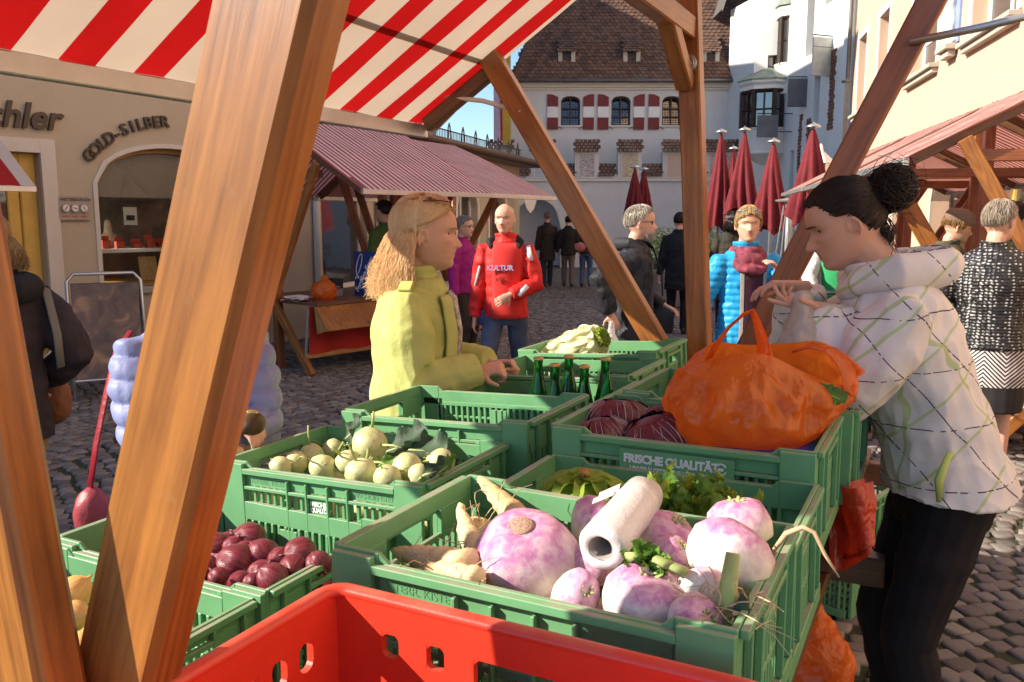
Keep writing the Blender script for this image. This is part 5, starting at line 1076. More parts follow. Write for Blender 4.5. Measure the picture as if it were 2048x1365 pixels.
for i in range(10):
    p = UW(-.68 + .046 * i + .02 * (i % 2), 1.01 + .25 * ((i * 3) % 5) / 5, 1.005 + .015 * (i % 3)); t_ = thing('turnip', 'turnip in the bottom layer of the near crate', 'turnip', p, group='bottom layer turnips'); place(t_, p, .052, i, i * .7, i * 1.3, (1, 1, .9)); obj('root', TURN[i % 3], None, t_)
def parsnip(lab, a, b_, r0, seed, bend=.0, crownr=True):
    """Tapering root from its thick head at a to its tip at b."""
    a, b_ = Vector(a), Vector(b_); d = b_ - a; L_ = d.length; r_ = random.Random(seed); t_ = thing('parsnip', lab, 'parsnip', a, group='parsnips in the near crate')
    pts = []; rad = []; side = d.cross(Vector((0, 0, 1))).normalized()
    for i in range(19):
        s = i / 18; pts.append(Vector((0, 0, 0)) + d * s + side * bend * math.sin(s * 3.1) * L_ + Vector((r_.uniform(-1, 1), r_.uniform(-1, 1), r_.uniform(-1, 1))) * .0015); base = r0 * (1 - .12 * math.sin(s * 3)) * (1 - s) ** .62 + .002
        rad.append(base * (1 + .05 * math.sin(i * 2.3 + seed)) * (.35 if i == 0 else .8 if i == 1 else 1))
    q = MB().tube(pts, rad, 14).mesh('p', True); displace(q, .003, (38, 38, 38), seed); obj('root', q, MT['parsnip'], t_)
    h = MB()
    for k in range(9):
        s = r_.uniform(.1, .9); p = d * s; dd = Vector((r_.uniform(-1, 1), r_.uniform(-1, 1), r_.uniform(-.3, 1))).normalized(); p = p + dd * r0 * (1 - s) * .6; pp_ = [p]
        for j in range(4): p = p + dd * r_.uniform(.008, .02); dd = (dd + Vector((r_.uniform(-1, 1), r_.uniform(-1, 1), r_.uniform(-1, .6))) * .6).normalized(); pp_.append(p)
        h.tube(pp_, [.0012, .001, .0009, .0007, .0004], 4)
    obj('rootlets', h.mesh('h'), MT['rootlet'], t_)
    return t_
parsnip('long thin parsnip leaning with its tip on the back rim', PW(1045, 1052, 1.20), PW(955, 955, 1.335), .026, 1, .02)
parsnip('pale parsnip standing bent beside the largest turnip', PW(965, 1120, 1.13), PW(920, 1010, 1.22), .024, 2, -.05)
parsnip('stubby parsnip head turned upward in the crate corner', PW(972, 1045, 1.23), PW(950, 1120, 1.22), .030, 3)
parsnip('thick parsnip lying along the front crate wall', PW(945, 1150, 1.02), PW(780, 1100, 1.06), .036, 4, .03)
parsnip('brown parsnip wedged under the thick one', PW(960, 1175, .99), PW(840, 1130, 1.0), .028, 5, .02)
parsnip('parsnip lying at the bottom of the crate corner', PW(880, 1155, 1.1), PW(770, 1150, 1.0), .025, 6, .02)
# roll of bags
ra, rb_ = PW(1200, 1098, 1.055), PW(1288, 990, 1.275); rd = (rb_ - ra); RL = rd.length
roll = thing('bag_roll', 'roll of white plastic bags lying across the turnips', 'bag roll', ra)
zq = rd.normalized(); xq = zq.orthogonal().normalized(); rm = Matrix((xq, zq.cross(xq), zq)).transposed().to_4x4(); rm.translation = ra
q = MB().lathe([(.0185, .002), (.022, 0), (.030, .001), (.0325, .006), (.033, RL * .25), (.032, RL * .5), (.033, RL * .8), (.0315, RL - .004), (.024, RL), (.0185, RL - .002), (.0185, RL * .5), (.0185, .002)], n=30, caps=False).mesh('r', True, fix=True); displace(q, .0022, (26, 26, 9), 4, True); obj('film', q, MT['film_roll'], roll, True, rm)
obj('core', MB().lathe([(.0183, .004), (.0183, RL - .004), (.016, RL - .004), (.016, .004), (.0183, .004)], n=24, caps=False).mesh('c', True, fix=True), MT['card'], roll, True, rm)
obj('loose_end', MB().grid(lambda u, v: ra.lerp(rb_, .68 + .2 * v) - UU * (.03 + .035 * u) + Vector((0, 0, .02 - .02 * u + .006 * math.sin(v * 9))), 6, 6).mesh('l', True), MT['film_roll'], roll, True)
# leaves
def frill(mb, base, d, n, L_, w, fr=3, amp=.25, seed=0, curl=.5, nu=8, nv=10):
    """A leaf with a midrib direction d, face normal n and a ruffled margin."""
    d = Vector(d).normalized(); n = Vector(n); n = (n - d * n.dot(d)).normalized(); s = d.cross(n); base = Vector(base)
    def f(u, v):
        x = (u - .5) * 2; wd_ = w * math.sin(math.pi * min(.97, .12 + .78 * v)) ** .7; ed = abs(x) ** 2 + .6 * max(0, v - .6)
        return base + d * (L_ * v * (1 - .12 * curl * v)) + s * (x * wd_ * (1 + .1 * math.sin(fr * 7 * v + seed))) + n * (curl * L_ * .5 * v * v + amp * w * ed * math.sin(fr * 6.28 * v + 3 * x + seed) + .2 * w * x * x)
    return mb.grid(f, nu, nv)
def leafobj(parent, name, m_, leaves, world=True):
    q = MB()
    for a in leaves: frill(q, *a)
    return obj(name, q.mesh('lf', True), m_, parent, world)
cg = PW(1292, 1142, 1.05); ce = thing('celery_greens', 'bunch of celery greens with cut pale stems on the turnips', 'celery', cg)
for i, (dx, dy) in enumerate(((-75, 35), (-45, -35), (70, -5), (55, 60), (10, 62), (35, -20))):
    q = PW(1300 + dx, 1150 + dy, 1.03); obj('stem', MB().tube([cg, cg.lerp(q, .5) + Vector((0, 0, .012)), q], [(.007, .004), (.009, .005), (.010, .006)], 8).mesh('s', True), MT['stalk'], ce, True)
r_ = random.Random(5); lv = []
for i in range(60):
    a = r_.uniform(0, 6.28); e = r_.uniform(.1, 1.3); d = Vector((math.cos(a) * math.cos(e), math.sin(a) * math.cos(e), math.sin(e))); lv.append((cg + d * r_.uniform(.0, .022), d, Vector((r_.uniform(-1, 1), r_.uniform(-1, 1), 1)), r_.uniform(.014, .03), r_.uniform(.005, .011), 3, .6, i, r_.uniform(-.6, .6), 4, 5))
leafobj(ce, 'leaflet_cluster', MT['leafgreen'], lv)
cs = thing('celery_stalk', 'single cut pale green celery stalk standing up', 'celery', PW(1455, 1215, 1.01)); obj('stalk', MB().tube([PW(1452, 1218, 1.01), PW(1458, 1165, 1.03), PW(1466, 1107, 1.04)], [(.012, .009), (.011, .008), (.009, .006)], 10).mesh('s', True), MT['stalk'], cs, True)
obj('leaf_sheath', MB().tube([PW(1482, 1225, 1.0), PW(1490, 1190, 1.02)], [(.011, .004), (.005, .002)], 8).mesh('s', True), MT['leafdark'], cs, True)
rtl = thing('hanging_root', 'long thin root hanging over the right crate rim', 'root', PW(1555, 1090, 1.2)); obj('root', MB().tube([PW(1545, 1105, 1.2), PW(1572, 1068, 1.2), PW(1605, 1055, 1.2), PW(1628, 1065, 1.2), PW(1650, 1110, 1.2), PW(1678, 1155, 1.2)], [.0035, .0045, .004, .003, .0025, .001], 6).mesh('r', True), MT['rootlet'], rtl, True)
rg = random.Random(9); q = MB()
for i in range(46):
    p = PW(1420 + rg.uniform(-90, 110), 1215 + rg.uniform(-30, 50), 1.0 + rg.uniform(0, .03)); d = Vector((rg.uniform(-1, 1), rg.uniform(-1, 1), rg.uniform(-.1, .9))); pts = [p]
    for k in range(4): p = p + d * .014; d += Vector((rg.uniform(-.7, .7), rg.uniform(-.7, .7), rg.uniform(-.7, .3))); pts.append(p)
    q.tube(pts, [.0011, .001, .0009, .0007, .0004], 4)
rt_ = obj('loose_rootlets', q.mesh('r'), MT['rootlet']); tag(rt_, 'tangle of dry rootlets between the turnips', 'roots', kind='stuff')
# onions
ol = []
base_on = [(432, 1098, 31), (472, 1128, 38), (523, 1148, 27), (545, 1158, 31), (500, 1080, 32), (523, 1113, 34), (585, 1138, 27), (600, 1110, 34), (637, 1128, 26), (415, 1140, 28), (436, 1155, 19), (480, 1165, 22), (455, 1085, 20), (410, 1040, 36), (560, 1120, 24), (505, 1165, 18), (468, 1095, 22)]
for i, (px, py, rp_) in enumerate(base_on):
    k = (1.345 - (py - 1030) / 145 * .36) * 1.13; ol.append((PW(px, py, k), rp_))
for i in range(26):
    u_ = -1.58 + .48 * (i % 7) / 6; w_ = 1.15 + .27 * (i // 7) / 3; p = UW(u_, w_, .80 + .04 * (i % 3)); ol.append((p, None))
for i, (p, rp_) in enumerate(ol):
    r0 = px_r(p, rp_) if rp_ else .036
    o_ = thing('red_onion', 'red onion in the heap behind the thick timber arm' if rp_ else 'red onion in the lower layer of the onion crate', 'onion', p, group='red onions in the heap' if rp_ else 'red onions in the lower layer')
    place(o_, p, r0, rng.uniform(-1.3, 1.3), rng.uniform(-1.3, 1.3), rng.uniform(0, 6)); b_ = obj('bulb', ONI[i % 3], MT['onion'] if i < 3 else None, o_)
    if rp_: rootlets(o_, 6, i + 50, -.92, .6, .35)
onm = ONI[0].copy(); onm.materials.clear()
for i, (px, py, k, rp_) in enumerate(((150, 1185, .91, 30), (150, 1232, .86, 26))):
    p = PW(px, py, k); o_ = thing('yellow_onion', 'pale yellow onion glimpsed between the two timbers' if i == 0 else 'brown yellow onion below the pale one between the timbers', 'onion', p); place(o_, p, px_r(p, rp_), .3 + i, .8, 1); obj('bulb', onm, MT['yonion'], o_); rootlets(o_, 5, i + 90, -.92, .6, .3)
for i in range(8):
    p = UW(-1.58 + .068 * i, .80 + .1 * (i % 3), .80); o_ = thing('yellow_onion', 'yellow onion in the lower layer of its crate', 'onion', p, group='yellow onions in the lower layer'); place(o_, p, .036, i, i * 2, 0); obj('bulb', onm, MT['yonion'], o_)
# kohlrabi
kl = [(740, 888, 1.62, 35, 'kohlrabi lying on top of the heap'), (590, 925, 1.56, 24, None), (645, 935, 1.50, 27, None), (622, 912, 1.62, 25, None), (697, 925, 1.53, 26, None), (722, 945, 1.48, 32, None), (668, 900, 1.72, 24, None), (775, 955, 1.47, 28, None), (815, 935, 1.54, 30, None), (880, 925, 1.60, 30, None), (840, 950, 1.5, 24, None), (560, 935, 1.5, 22, None)]
for i, (px, py, k, rp_, lab) in enumerate(kl):
    p = PW(px, py, k * 1.065); o_ = thing('kohlrabi', lab or 'pale green kohlrabi in the heap', 'kohlrabi', p, group='kohlrabi in the crate'); place(o_, p, px_r(p, rp_), rng.uniform(-.9, .9), rng.uniform(-.9, .9), rng.uniform(0, 6)); obj('bulb', KOH[i % 3], MT['kohl'] if i < 3 else None, o_)
    r_ = random.Random(i)
    for k2 in range(4):
        a = r_.uniform(0, 6.28); e = r_.uniform(-.1, .9); d = Vector((math.cos(a) * math.cos(e), math.sin(a) * math.cos(e), math.sin(e))); Ls = r_.choice((.15, .3, .9, 1.5)); q = MB().tube([d * .9, d * (1 + Ls * .5) + Vector((0, 0, .05)), d * (1 + Ls) + Vector((0, 0, -.1 * Ls))], [(.10, .06), (.07, .05), (.06, .045)], 6); obj('leaf_stem', q.mesh('s', True), MT['stalk'], o_)
for i in range(12):
    p = UW(-1.50 + .04 * i, 1.56 + .25 * ((i * 2) % 5) / 5, .90); o_ = thing('kohlrabi', 'kohlrabi in the bottom layer of its crate', 'kohlrabi', p, group='bottom layer kohlrabi'); place(o_, p, .045, i, i, i); obj('bulb', KOH[i % 3], None, o_)
for i, (px, py, k, dx, dy, L_, w_, m_, lab) in enumerate(((770, 905, 1.7, 100, -35, .15, .055, 'leafdark', 'large blue green kohlrabi leaf spread behind the top bulb'), (690, 880, 1.7, 15, -15, .09, .04, 'leafdark', 'drooping dark kohlrabi leaf left of the top bulb'), (820, 900, 1.66, 60, 5, .12, .05, 'leafdark', 'dark kohlrabi leaf lying to the right of the heap'), (760, 925, 1.55, 20, 10, .06, .03, 'leafgreen', 'small ruffled green kohlrabi leaf at the heap centre'), (850, 950, 1.48, 40, -10, .08, .035, 'leafdark', 'curled grey green leaf at the front rim'), (880, 945, 1.44, 40, -30, .06, .022, 'leafgreen', 'light frilly leaf poking over the front right corner'))):
    k *= 1.065; p = PW(px, py, k); lf = thing('kohlrabi_leaf', lab, 'leaf', p); d = PW(px + dx, py + dy, k) - p
    leafobj(lf, 'blade', MT[m_], [(p, d, Vector((-.3, -.5, 1)), L_, w_, 2.2, .3, i, .25, 10, 14)]); obj('petiole', MB().tube([p - d.normalized() * .05 - Vector((0, 0, .02)), p, p + d.normalized() * L_ * .8], [.004, .0035, .0015], 6).mesh('p', True), MT['stalk'], lf, True)
# radicchio
for i, (px, py, k, rp_, lab) in enumerate(((1238, 838, 2.0, 58, 'white veined radicchio at the back of its crate'), (1205, 868, 1.86, 52, 'dark radicchio at the front left of its crate'), (1312, 872, 1.86, 60, 'glossy radicchio at the front beside the orange bag'), (1335, 838, 2.0, 48, 'radicchio half hidden by the orange bag'))):
    p = PW(px, py + 8, k); r0 = px_r(p, rp_); o_ = thing('radicchio', lab, 'radicchio', p); place(o_, p, r0, rng.uniform(-.4, .4), rng.uniform(-.4, .4), i * 1.7, (1.1, 1, .78)); q = MB().ell((0, 0, 0), (1, 1, 1), None, 30, 20).mesh('h', True); displace(q, .08, (2.2,) * 3, i); obj('head', q, MT['radic'], o_)
    lf = MB(); vn = MB(); r_ = random.Random(i + 3)
    for k2 in range(7):
        a0 = 6.28 * k2 / 7 + r_.uniform(-.3, .3); wspan = r_.uniform(.7, 1.0); off = 1.04 + .03 * (k2 % 3)
        lf.grid(lambda u, v: Vector((math.cos(a0 + (u - .5) * 2 * wspan * math.sin(.25 + 1.5 * v)) * math.cos(-.9 + 2.0 * v), math.sin(a0 + (u - .5) * 2 * wspan * math.sin(.25 + 1.5 * v)) * math.cos(-.9 + 2.0 * v), math.sin(-.9 + 2.0 * v))) * (off + .06 * abs(u - .5) ** 2 * 4 + .03 * math.sin(9 * v + 6 * u + k2)), 10, 10)
        for b_ in (-.5, -.25, 0, .25, .5): vn.tube([Vector((math.cos(a0 + b_ * 1.2 * t2) * math.cos(-.9 + 1.9 * t2), math.sin(a0 + b_ * 1.2 * t2) * math.cos(-.9 + 1.9 * t2), math.sin(-.9 + 1.9 * t2))) * (off + .035) for t2 in [j / 7 for j in range(8)]], [.035 * (1 - j / 9) * (1 if b_ == 0 else .55) for j in range(8)], 5)
    obj('outer_leaves', lf.mesh('l', True), MT['radic'], o_); obj('white_ribs', vn.mesh('v', True), mat('white rib %d' % i, (.55, .42, .42), .5, .15), o_)
bt = thing('blue_tray', 'edge of a blue plastic tray under the orange bag', 'tray', UW(-.42, 1.80, 1.08), -TH); obj('tray', MB().bb(0, .17, 0, .25, 0, .035).mesh('t', bevel=.006), mat('blue plastic', (.02, .05, .32), .4, .1), bt); obj('rim', MB().bb(-.008, .178, -.008, .258, .0355, .045).mesh('t', bevel=.003), mat('blue rim', (.03, .07, .4), .4, .1), bt)
# salads
en = thing('endive', 'frilly yellow green endive behind the bag roll', 'lettuce', PW(1390, 1000, 1.5)); ec = PW(1395, 1022, 1.5); r_ = random.Random(2); lv = []; lv2 = []
for i in range(70):
    a = r_.uniform(0, 6.28); e = r_.uniform(.0, 1.35); d = Vector((math.cos(a) * math.cos(e) * 1.5, math.sin(a) * math.cos(e), math.sin(e) * .8)); (lv if i % 3 else lv2).append((ec + Vector((r_.uniform(-.06, .06), r_.uniform(-.04, .04), r_.uniform(-.03, 0))), d, Vector((r_.uniform(-1, 1), r_.uniform(-1, 1), 1)), r_.uniform(.05, .085), r_.uniform(.014, .026), 4, .7, i, r_.uniform(-.4, .8), 6, 9))
leafobj(en, 'outer_leaves', MT['leaflight'], lv); leafobj(en, 'inner_leaves', MT['leafgreen'], lv2); obj('heart', MB().ell(ec - Vector((0, 0, .03)), (.05, .05, .04)).mesh('h', True), MT['napa'], en, True)
e2 = PW(1320, 1100, 1.2); 
sg_ = thing('sugarloaf', 'green sugarloaf chicory with brown cut base in the lettuce crate', 'lettuce', PW(1165, 972, 1.58)); sp_ = PW(1165, 980, 1.55); q = MB().ell((0, 0, 0), (.085, .065, .042), None, 24, 14).mesh('s', True); displace(q, .006, (30, 30, 30), 2); obj('head', q, MT['leaflight'], sg_, True, Matrix.Translation(sp_))
lv = []
for i in range(9):
    a = 6.28 * i / 9; d = Vector((math.cos(a), math.sin(a) * .7, -.25)); lv.append((sp_ + Vector((0, -.02, .036)), d, Vector((0, 0, 1)), .1, .035, 2, .25, i, -.45, 8, 8))
leafobj(sg_, 'leaf', MT['leaflight'], lv); obj('cut_base', MB().tube([sp_ + Vector((0, -.02, .035)), sp_ + Vector((0, -.026, .046))], [.014, .011], 10).mesh('c', True), mat('browned cut', (.35, .17, .06), .7), sg_, True)
for i, (u_, w_) in enumerate(((-.3, 1.55), (-.45, 1.6), (-.68, 1.5))):
    p = UW(u_, w_, .96); o_ = thing('lettuce', 'leafy lettuce low in its crate by the crate wall', 'lettuce', p, group='lettuces low in the crate'); lv = []
    for j in range(22):
        a = rng.uniform(0, 6.28); e = rng.uniform(.1, 1.3); lv.append((p, Vector((math.cos(a) * math.cos(e), math.sin(a) * math.cos(e), math.sin(e))), Vector((rng.uniform(-1, 1), rng.uniform(-1, 1), 1)), .09, .035, 3, .5, j, .4, 6, 8))
    leafobj(o_, 'leaves', MT['leafgreen'], lv); obj('heart', MB().ell(p, (.05, .05, .05)).mesh('h', True), MT['leaflight'], o_, True)
# Chinese cabbage
cb = PW(1150, 702, 3.29); nc = thing('chinese_cabbage', 'pale Chinese cabbage lying in the far crate', 'cabbage', cb); ad_ = (PW(1168, 680, 3.1) - PW(1095, 716, 3.14)); ad_.normalize()
zq = ad_; xq = zq.orthogonal().normalized(); mm_ = Matrix((xq, zq.cross(xq), zq)).transposed().to_4x4(); mm_.translation = cb
q = MB().lathe([(.0, -.16), (.03, -.16), (.06, -.12), (.078, -.04), (.08, .03), (.065, .09), (.035, .13), (.0, .15)], n=24).mesh('h', True, fix=True); displace(q, .008, (16, 16, 5), 1); obj('head', q, MT['napa'], nc, True, mm_)
q = MB()
for j in range(11):
    a = 6.28 * j / 11; frill(q, (.06 * math.cos(a), .06 * math.sin(a), -.14), (.1 * math.cos(a), .1 * math.sin(a), 1), (math.cos(a), math.sin(a), .1), .27, .045, 3, .16, j, -.32 + .05 * (j % 3), 10, 18)
obj('outer_leaves', q.mesh('o', True), MT['napa'], nc, True, mm_); q = MB()
for j in range(12): a = 6.28 * j / 12; frill(q, (.01 * math.cos(a), .01 * math.sin(a), .11), (.3 * math.cos(a), .3 * math.sin(a), 1), (math.cos(a), math.sin(a), .2), .065, .02, 3, .6, j, .3, 6, 6)
obj('frilly_tip', q.mesh('f', True), MT['leaflight'], nc, True, mm_)
# bottles
m, t, b, o, N, L = nodes('green bottle glass'); b.inputs['Base Color'].default_value = (.02, .24, .05, 1); b.inputs['Roughness'].default_value = .03; b.inputs['Transmission Weight'].default_value = .9; b.inputs['IOR'].default_value = 1.45; tc = N('TexCoord'); n1 = N('TexNoise', Scale=30); L(tc.outputs['Object'], n1.inputs['Vector']); bp = N('Bump', Strength=.04, Distance=.01); L(n1.outputs['Fac'], bp.inputs['Height']); L(bp.outputs[0], b.inputs['Normal']); MT['bottle'] = m
capm = mat('gold crown cap', (.55, .30, .08), .35, .15, 20, metal=.8); HB = .30
BOT = MB().lathe([(.0, -HB), (.034, -HB), (.037, -HB + .01), (.037, -.165), (.034, -.14), (.022, -.085), (.0155, -.055), (.0135, -.02), (.0148, -.016), (.0148, -.006), (.0125, -.002), (.0, -.002)], n=22).mesh('b', True, fix=True); BOT.materials.append(MT['bottle'])
LIQ = MB().lathe([(.0, -HB + .006), (.033, -HB + .008), (.034, -.165), (.031, -.14), (.017, -.08), (.0, -.08)], n=18).mesh('q', True, fix=True); LIQ.materials.append(mat('dark apple juice', (.02, .05, .01), .2, .1))
CAP = []
cp = MB(); rings = []
for r0, z0 in ((.0165, -.007), (.0158, -.002), (.0145, .001), (.006, .002)): rings.append([((r0 + (.0009 * (k % 2) if z0 < 0 else 0)) * math.cos(6.283 * k / 42), (r0 + (.0009 * (k % 2) if z0 < 0 else 0)) * math.sin(6.283 * k / 42), z0) for k in range(42)])
CAPM = cp.loft(rings).mesh('cap', fix=True); CAPM.materials.append(capm)
for i, (px, py, k, lab) in enumerate(((1077, 718, 2.33, 'green bottle with gold cap closest to the lit crate wall'), (1110, 731, 2.28, 'low green bottle second from the lit crate wall'), (1138, 714, 2.40, 'tallest green bottle standing behind the others'), (1169, 734, 2.28, 'low green bottle beside the tallest one'), (1211, 719, 2.36, 'green bottle with gold cap standing apart at the crate end'))):
    p = PW(px, py - 3, k * 1.06); o_ = thing('bottle', lab, 'bottle', p); obj('glass', BOT, None, o_); obj('cap', CAPM, None, o_)
# bags on and around the stall
bg_ = thing('carrier_bag', 'big crumpled orange carrier bag standing on the crates', 'bag', PW(1510, 900, 1.98))
P_ = lambda px, py, k=2.0: PW(px, py, k)
rx = lambda p, r: px_r(p, r)
def el(px, py, k, ra_, rb2, rc2, rot=0): p = P_(px, py, k); s_ = px_r(p, 1); return ('e', p, (ra_ * s_, rc2 * s_, rb2 * s_), Matrix.Rotation(-TH + .2, 3, 'Z') @ Matrix.Rotation(rot, 3, 'Y'))
def tb(pts, rad, fl=.35): 
    pp_ = [P_(*q) for q in pts]; s_ = px_r(pp_[0], 1); return ('t', pp_, [(r_ * s_, r_ * s_ * fl) for r_ in rad], 10, None, UU)
# one thin film: bottom ring, bellied sides with folds that run up to the mouth and the two handles
bot = [(1360, 850, 1.9), (1350, 880, 1.86), (1400, 895, 1.84), (1470, 902, 1.84), (1540, 905, 1.86), (1600, 895, 1.9), (1650, 860, 2.0), (1660, 830, 2.15), (1600, 815, 2.25), (1500, 805, 2.25), (1420, 812, 2.15), (1380, 828, 2.0)]
mid = [(1345, 770, 1.93), (1345, 800, 1.84), (1395, 815, 1.80), (1470, 822, 1.79), (1550, 825, 1.82), (1640, 815, 1.9), (1704, 785, 2.0), (1712, 745, 2.1), (1640, 725, 2.15), (1520, 735, 2.18), (1430, 735, 2.12), (1375, 745, 2.03)]
top = [(1418, 690, 1.97), (1408, 712, 1.92), (1432, 715, 1.90), (1485, 708, 1.90), (1540, 712, 1.92), (1610, 745, 1.95), (1690, 772, 2.05), (1697, 722, 2.08), (1640, 684, 2.1), (1570, 688, 2.1), (1490, 690, 2.06), (1440, 684, 2.0)]
def closed(pts, t):
    n = len(pts); x = t * n; i = int(x) % n; f = x - int(x); P4 = [Vector(pts[(i + q) % n]) for q in (-1, 0, 1, 2)]
    return .5 * ((2 * P4[1]) + (P4[2] - P4[0]) * f + (2 * P4[0] - 5 * P4[1] + 4 * P4[2] - P4[3]) * f * f + (3 * P4[1] - P4[0] - 3 * P4[2] + P4[3]) * f ** 3)
cen = PW(1510, 820, 2.02); NT, NV = 190, 60; rings = []
for j in range(NV + 1):
    v = j / NV; ring = []
    for i in range(NT):
        t = i / NT; B_, M_, T_ = closed(bot, t), closed(mid, t), closed(top, t)
        q = B_ * (1 - v) ** 2 + M_ * 2 * v * (1 - v) * 1.0 + T_ * v * v if v < 1 else T_
        q = B_ * ((1 - v) ** 2) + (M_ * 2 - (B_ + T_) * .5) * (2 * v * (1 - v)) + T_ * v * v
        p = PW(q.x, q.y, q.z); n_ = (p - cen); n_.z *= .5; n_.normalize(); a = 2 * math.pi * t
        f1 = noise.noise(Vector((math.cos(a) * 2.6, math.sin(a) * 2.6, v * 1.6))); f2 = noise.noise(Vector((p.x * 13 + p.z * 5, p.y * 13, p.z * 9))); f3 = noise.noise(Vector((p.x * 30, p.y * 30 + p.z * 12, p.z * 22)))
        env = math.sin(math.pi * min(1, v * .9 + .12)); ring.append(p + n_ * ((.5 - abs(f1) * 2.2) * .020 + (.4 - abs(f2) * 2) * .012 + (.4 - abs(f3) * 2) * .006) * env)
    rings.append(ring)
q = MB().loft(rings, False); q.add(rings[0], [tuple(range(NT))[::-1]]); fm2 = q.mesh('film', True, fix=True); obj('film', fm2, MT['bag_orange'], bg_, True)
def strap(pts, wd_, nm='handle'):
    q = MB().tube([PW(*p) for p in pts], wd_, 14, up=UU).mesh('s', True); displace(q, .006, (24, 24, 16), 3, True); return obj(nm, q, MT['bag_orange'], bg_, True)
strap([(1415, 725, 1.93), (1432, 690, 1.93), (1458, 655, 1.94), (1488, 630, 1.95), (1505, 622, 1.96), (1514, 645, 1.96), (1524, 680, 1.95), (1530, 715, 1.94), (1532, 745, 1.93)], [(.042, .006), (.033, .006), (.024, .006), (.018, .007), (.013, .008), (.016, .007), (.02, .006), (.026, .006), (.034, .006)])
strap([(1585, 705, 2.08), (1620, 692, 2.08), (1660, 700, 2.07), (1688, 726, 2.06), (1700, 760, 2.03), (1698, 790, 1.99)], [(.02, .006), (.03, .006), (.034, .007), (.032, .007), (.026, .007), (.018, .006)])
gl_ = PW(1660, 790, 1.95); lf = thing('salad_leaf', 'dark green salad leaf sticking out of the orange bag', 'leaf', gl_); leafobj(lf, 'blade', MT['leafgreen'], [(PW(1630, 778, 1.94), PW(1685, 800, 1.94) - PW(1630, 778, 1.94), Vector((-.3, -.8, .6)), .07, .022, 4, .5, 1, .1, 8, 10)]); obj('rib', MB().tube([PW(1625, 777, 1.94), PW(1680, 799, 1.935)], [.003, .001], 5).mesh('r'), MT['stalk'], lf, True)
wb = thing('carrier_bag', 'white carrier bag held open by the vendor', 'bag', PW(1600, 690, 2.35))
crumple(wb, 'film', [tb([(1606, 588, 2.3), (1606, 620, 2.3), (1604, 655, 2.3), (1602, 700, 2.31), (1600, 740, 2.31)], [14, 28, 50, 70, 80], .6), el(1600, 745, 2.31, 85, 55, 55)], .008, MT['bag_white'], .009, 15, 8)
hb_ = thing('carrier_bag', 'red plastic bags hanging from the crate beside the vendor', 'bag', PW(1708, 970, 2.1))
q = MB().grid(lambda u, v: PW(1668 + 72 * u + (1 - v) * -12 * (1 - u) + 14 * math.sin(v * 3) * (u - .2), 965 + 175 * (1 - v) + 12 * math.sin(u * 4) - (28 * u if v < .2 else 0) + (u - .5) * 15, 2.16 + .03 * math.sin(u * 5 + v * 2)), 14, 18).mesh('h', True); displace(q, .008, (16, 16, 9), 5, True); obj('film', q, MT['bag_red'], hb_, True)
q = MB().grid(lambda u, v: PW(1662 + 70 * u, 975 + 160 * (1 - v) - 20 * u, 2.2 + .03 * math.sin(u * 4 + v * 3 + 1)), 12, 14).mesh('h', True); displace(q, .008, (14, 14, 9), 9, True); obj('back_film', q, MT['bag_red'], hb_, True)
lbag = thing('carrier_bag', 'filled orange bag lying on the cobbles under the stall', 'bag', PZ(1620, 1340, 0))
bp_ = PZ(1610, 1335, .14); crumple(lbag, 'film', [('e', bp_, (.15, .14, .15)), ('c', bp_ + Vector((.0, .0, .12)), .09, bp_ + Vector((-.02, .02, .24)), .03)], .012, MT['bag_orange'], .014, 12, 6)
# ================================================================== people
MT['skin'] = vcolmat('skin', .48, .4, 0, .12, 260, .12, .06); MT['hair'] = vcolmat('hair strands', .38, .5, .25, var=.1)
MT['eyewhite'] = mat('eye', (.65, .62, .58), .2, .03); MT['lash'] = mat('lash line', (.03, .02, .018), .6, .1)
SK = (.60, .34, .235)
FZ = [-.04, .0, .03, .08, .13, .18, .215, .25, .30, .36, .42, .50, .56, .65, .75, .85, .93, .98, 1.0]
FF_ = [.24, .335, .385, .405, .385, .405, .392, .415, .40, .395, .40, .385, .415, .42, .395, .315, .205, .10, .0]
BZ = [-.04, 0, .1, .2, .3, .4, .5, .6, .7, .8, .9, .97, 1.0]; BB_ = [.02, .06, .14, .26, .37, .43, .455, .46, .445, .395, .28, .13, 0]
WZ = [-.04, 0, .05, .1, .2, .3, .4, .5, .6, .7, .8, .9, .97, 1.0]; WB = [.06, .12, .175, .215, .262, .29, .305, .318, .328, .32, .285, .20, .10, 0]
NZ = [.27, .285, .30, .33, .36, .40, .45, .50, .54]; NB = [0, .03, .085, .155, .14, .105, .06, .022, 0]
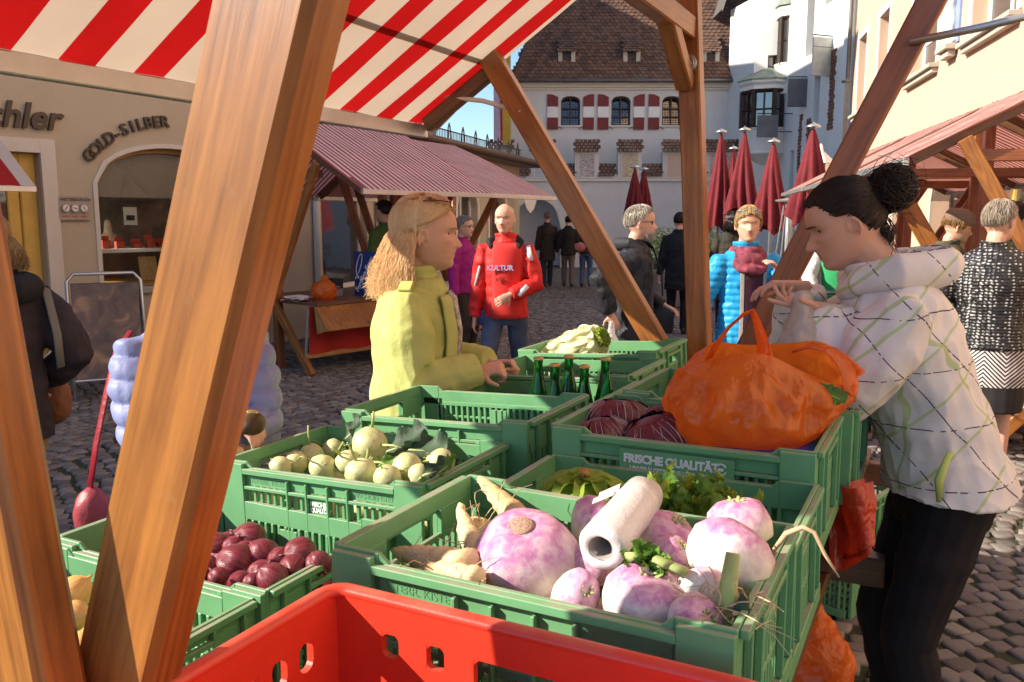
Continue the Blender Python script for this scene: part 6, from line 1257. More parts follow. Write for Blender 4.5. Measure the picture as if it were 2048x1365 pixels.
def head_verts(nose=1.0, jaw=1.0, n=44, lv=46):
    rings = []
    for i in range(lv):
        z = -.04 + 1.04 * i / (lv - 1); f, b_, w = np.interp(z, FZ, FF_), np.interp(z, BZ, BB_), np.interp(z, WZ, WB)
        if z < .3: w *= jaw
        ring = []
        for k in range(n):
            a = 2 * math.pi * k / n; c, s = math.cos(a), math.sin(a); x = w * s * (abs(s) ** -.12 if abs(s) > 1e-3 else 1); x = max(-w, min(w, x))
            y = f * (abs(c) ** .92) if c > 0 else -b_ * abs(c) ** .95
            if c > 0:
                nw = .045 + .045 * math.exp(-((z - .325) / .04) ** 2); y += nose * np.interp(z, NZ, NB) * math.exp(-(x / nw) ** 2)
                y += .018 * math.exp(-(x / .11) ** 2) * (math.exp(-((z - .245) / .022) ** 2) + math.exp(-((z - .185) / .024) ** 2))
                for sx in (-1, 1):
                    y -= .062 * math.exp(-((x - sx * .135) / .075) ** 2 - ((z - .495) / .045) ** 2); y += .022 * math.exp(-((x - sx * .20) / .08) ** 2 - ((z - .40) / .06) ** 2)
                    y += .018 * math.exp(-((x - sx * .13) / .10) ** 2 - ((z - .575) / .025) ** 2)
            ring.append(Vector((x, y, z)))
        rings.append(ring)
    return rings
def skin_cols(P, Mi, base, brow, lip, stubble=None, cheek=.25):
    """Colour of skin, lips, brows (and close cropped hair) by place on the head."""
    n = len(P); H = np.c_[P, np.ones(n)] @ np.array(Mi).T; x, y, z = H[:, 0], H[:, 1], H[:, 2]; ax = np.abs(x)
    C = np.tile(np.array(base), (n, 1)); hd = (z > -.15) & (z < 1.1) & (ax < .45) & (np.abs(y) < .75)
    def mixc(w, c):
        w = (w * hd)[:, None]; C[:] = C * (1 - w) + np.array(c) * w
    fr = (y > .2)
    mixc(cheek * np.exp(-((ax - .19) / .08) ** 2 - ((z - .34) / .08) ** 2) * fr + .5 * cheek * np.exp(-(ax / .07) ** 2 - ((z - .34) / .05) ** 2) * fr, (.55, .19, .14))
    mixc(.85 * np.exp(-(ax / .085) ** 4 - ((z - .215) / .038) ** 4) * fr, lip)
    mixc(.9 * np.exp(-((ax - .135) / .085) ** 4 - ((z - .578 + .10 * np.abs(ax - .12)) / .016) ** 4) * fr, brow)
    if stubble is not None: mixc(.75 * ((y < .12) & (z > .3) & (z < .86)) * np.clip((.12 - y) * 6, 0, 1), stubble)
    return C
def ik(a, b_, l1, l2, hint):
    a, b_ = Vector(a), Vector(b_); d = b_ - a; L_ = min(d.length, (l1 + l2) * .998); u = d.normalized(); b_ = a + u * L_
    c = (l1 * l1 + L_ * L_ - l2 * l2) / (2 * L_); h = math.sqrt(max(0, l1 * l1 - c * c)); hv = Vector(hint); hv = (hv - u * hv.dot(u)).normalized()
    return a + u * c + hv * h, b_
def hand(mb, wr, d, nrm, curl, side, s=1.0, thumb=(.5, .35)):
    """Palm, four fingers of unequal length with knuckle bends and a thumb from the side of the palm."""
    d = Vector(d).normalized(); n = Vector(nrm); n = (n - d * n.dot(d)).normalized(); x = d.cross(n) * side
    P0 = Vector(wr); pe = P0 + d * .088 * s
    mb.tube([P0 - d * .02 * s, P0 + d * .01 * s, P0 + d * .04 * s, pe, pe + d * .006 * s], [(.024 * s, .019 * s), (.027 * s, .018 * s), (.037 * s, .0165 * s), (.039 * s, .014 * s), (.034 * s, .010 * s)], 12, up=n)
    if not hasattr(curl, '__len__'): curl = [curl] * 4
    for i, (off, L_, r0) in enumerate(((.029, .072, .0088), (.0095, .080, .0090), (-.0105, .074, .0086), (-.0295, .058, .0078))):
        b0 = pe + x * off * s * 1.06 - d * .008 * s; dd = (d + x * off * 1.6).normalized(); a = curl[i] * 1.25
        for j, fr in enumerate((.45, .30, .25)):
            dd2 = (dd * math.cos(a * (.75 if j == 0 else 1)) - n * math.sin(a * (.75 if j == 0 else 1))); nn = (n * math.cos(a) + dd * math.sin(a)); b1 = b0 + dd2 * L_ * fr * s
            mb.capsule(b0, r0 * s * (1 - .1 * j), b1, r0 * s * (.92 - .1 * j), 8); b0 = b1; dd = dd2.normalized(); n_keep = n; n = (nn - dd * nn.dot(dd)).normalized()
        n = Vector(nrm); n = (n - d * n.dot(d)).normalized()
    t0 = P0 + d * .022 * s + x * .028 * s; td = (d * thumb[0] + x * .75 - n * thumb[1]).normalized(); t1 = t0 + td * .042 * s; td2 = (td + d * .55 - x * .2).normalized(); t2 = t1 + td2 * .032 * s
    mb.capsule(t0, .0125 * s, t1, .0105 * s, 8); mb.capsule(t1, .0105 * s, t2, .0085 * s, 8)
    return t2
def strand_mesh(paths, w, cols):
    """Thin three sided tubes, one per lock of hair."""
    V = []; Fc = []; C = []
    for pts, c in zip(paths, cols):
        n = len(pts); b0 = len(V); P = np.array([tuple(p) for p in pts]); T = np.gradient(P, axis=0); T /= (np.linalg.norm(T, axis=1)[:, None] + 1e-9)
        A = np.cross(T, np.array([.31, .77, .55])); A /= (np.linalg.norm(A, axis=1)[:, None] + 1e-9); B = np.cross(T, A); tp = np.linspace(1, .35, n)[:, None] * w
        for k in range(3):
            a = 2.0944 * k; V.extend((P + (A * math.cos(a) + B * math.sin(a)) * tp).tolist())
        for i in range(n - 1):
            for k in range(3): q = b0 + k * n; r_ = b0 + ((k + 1) % 3) * n; Fc.append((q + i, r_ + i, r_ + i + 1, q + i + 1))
        C += [c] * (3 * n)
    me = bpy.data.meshes.new('hair'); me.from_pydata(V, [], Fc); me.polygons.foreach_set('use_smooth', [True] * len(Fc)); vcol(me, np.array(C)); return me
def hair(root, Mh, style, col, n, w, seed=1, length=.5, col2=None, sc_=1.0, gray=None):
    r_ = random.Random(seed); col = np.array(col); col2 = np.array(col2 if col2 is not None else col * .55); paths = []; cols = []
    C0 = Vector((0, -.035, .585)); RR = Vector((.345, .47, .43))
    def on(az, th, k): return C0 + Vector((RR.x * math.sin(th) * math.sin(az), RR.y * math.sin(th) * math.cos(az), RR.z * math.cos(th))) * k
    down = (Mh.to_3x3().inverted() @ Vector((0, 0, -1))).normalized()
    hl = .80
    for i in range(n):
        az = r_.uniform(-math.pi, math.pi); aa = abs(az); k = r_.uniform(1.02, 1.12); pts = []
        if style == 'long':
            part = .12; az0 = az; front = max(0, 1 - aa / 1.25)
            th1 = 1.75 if aa > 1.1 else .75 + aa * .75
            sgn = math.copysign(1, az - .1)
            if aa < 1.75: az = sgn * (1.78 + .35 * r_.random() + .15 * aa); aa = abs(az); th1 = 1.62
            th0 = .12 + .62 * r_.random() * (abs(az0) < 1.0)
            for j in range(8): t_ = j / 7; pts.append(on(az0 + (az - az0) * t_ ** 1.2, th0 + (th1 - th0) * t_, k + .06 * math.sin(t_ * 3)))
            if aa > 1.0:
                p = pts[-1]; ln = length * r_.uniform(.75, 1.08); out = Vector((math.sin(az), math.cos(az), 0)); sw = r_.uniform(-.05, .05)
                for j in range(1, 9): t_ = j / 8; q = p + down * ln * t_ + out * (.10 * math.sin(t_ * 2.4) + .14 * t_ * t_ * r_.uniform(-.5, 1.3)) + Vector((sw * t_ + .03 * math.sin(t_ * 9 + i), sw * t_ * 2 - .10 * t_ + .03 * math.cos(t_ * 8 + i), 0)); pts.append(q)
        elif style in ('short', 'bob'):
            lim = (float(np.interp(aa, [1.35, 1.75, 2.0, 3.2], [1.6, 1.62, 2.1, 2.2])) if aa > 1.35 else .62 + aa * .42) if style == 'short' else (1.9 if aa > 1.3 else .95 + aa * .4)
            t0 = r_.uniform(.05, lim * .8); tl = .45 if style == 'short' else .75
            for j in range(6): t_ = j / 5; pts.append(on(az + .12 * math.sin(i) * t_, min(t0 + tl * t_, lim + .1), k + .05 * t_ * r_.uniform(.2, 1)))
        elif style == 'bun':
            t0 = float(np.interp(aa, [0, .8, 1.2, 1.6, 1.75, 1.95, 3.2], [1.0, 1.02, 1.5, 1.6, 1.75, 2.25, 2.3]))
            t0 *= r_.uniform(.55, 1.03); e = Vector((0, -.48, .64)); s0 = on(az, t0, 1.02)
            for j in range(8):
                t_ = j / 7; q = s0.lerp(e, t_); dd = q - C0; kk = math.sqrt((dd.x / RR.x) ** 2 + (dd.y / RR.y) ** 2 + (dd.z / RR.z) ** 2)
                if kk < 1.03: q = C0 + dd * (1.03 / max(kk, .3))
                pts.append(q + Vector((r_.uniform(-1, 1), r_.uniform(-1, 1), r_.uniform(-1, 1))) * .008)
        paths.append([Mh @ p for p in pts]); tt = r_.random(); c = col * (1 - tt) + col2 * tt; cols.append(tuple(c))
    if style == 'bun':
        bc = Vector((0, -.60, .66))
        for i in range(int(n * .55)):
            a, b_ = r_.uniform(0, 6.28), math.acos(r_.uniform(-1, 1)); ax = Vector((math.sin(b_) * math.cos(a), math.sin(b_) * math.sin(a), math.cos(b_))); p1 = ax.orthogonal().normalized(); p2 = ax.cross(p1); rr = r_.uniform(.18, .30); a0 = r_.uniform(0, 6.28); al = r_.uniform(1.2, 2.6); fly = r_.random() < .15
            pts = [bc + (p1 * math.cos(a0 + al * j / 7) + p2 * math.sin(a0 + al * j / 7)) * rr * (1 + (.5 * (j / 7) ** 2 if fly else 0)) + ax * .05 for j in range(8)]
            paths.append([Mh @ Vector((q.x, q.y, bc.z + (q.z - bc.z) * .95)) for q in pts]); tt = r_.random(); cols.append(tuple(col * (1 - tt) + col2 * tt))
        for i in range(60):                                     # loose curls at the nape
            p = Vector((r_.uniform(-.2, .2), r_.uniform(-.46, -.36), r_.uniform(.22, .4))); pts = [p]
            for j in range(7): p = p + down * .045 + Vector((math.sin(j * 1.3 + i), math.cos(j * 1.3 + i), 0)) * .022 + Vector((0, -.01, 0)); pts.append(p)
            paths.append([Mh @ q for q in pts]); cols.append(tuple(col2 * .8 + col * .4))
    ho = obj('hair', strand_mesh(paths, w, cols), MT['hair'], root, True)
    cap = MB(); rings = []
    for j in range(12):
        ring = []
        for k in range(28):
            az = -math.pi + 2 * math.pi * k / 28; aa = abs(az)
            lim = {'long': .82 + .25 * aa if aa < 1.5 else 1.85, 'short': .80 + .1 * aa if aa < 1.25 else float(np.interp(aa, [1.25, 1.75, 2.0, 3.2], [1.5, 1.6, 2.05, 2.15])), 'bob': .9 if aa < 1.0 else 1.85, 'bun': float(np.interp(aa, [0, .8, 1.2, 1.6, 1.75, 1.95, 3.2], [.97, 1.0, 1.45, 1.56, 1.7, 2.2, 2.25]))}[style]
            ring.append(Mh @ on(az, .05 + (lim - .05) * j / 11, 1.025))
        rings.append(ring)
    cap.loft(rings, True)
    if style == 'long':
        m_ = MB(); prs = []
        for j in range(8):
            t_ = j / 7; prs.append([Mh @ (C0 + Vector((0, -.27, -.15)) + down * (length * .86 * t_) + Vector((.30 * math.cos(a), (.17 + .05 * math.sin(3 * t_)) * math.sin(a) - .06 * t_, 0))) for a in [2 * math.pi * k / 20 for k in range(20)]])
        cap.loft(prs)
    if style == 'bun': cap.ell(Mh @ Vector((0, -.60, .66)), tuple(.22 * Mh.to_scale().x * q for q in (1, 1, .95)))
    cm = cap.mesh('cap', True, fix=True); vcol(cm, tuple((col * .5 + col2 * .5) * .8)); obj('hair_base', cm, MT['hair'], ho, True)
    return ho
def person(lab, loc, face, H, top, bottom, hs=None, lean=0, head=(0, 0), hands=None, feet=None, vox=.008, girth=1.0, hem=.80, skin=SK, brow=(.2, .12, .06), lip=(.48, .16, .14), stubble=None, shoe=(.03, .025, .025), sleeve=1.0, amp=.008, skirt=None, collar=True, fine=9, nose=1.0, jaw=1.0, sc=None, elbow=None, curl=(.35, .35), palm=None, pel_f=0.0, hemw=1.0, group=None, hairw=.0016, hd=None):
    s = H / 1.75; rz = math.atan2(-face[0], face[1]); root = thing('person', lab, 'person', (loc[0], loc[1], 0), rz, group); W0 = Matrix.Translation((loc[0], loc[1], 0)) @ Matrix.Rotation(rz, 4, 'Z')
    pel = Vector((0, pel_f, .95 * s)); sd = Vector((0, math.sin(lean), math.cos(lean))); sp = lambda z: (pel + sd * (z - .95) * s) if z >= .95 else Vector((0, pel_f, z * s)); fwd = Vector((0, math.cos(lean), -math.sin(lean)))
    g = girth; neck = sp(1.50); hh = .232 * s * (hd or 1)
    Mh = Matrix.Translation(neck + sd * .075 * s + Vector((0, .012 * s, 0))) @ Matrix.Rotation(head[0], 4, 'Z') @ Matrix.Rotation(-head[1], 4, 'X') @ Matrix.Translation((0, .10 * hh, -.15 * hh)) @ Matrix.Scale(hh, 4)
    body = MB(); hv = head_verts(nose, jaw); body.loft([[Mh @ p for p in r_] for r_ in hv])
    for sx in (-1, 1):
        M_ = Mh @ Matrix.Translation((sx * .325, -.045, .43)) @ Matrix.Rotation(sx * .45, 4, 'Z') @ Matrix.Rotation(-.15, 4, 'X')
        body.ell(M_ @ Vector((-sx * .01, 0, 0)), (.026 * hh, .058 * hh, .09 * hh), (Mh.to_3x3().normalized() @ Matrix.Rotation(sx * .45, 3, 'Z')))
        body.tube([M_ @ Vector((sx * .022, .068 * math.cos(a) * (1 if a < 3.6 else .8), .112 * math.sin(a) - .01)) for a in [-.2 + .36 * k for k in range(15)]], [.019 * hh] * 15, 7)
    body.tube([sp(1.44), neck, neck + sd * .05 * s, Mh @ Vector((0, -.06, .2))], [.064 * s, .056 * s, .053 * s, .052 * s], 14)
    TR = [(.86, .16, .115), (.95, .165, .12), (1.1, .14, .105), (1.3, .165, .115), (1.42, .155, .095), (1.50, .075, .065)]
    body.tube([sp(z) for z, _, _ in TR], [(a * s * g, b_ * s * g) for _, a, b_ in TR], 18, up=(0, 1, 0))
    hands = hands or {}; HR, EL = {}, {}; sh = {}
    for sx, nm in ((1, 'R'), (-1, 'L')):
        sh[nm] = sp(1.405) + Vector((sx * .175 * s * (g * .5 + .5), 0, 0)); tgt = Vector(hands.get(nm, (sx * .27, .05, .80))) * 1.0
        el, wr = ik(sh[nm], tgt, .29 * s, .265 * s, (elbow or {}).get(nm, (sx * .5, -1, -.3))); EL[nm], HR[nm] = el, wr
        body.tube([sh[nm], sh[nm].lerp(el, .5), el, el.lerp(wr, .4), wr], [.048 * s, .042 * s, .037 * s, .036 * s, .025 * s], 12)
        pd = (palm or {}).get(nm); d = (wr - el).normalized()
        if pd: d, n_ = Vector(pd[0]), Vector(pd[1])
        else: n_ = Vector((sx, .2, .2)) if d.z < -.5 else Vector((0, .3, 1))
        hand(body, wr, d, n_, curl[0 if sx > 0 else 1], sx if pd is None else pd[2], s * .98)
    feet = feet or {}; KN_, FT = {}, {}
    for sx, nm in ((1, 'R'), (-1, 'L')):
        hp = Vector((sx * .09 * s, pel_f, .92 * s)); ft = Vector(feet.get(nm, (sx * .10, 0, 0))); an = ft + Vector((0, 0, .085 * s)); kn, an = ik(hp, an, .44 * s, .42 * s, (0, 1, 0)); KN_[nm], FT[nm] = kn, ft
        body.tube([hp, hp.lerp(kn, .5), kn, kn.lerp(an, .4), an], [.085 * s * g, .07 * s, .052 * s, .05 * s, .036 * s], 12)
    bm_ = voxel(body, vox, 2 if vox < .006 else 1); P = getv(bm_); vcol(bm_, skin_cols(P, Mh.inverted(), skin, brow, lip, stubble)); obj('body', bm_, MT['skin'], root)
    # eyes
    if vox < .012:
        for sx in (-1, 1):
            ec = Mh @ Vector((sx * .135, .262, .497)); eo = obj('eye', MB().ell(ec, (.052 * hh * 1.05,) * 3, None, 12, 8).mesh('e', True), MT['eyewhite'], root); fd = (Mh.to_3x3() @ Vector((0, 1, -.15))).normalized()
            obj('iris', MB().ell(ec + fd * .034 * hh, (.026 * hh,) * 3, None, 10, 6).mesh('i', True), mat('iris', (.04, .05, .05), .15, .1), eo)
            obj('lash', MB().tube([Mh @ Vector((sx * .135 + q * .062, .312 - .035 * abs(q) - .018 * q * sx, .510 - .014 * q * q)) for q in (-1, -.5, 0, .5, 1)], [.003 * s, .0045 * s, .005 * s, .0045 * s, .003 * s], 6).mesh('l', True), MT['lash'], eo)
        for sx in (-1, 1): obj('eyebrow', MB().tube([Mh @ Vector((sx * x_, y_, z_)) for x_, y_, z_ in ((.05, .420, .570), (.095, .416, .585), (.15, .394, .590), (.21, .342, .574))], [(.010 * hh, .006 * hh), (.013 * hh, .008 * hh), (.011 * hh, .007 * hh), (.005 * hh, .004 * hh)], 6).mesh('b', True), mat('brow hair', brow, .8, .1), root)
    # upper garment
    if top:
        q = MB(); JR = [(hem, .195 * hemw, .15 * hemw), ((hem + .95) / 2 if hem < .93 else hem + .02, .19 * (hemw * .5 + .5), .145 * (hemw * .5 + .5)), (1.02, .18, .138), (1.12, .172, .132), (1.3, .19, .138), (1.40, .188, .12), (1.455, .15, .098), (1.495, .088, .082)]
        q.tube([sp(z) for z, _, _ in JR], [(a * s * g, b_ * s * g) for _, a, b_ in JR], 22, up=(0, 1, 0))
        for nm in 'RL':
            a, el, wr = sh[nm], EL[nm], HR[nm]; k = s * sleeve; d = (wr - el).normalized()
            q.tube([a + (Vector((0, 0, 1.38 * s)) - Vector((0, 0, a.z))) * 0 + (sp(1.40) - a) * .35, a, a.lerp(el, .35), a.lerp(el, .75), el, el.lerp(wr, .35), el.lerp(wr, .75), wr - d * .01], [.05 * s, (.066 + .25 * .066 * (sleeve - 1)) * s, .072 * k, .066 * k, .064 * k, .062 * k, .054 * k, .046 * k], 14)
        if collar: q.tube([sp(1.45), sp(1.50) - fwd * .01, sp(1.535) - fwd * .012], [(.11 * s, .10 * s), (.082 * s, .08 * s), (.088 * s, .085 * s)], 18, up=(0, 1, 0))
        me = voxel(q, vox * 1.1, 3 if vox < .006 else 2)
        if amp: displace(me, amp, (fine, fine, fine * 1.9), loc[0] * 3 + 1); displace(me, amp * .55, (fine * 2.4, fine * 2.4, fine * 1.6), loc[1] * 2, True)
        jk = obj('jacket', me, top, root)
    if bottom:
        q = MB(); q.tube([sp(.80), sp(.9), sp(1.0), sp(1.04)], [(.12 * s * g, .11 * s * g), (.172 * s * g, .135 * s * g), (.16 * s * g, .12 * s * g), (.14 * s * g, .10 * s * g)], 18, up=(0, 1, 0))
        if skirt: q.tube([Vector((0, pel_f, skirt * s)), Vector((0, pel_f, (skirt + .95) / 2 * s)), sp(.95)], [(.185 * s * g, .16 * s * g), (.19 * s * g, .155 * s * g), (.175 * s * g, .135 * s * g)], 20, up=(0, 1, 0))
        else:
            for sx, nm in ((1, 'R'), (-1, 'L')):
                hp = Vector((sx * .088 * s, pel_f, .90 * s)); kn = KN_[nm]; an = FT[nm] + Vector((0, 0, .06 * s)); q.tube([hp, hp.lerp(kn, .5), kn, kn.lerp(an, .5), an], [(.10 * s * g), (.085 * s * g), .07 * s, .065 * s, .062 * s], 14)
        me = voxel(q, vox * 1.15, 2); displace(me, amp * .7, (9, 9, 14), loc[0] + 9); obj('skirt' if skirt else 'trousers', me, bottom, root)
    sm_ = mat('shoe leather', shoe, .5, .2)
    for sx, nm in ((1, 'R'), (-1, 'L')):
        f_ = FT[nm]; q = MB().tube([f_ + Vector((0, y, z)) for y, z in ((-.075, .045), (-.06, .05), (0, .05), (.08, .04), (.15, .03), (.185, .026))], [(.02, .03), (.036, .046), (.04, .048), (.046, .038), (.042, .028), (.018, .016)], 12, up=(0, 0, 1)); obj('shoe', q.mesh('s', True), sm_, root)
    if hs: hair(root, W0 @ Mh, hs[0], hs[1], hs[2], hs[3], seed=int(abs(loc[0]) * 100), **(hs[4] if len(hs) > 4 else {}))
    return dict(root=root, Mh=Mh, W=W0, sp=sp, sh=sh, EL=EL, HR=HR, s=s, g=g, fwd=fwd, sd=sd)
def panel(pr, name, m_, a0, a1, z0, z1, off=.006, n=10, JR=((.80, .195, .15), (.95, .185, .142), (1.12, .172, .132), (1.3, .19, .138), (1.42, .18, .115), (1.47, .10, .085)), parent=None):
    """A strip lying on the front (angle 0) of the chest between two heights."""
    zs = [j[0] for j in JR]; s, g = pr['s'], pr['g']
    def f(u, v):
        z = z0 + (z1 - z0) * v; a = a0 + (a1 - a0) * u; rx_ = np.interp(z, zs, [j[1] for j in JR]) * s * g + off; ry_ = np.interp(z, zs, [j[2] for j in JR]) * s * g + off; return pr['sp'](z) + Vector((rx_ * math.sin(a), 0, 0)) + pr['fwd'] * (ry_ * math.cos(a))
    q = MB().grid(f, n, 14).mesh('p', True); md = obj(name, q, m_, parent or pr['root']); sd_ = md.modifiers.new('t', 'SOLIDIFY'); sd_.thickness = .006; return md
def glasses(pr, z=.5, up=0, m_=None, dark=True):
    Mh = pr['Mh']; hh = Mh.to_scale().x; g_ = MB()
    for sx in (-1, 1):
        g_.tube([Mh @ Vector((sx * .135 + .085 * math.cos(a), .36 - .03 * abs(math.cos(a)) + up * .0, z + .06 * math.sin(a))) for a in [6.283 * k / 14 for k in range(15)]], .0022, 5); g_.tube([Mh @ Vector((sx * .22, .33, z + .02)), Mh @ Vector((sx * .335, .2, z + .03)), Mh @ Vector((sx * .345, -.05, z + .01))], .0022, 5)
    g_.tube([Mh @ Vector((-.05, .37, z)), Mh @ Vector((.05, .37, z))], .0022, 5)
    o_ = obj('glasses', g_.mesh('g', True), m_ or MT['black'], pr['root'])
    for sx in (-1, 1):
        q = MB().add([Mh @ Vector((sx * .135 + .08 * math.cos(a), .362 - .03 * abs(math.cos(a)), z + .056 * math.sin(a))) for a in [6.283 * k / 14 for k in range(14)]], [tuple(range(14))]); obj('lens', q.mesh('l'), glass('sunglass lens', (.02, .018, .02)) if dark else MT['clear'], o_)
    return o_
def cloth(name, col, rough=.75, bump=.35, bs=14, **k): return mat(name, col, rough, .12, 5, bump, bs, spec=.25, dist=.02, **k)
# ------------------------------------------------------------------ the blonde woman in the lime coat
lime = cloth('lime cotton', (.47, .50, .16), .7, .25, 18)
bl = person('blonde woman in a lime green coat looking across the crates', (-.362, 3.02), (1, -.06), 1.655, lime, cloth('dark jeans', (.03, .035, .05)), None, lean=.04, head=(.06, .06), vox=.0045, hem=.62, girth=1.15, hd=1.11,
    hands={'R': (.12, .25, 1.10), 'L': (-.14, .28, 1.08)}, elbow={'R': (.55, -.6, -.6), 'L': (-.5, -.5, -.6)}, curl=((.95, .95, .95, .95), .9), palm={'R': ((.0, 1, .18), (.45, .1, .9), 1), 'L': ((.2, 1, .1), (-.3, .1, .9), -1)}, sleeve=1.3, amp=.011, fine=6, hemw=1.3, brow=(.36, .22, .11), lip=(.50, .20, .17), skin=(.62, .345, .24), nose=.82)
hair(bl['root'], bl['W'] @ bl['Mh'], 'long', (1.0, .80, .50), 3400, .0016, 5, .95, (.90, .58, .28))
glasses(bl, .93, 0, mat('tortoise frame', (.12, .03, .025), .3), False)
for a0, a1 in ((-.62, -.2), (.2, .62)): panel(bl, 'lapel', lime, a0, a1, 1.18, 1.44, .012)
panel(bl, 'scarf', mat('red white print scarf', (.6, .05, .04), .8, .9, 30, col2=(.75, .7, .66)), -.22, .22, 1.05, 1.45, .016)
wr, el = bl['HR']['R'], bl['EL']['R']; d = (wr - el).normalized()
st_ = obj('cuff_strap', MB().tube([wr - d * .075, wr - d * .045], [.062, .060], 22, caps=False).mesh('s', True), lime, bl['root'])
bk = wr - d * .06 + Vector((.060, .0, .012)); q = MB()
for k in range(4): a, b_ = [(-.016, -.012), (.016, -.012), (.016, .012), (-.016, .012)][k], [(.016, -.012), (.016, .012), (-.016, .012), (-.016, -.012)][k]; q.tube([bk + Vector((.004, a[0] * .9, a[1])), bk + Vector((.004, b_[0] * .9, b_[1]))], .003, 5)
obj('buckle', q.mesh('b', True), mat('brown buckle', (.05, .02, .012), .3), st_)
obj('epaulette', MB().box(bl['sh']['R'] + Vector((.0, .0, .068)), (.07, .045, .01), Matrix.Rotation(.35, 3, 'Y')).mesh('e', bevel=.003), lime, bl['root'])
# ------------------------------------------------------------------ the vendor in the checked jacket
m, t, b, o, N, L = nodes('checked jacket cloth'); tc = N('TexCoord'); n0 = N('TexNoise', Scale=2.5, Detail=5); L(tc.outputs['Object'], n0.inputs['Vector'])
base = ramp(N, [(.3, (.60, .57, .55)), (.7, (.72, .69, .66))]); L(n0.outputs['Fac'], base.inputs[0]); out = base.outputs[0]
for (vx, per, wd_, colr, dash, ph) in (((0, .72, .69), .115, .045, (.40, .50, .20), 0, .1), ((0, -.72, .69), .125, .017, (.07, .05, .09), 1, .3), ((.9, .2, .2), .14, .04, (.36, .46, .16), 0, .2), ((0, .1, 1), .15, .014, (.07, .05, .09), 1, .55)):
    dt = N('VectorMath', operation='DOT_PRODUCT'); L(tc.outputs['Object'], dt.inputs[0]); dt.inputs[1].default_value = vx
    nw = N('TexNoise', Scale=3.5, Detail=2); L(tc.outputs['Object'], nw.inputs['Vector']); ad = N('Math', operation='MULTIPLY_ADD'); ad.inputs[1].default_value = .05; L(nw.outputs['Fac'], ad.inputs[0]); L(dt.outputs['Value'], ad.inputs[2])
    mu = N('Math', operation='MULTIPLY_ADD'); mu.inputs[1].default_value = 1 / per; mu.inputs[2].default_value = ph; L(ad.outputs[0], mu.inputs[0]); fr = N('Math', operation='FRACT'); L(mu.outputs[0], fr.inputs[0]); lt = N('Math', operation='LESS_THAN'); lt.inputs[1].default_value = wd_ * 1.4; L(fr.outputs[0], lt.inputs[0]); fac = lt.outputs[0]
    if dash:
        wv = N('TexNoise', Scale=70, Detail=1); L(tc.outputs['Object'], wv.inputs['Vector']); gt = N('Math', operation='GREATER_THAN'); gt.inputs[1].default_value = .42; L(wv.outputs['Fac'], gt.inputs[0]); m_ = N('Math', operation='MULTIPLY'); L(fac, m_.inputs[0]); L(gt.outputs[0], m_.inputs[1]); fac = m_.outputs[0]
    else:
        m_ = N('Math', operation='MULTIPLY'); m_.inputs[1].default_value = .75; L(fac, m_.inputs[0]); fac = m_.outputs[0]
    mx = N('MixRGB'); L(fac, mx.inputs[0]); L(out, mx.inputs[1]); mx.inputs[2].default_value = c4(colr); out = mx.outputs[0]
L(out, b.inputs['Base Color']); b.inputs['Roughness'].default_value = .7; b.inputs['Specular IOR Level'].default_value = .25
n2 = N('TexNoise', Scale=16, Detail=5); L(tc.outputs['Object'], n2.inputs['Vector']); bp = N('Bump', Strength=.3, Distance=.015); L(n2.outputs['Fac'], bp.inputs['Height']); L(bp.outputs[0], b.inputs['Normal']); check = m
ve = person('dark haired vendor in a pale checked jacket bending over a bag', (1.06, 2.24), (-.92, .22), 1.77, check, cloth('black trousers', (.012, .010, .012), .8), None, lean=.37, head=(.02, .40), vox=.0045, hem=.90, girth=1.02, hd=.95, pel_f=-.11,
    hands={'L': (-.08, .22, 1.385), 'R': (.10, .27, 1.43)}, elbow={'L': (-.45, -.35, -1), 'R': (.5, -.4, -1)}, curl=(.35, (.05, .3, .45, .6)), palm={'L': ((.12, 1, .12), (.05, .25, -1), 1), 'R': ((-.2, 1, .05), (.1, .2, 1), 1)}, sleeve=1.25, amp=.012, fine=6, hemw=1.12, brow=(.06, .035, .02), lip=(.42, .13, .12), skin=(.60, .325, .22), feet={'R': (.1, -.08, 0), 'L': (-.1, -.14, 0)})
hair(ve['root'], ve['W'] @ ve['Mh'], 'bun', (.035, .018, .012), 1700, .0017, 3, .4, (.012, .007, .006))
q = MB(); sp = ve['sp']; fw = ve['fwd']
q.tube([sp(1.47) + fw * .085, sp(1.50) + fw * .06 + Vector((-.085, 0, 0)), sp(1.50) - fw * .03 + Vector((-.13, 0, 0)), sp(1.47) - fw * .13 + Vector((-.07, 0, 0)), sp(1.46) - fw * .15, sp(1.47) - fw * .13 + Vector((.07, 0, 0)), sp(1.50) - fw * .03 + Vector((.13, 0, 0)), sp(1.50) + fw * .06 + Vector((.085, 0, 0)), sp(1.47) + fw * .085], [(.035, .03), (.04, .035), (.05, .045), (.06, .05), (.062, .052), (.06, .05), (.05, .045), (.04, .035), (.035, .03)], 14)
me = voxel(q, .007, 3); displace(me, .008, (12, 12, 12), 3); obj('hood', me, check, ve['root'])
obj('zip_pocket', MB().tube([Vector((-.222, -.06, 1.06)), Vector((-.24, -.035, .99)), Vector((-.236, -.04, .935))], [(.007, .004), (.011, .005), (.006, .004)], 8).mesh('z', True), mat('lime zip tape', (.33, .42, .10), .6), ve['root'])
for dy in (-.01, .012): obj('collar_strap', MB().tube([sp(1.38) + fw * .16 + Vector((-.05, 0, .02 + dy)), sp(1.36) + fw * .17 + Vector((-.09, 0, -.01 + dy))], [(.009, .003)] * 2, 6).mesh('c'), mat('green strap', (.16, .28, .05), .7), ve['root'])
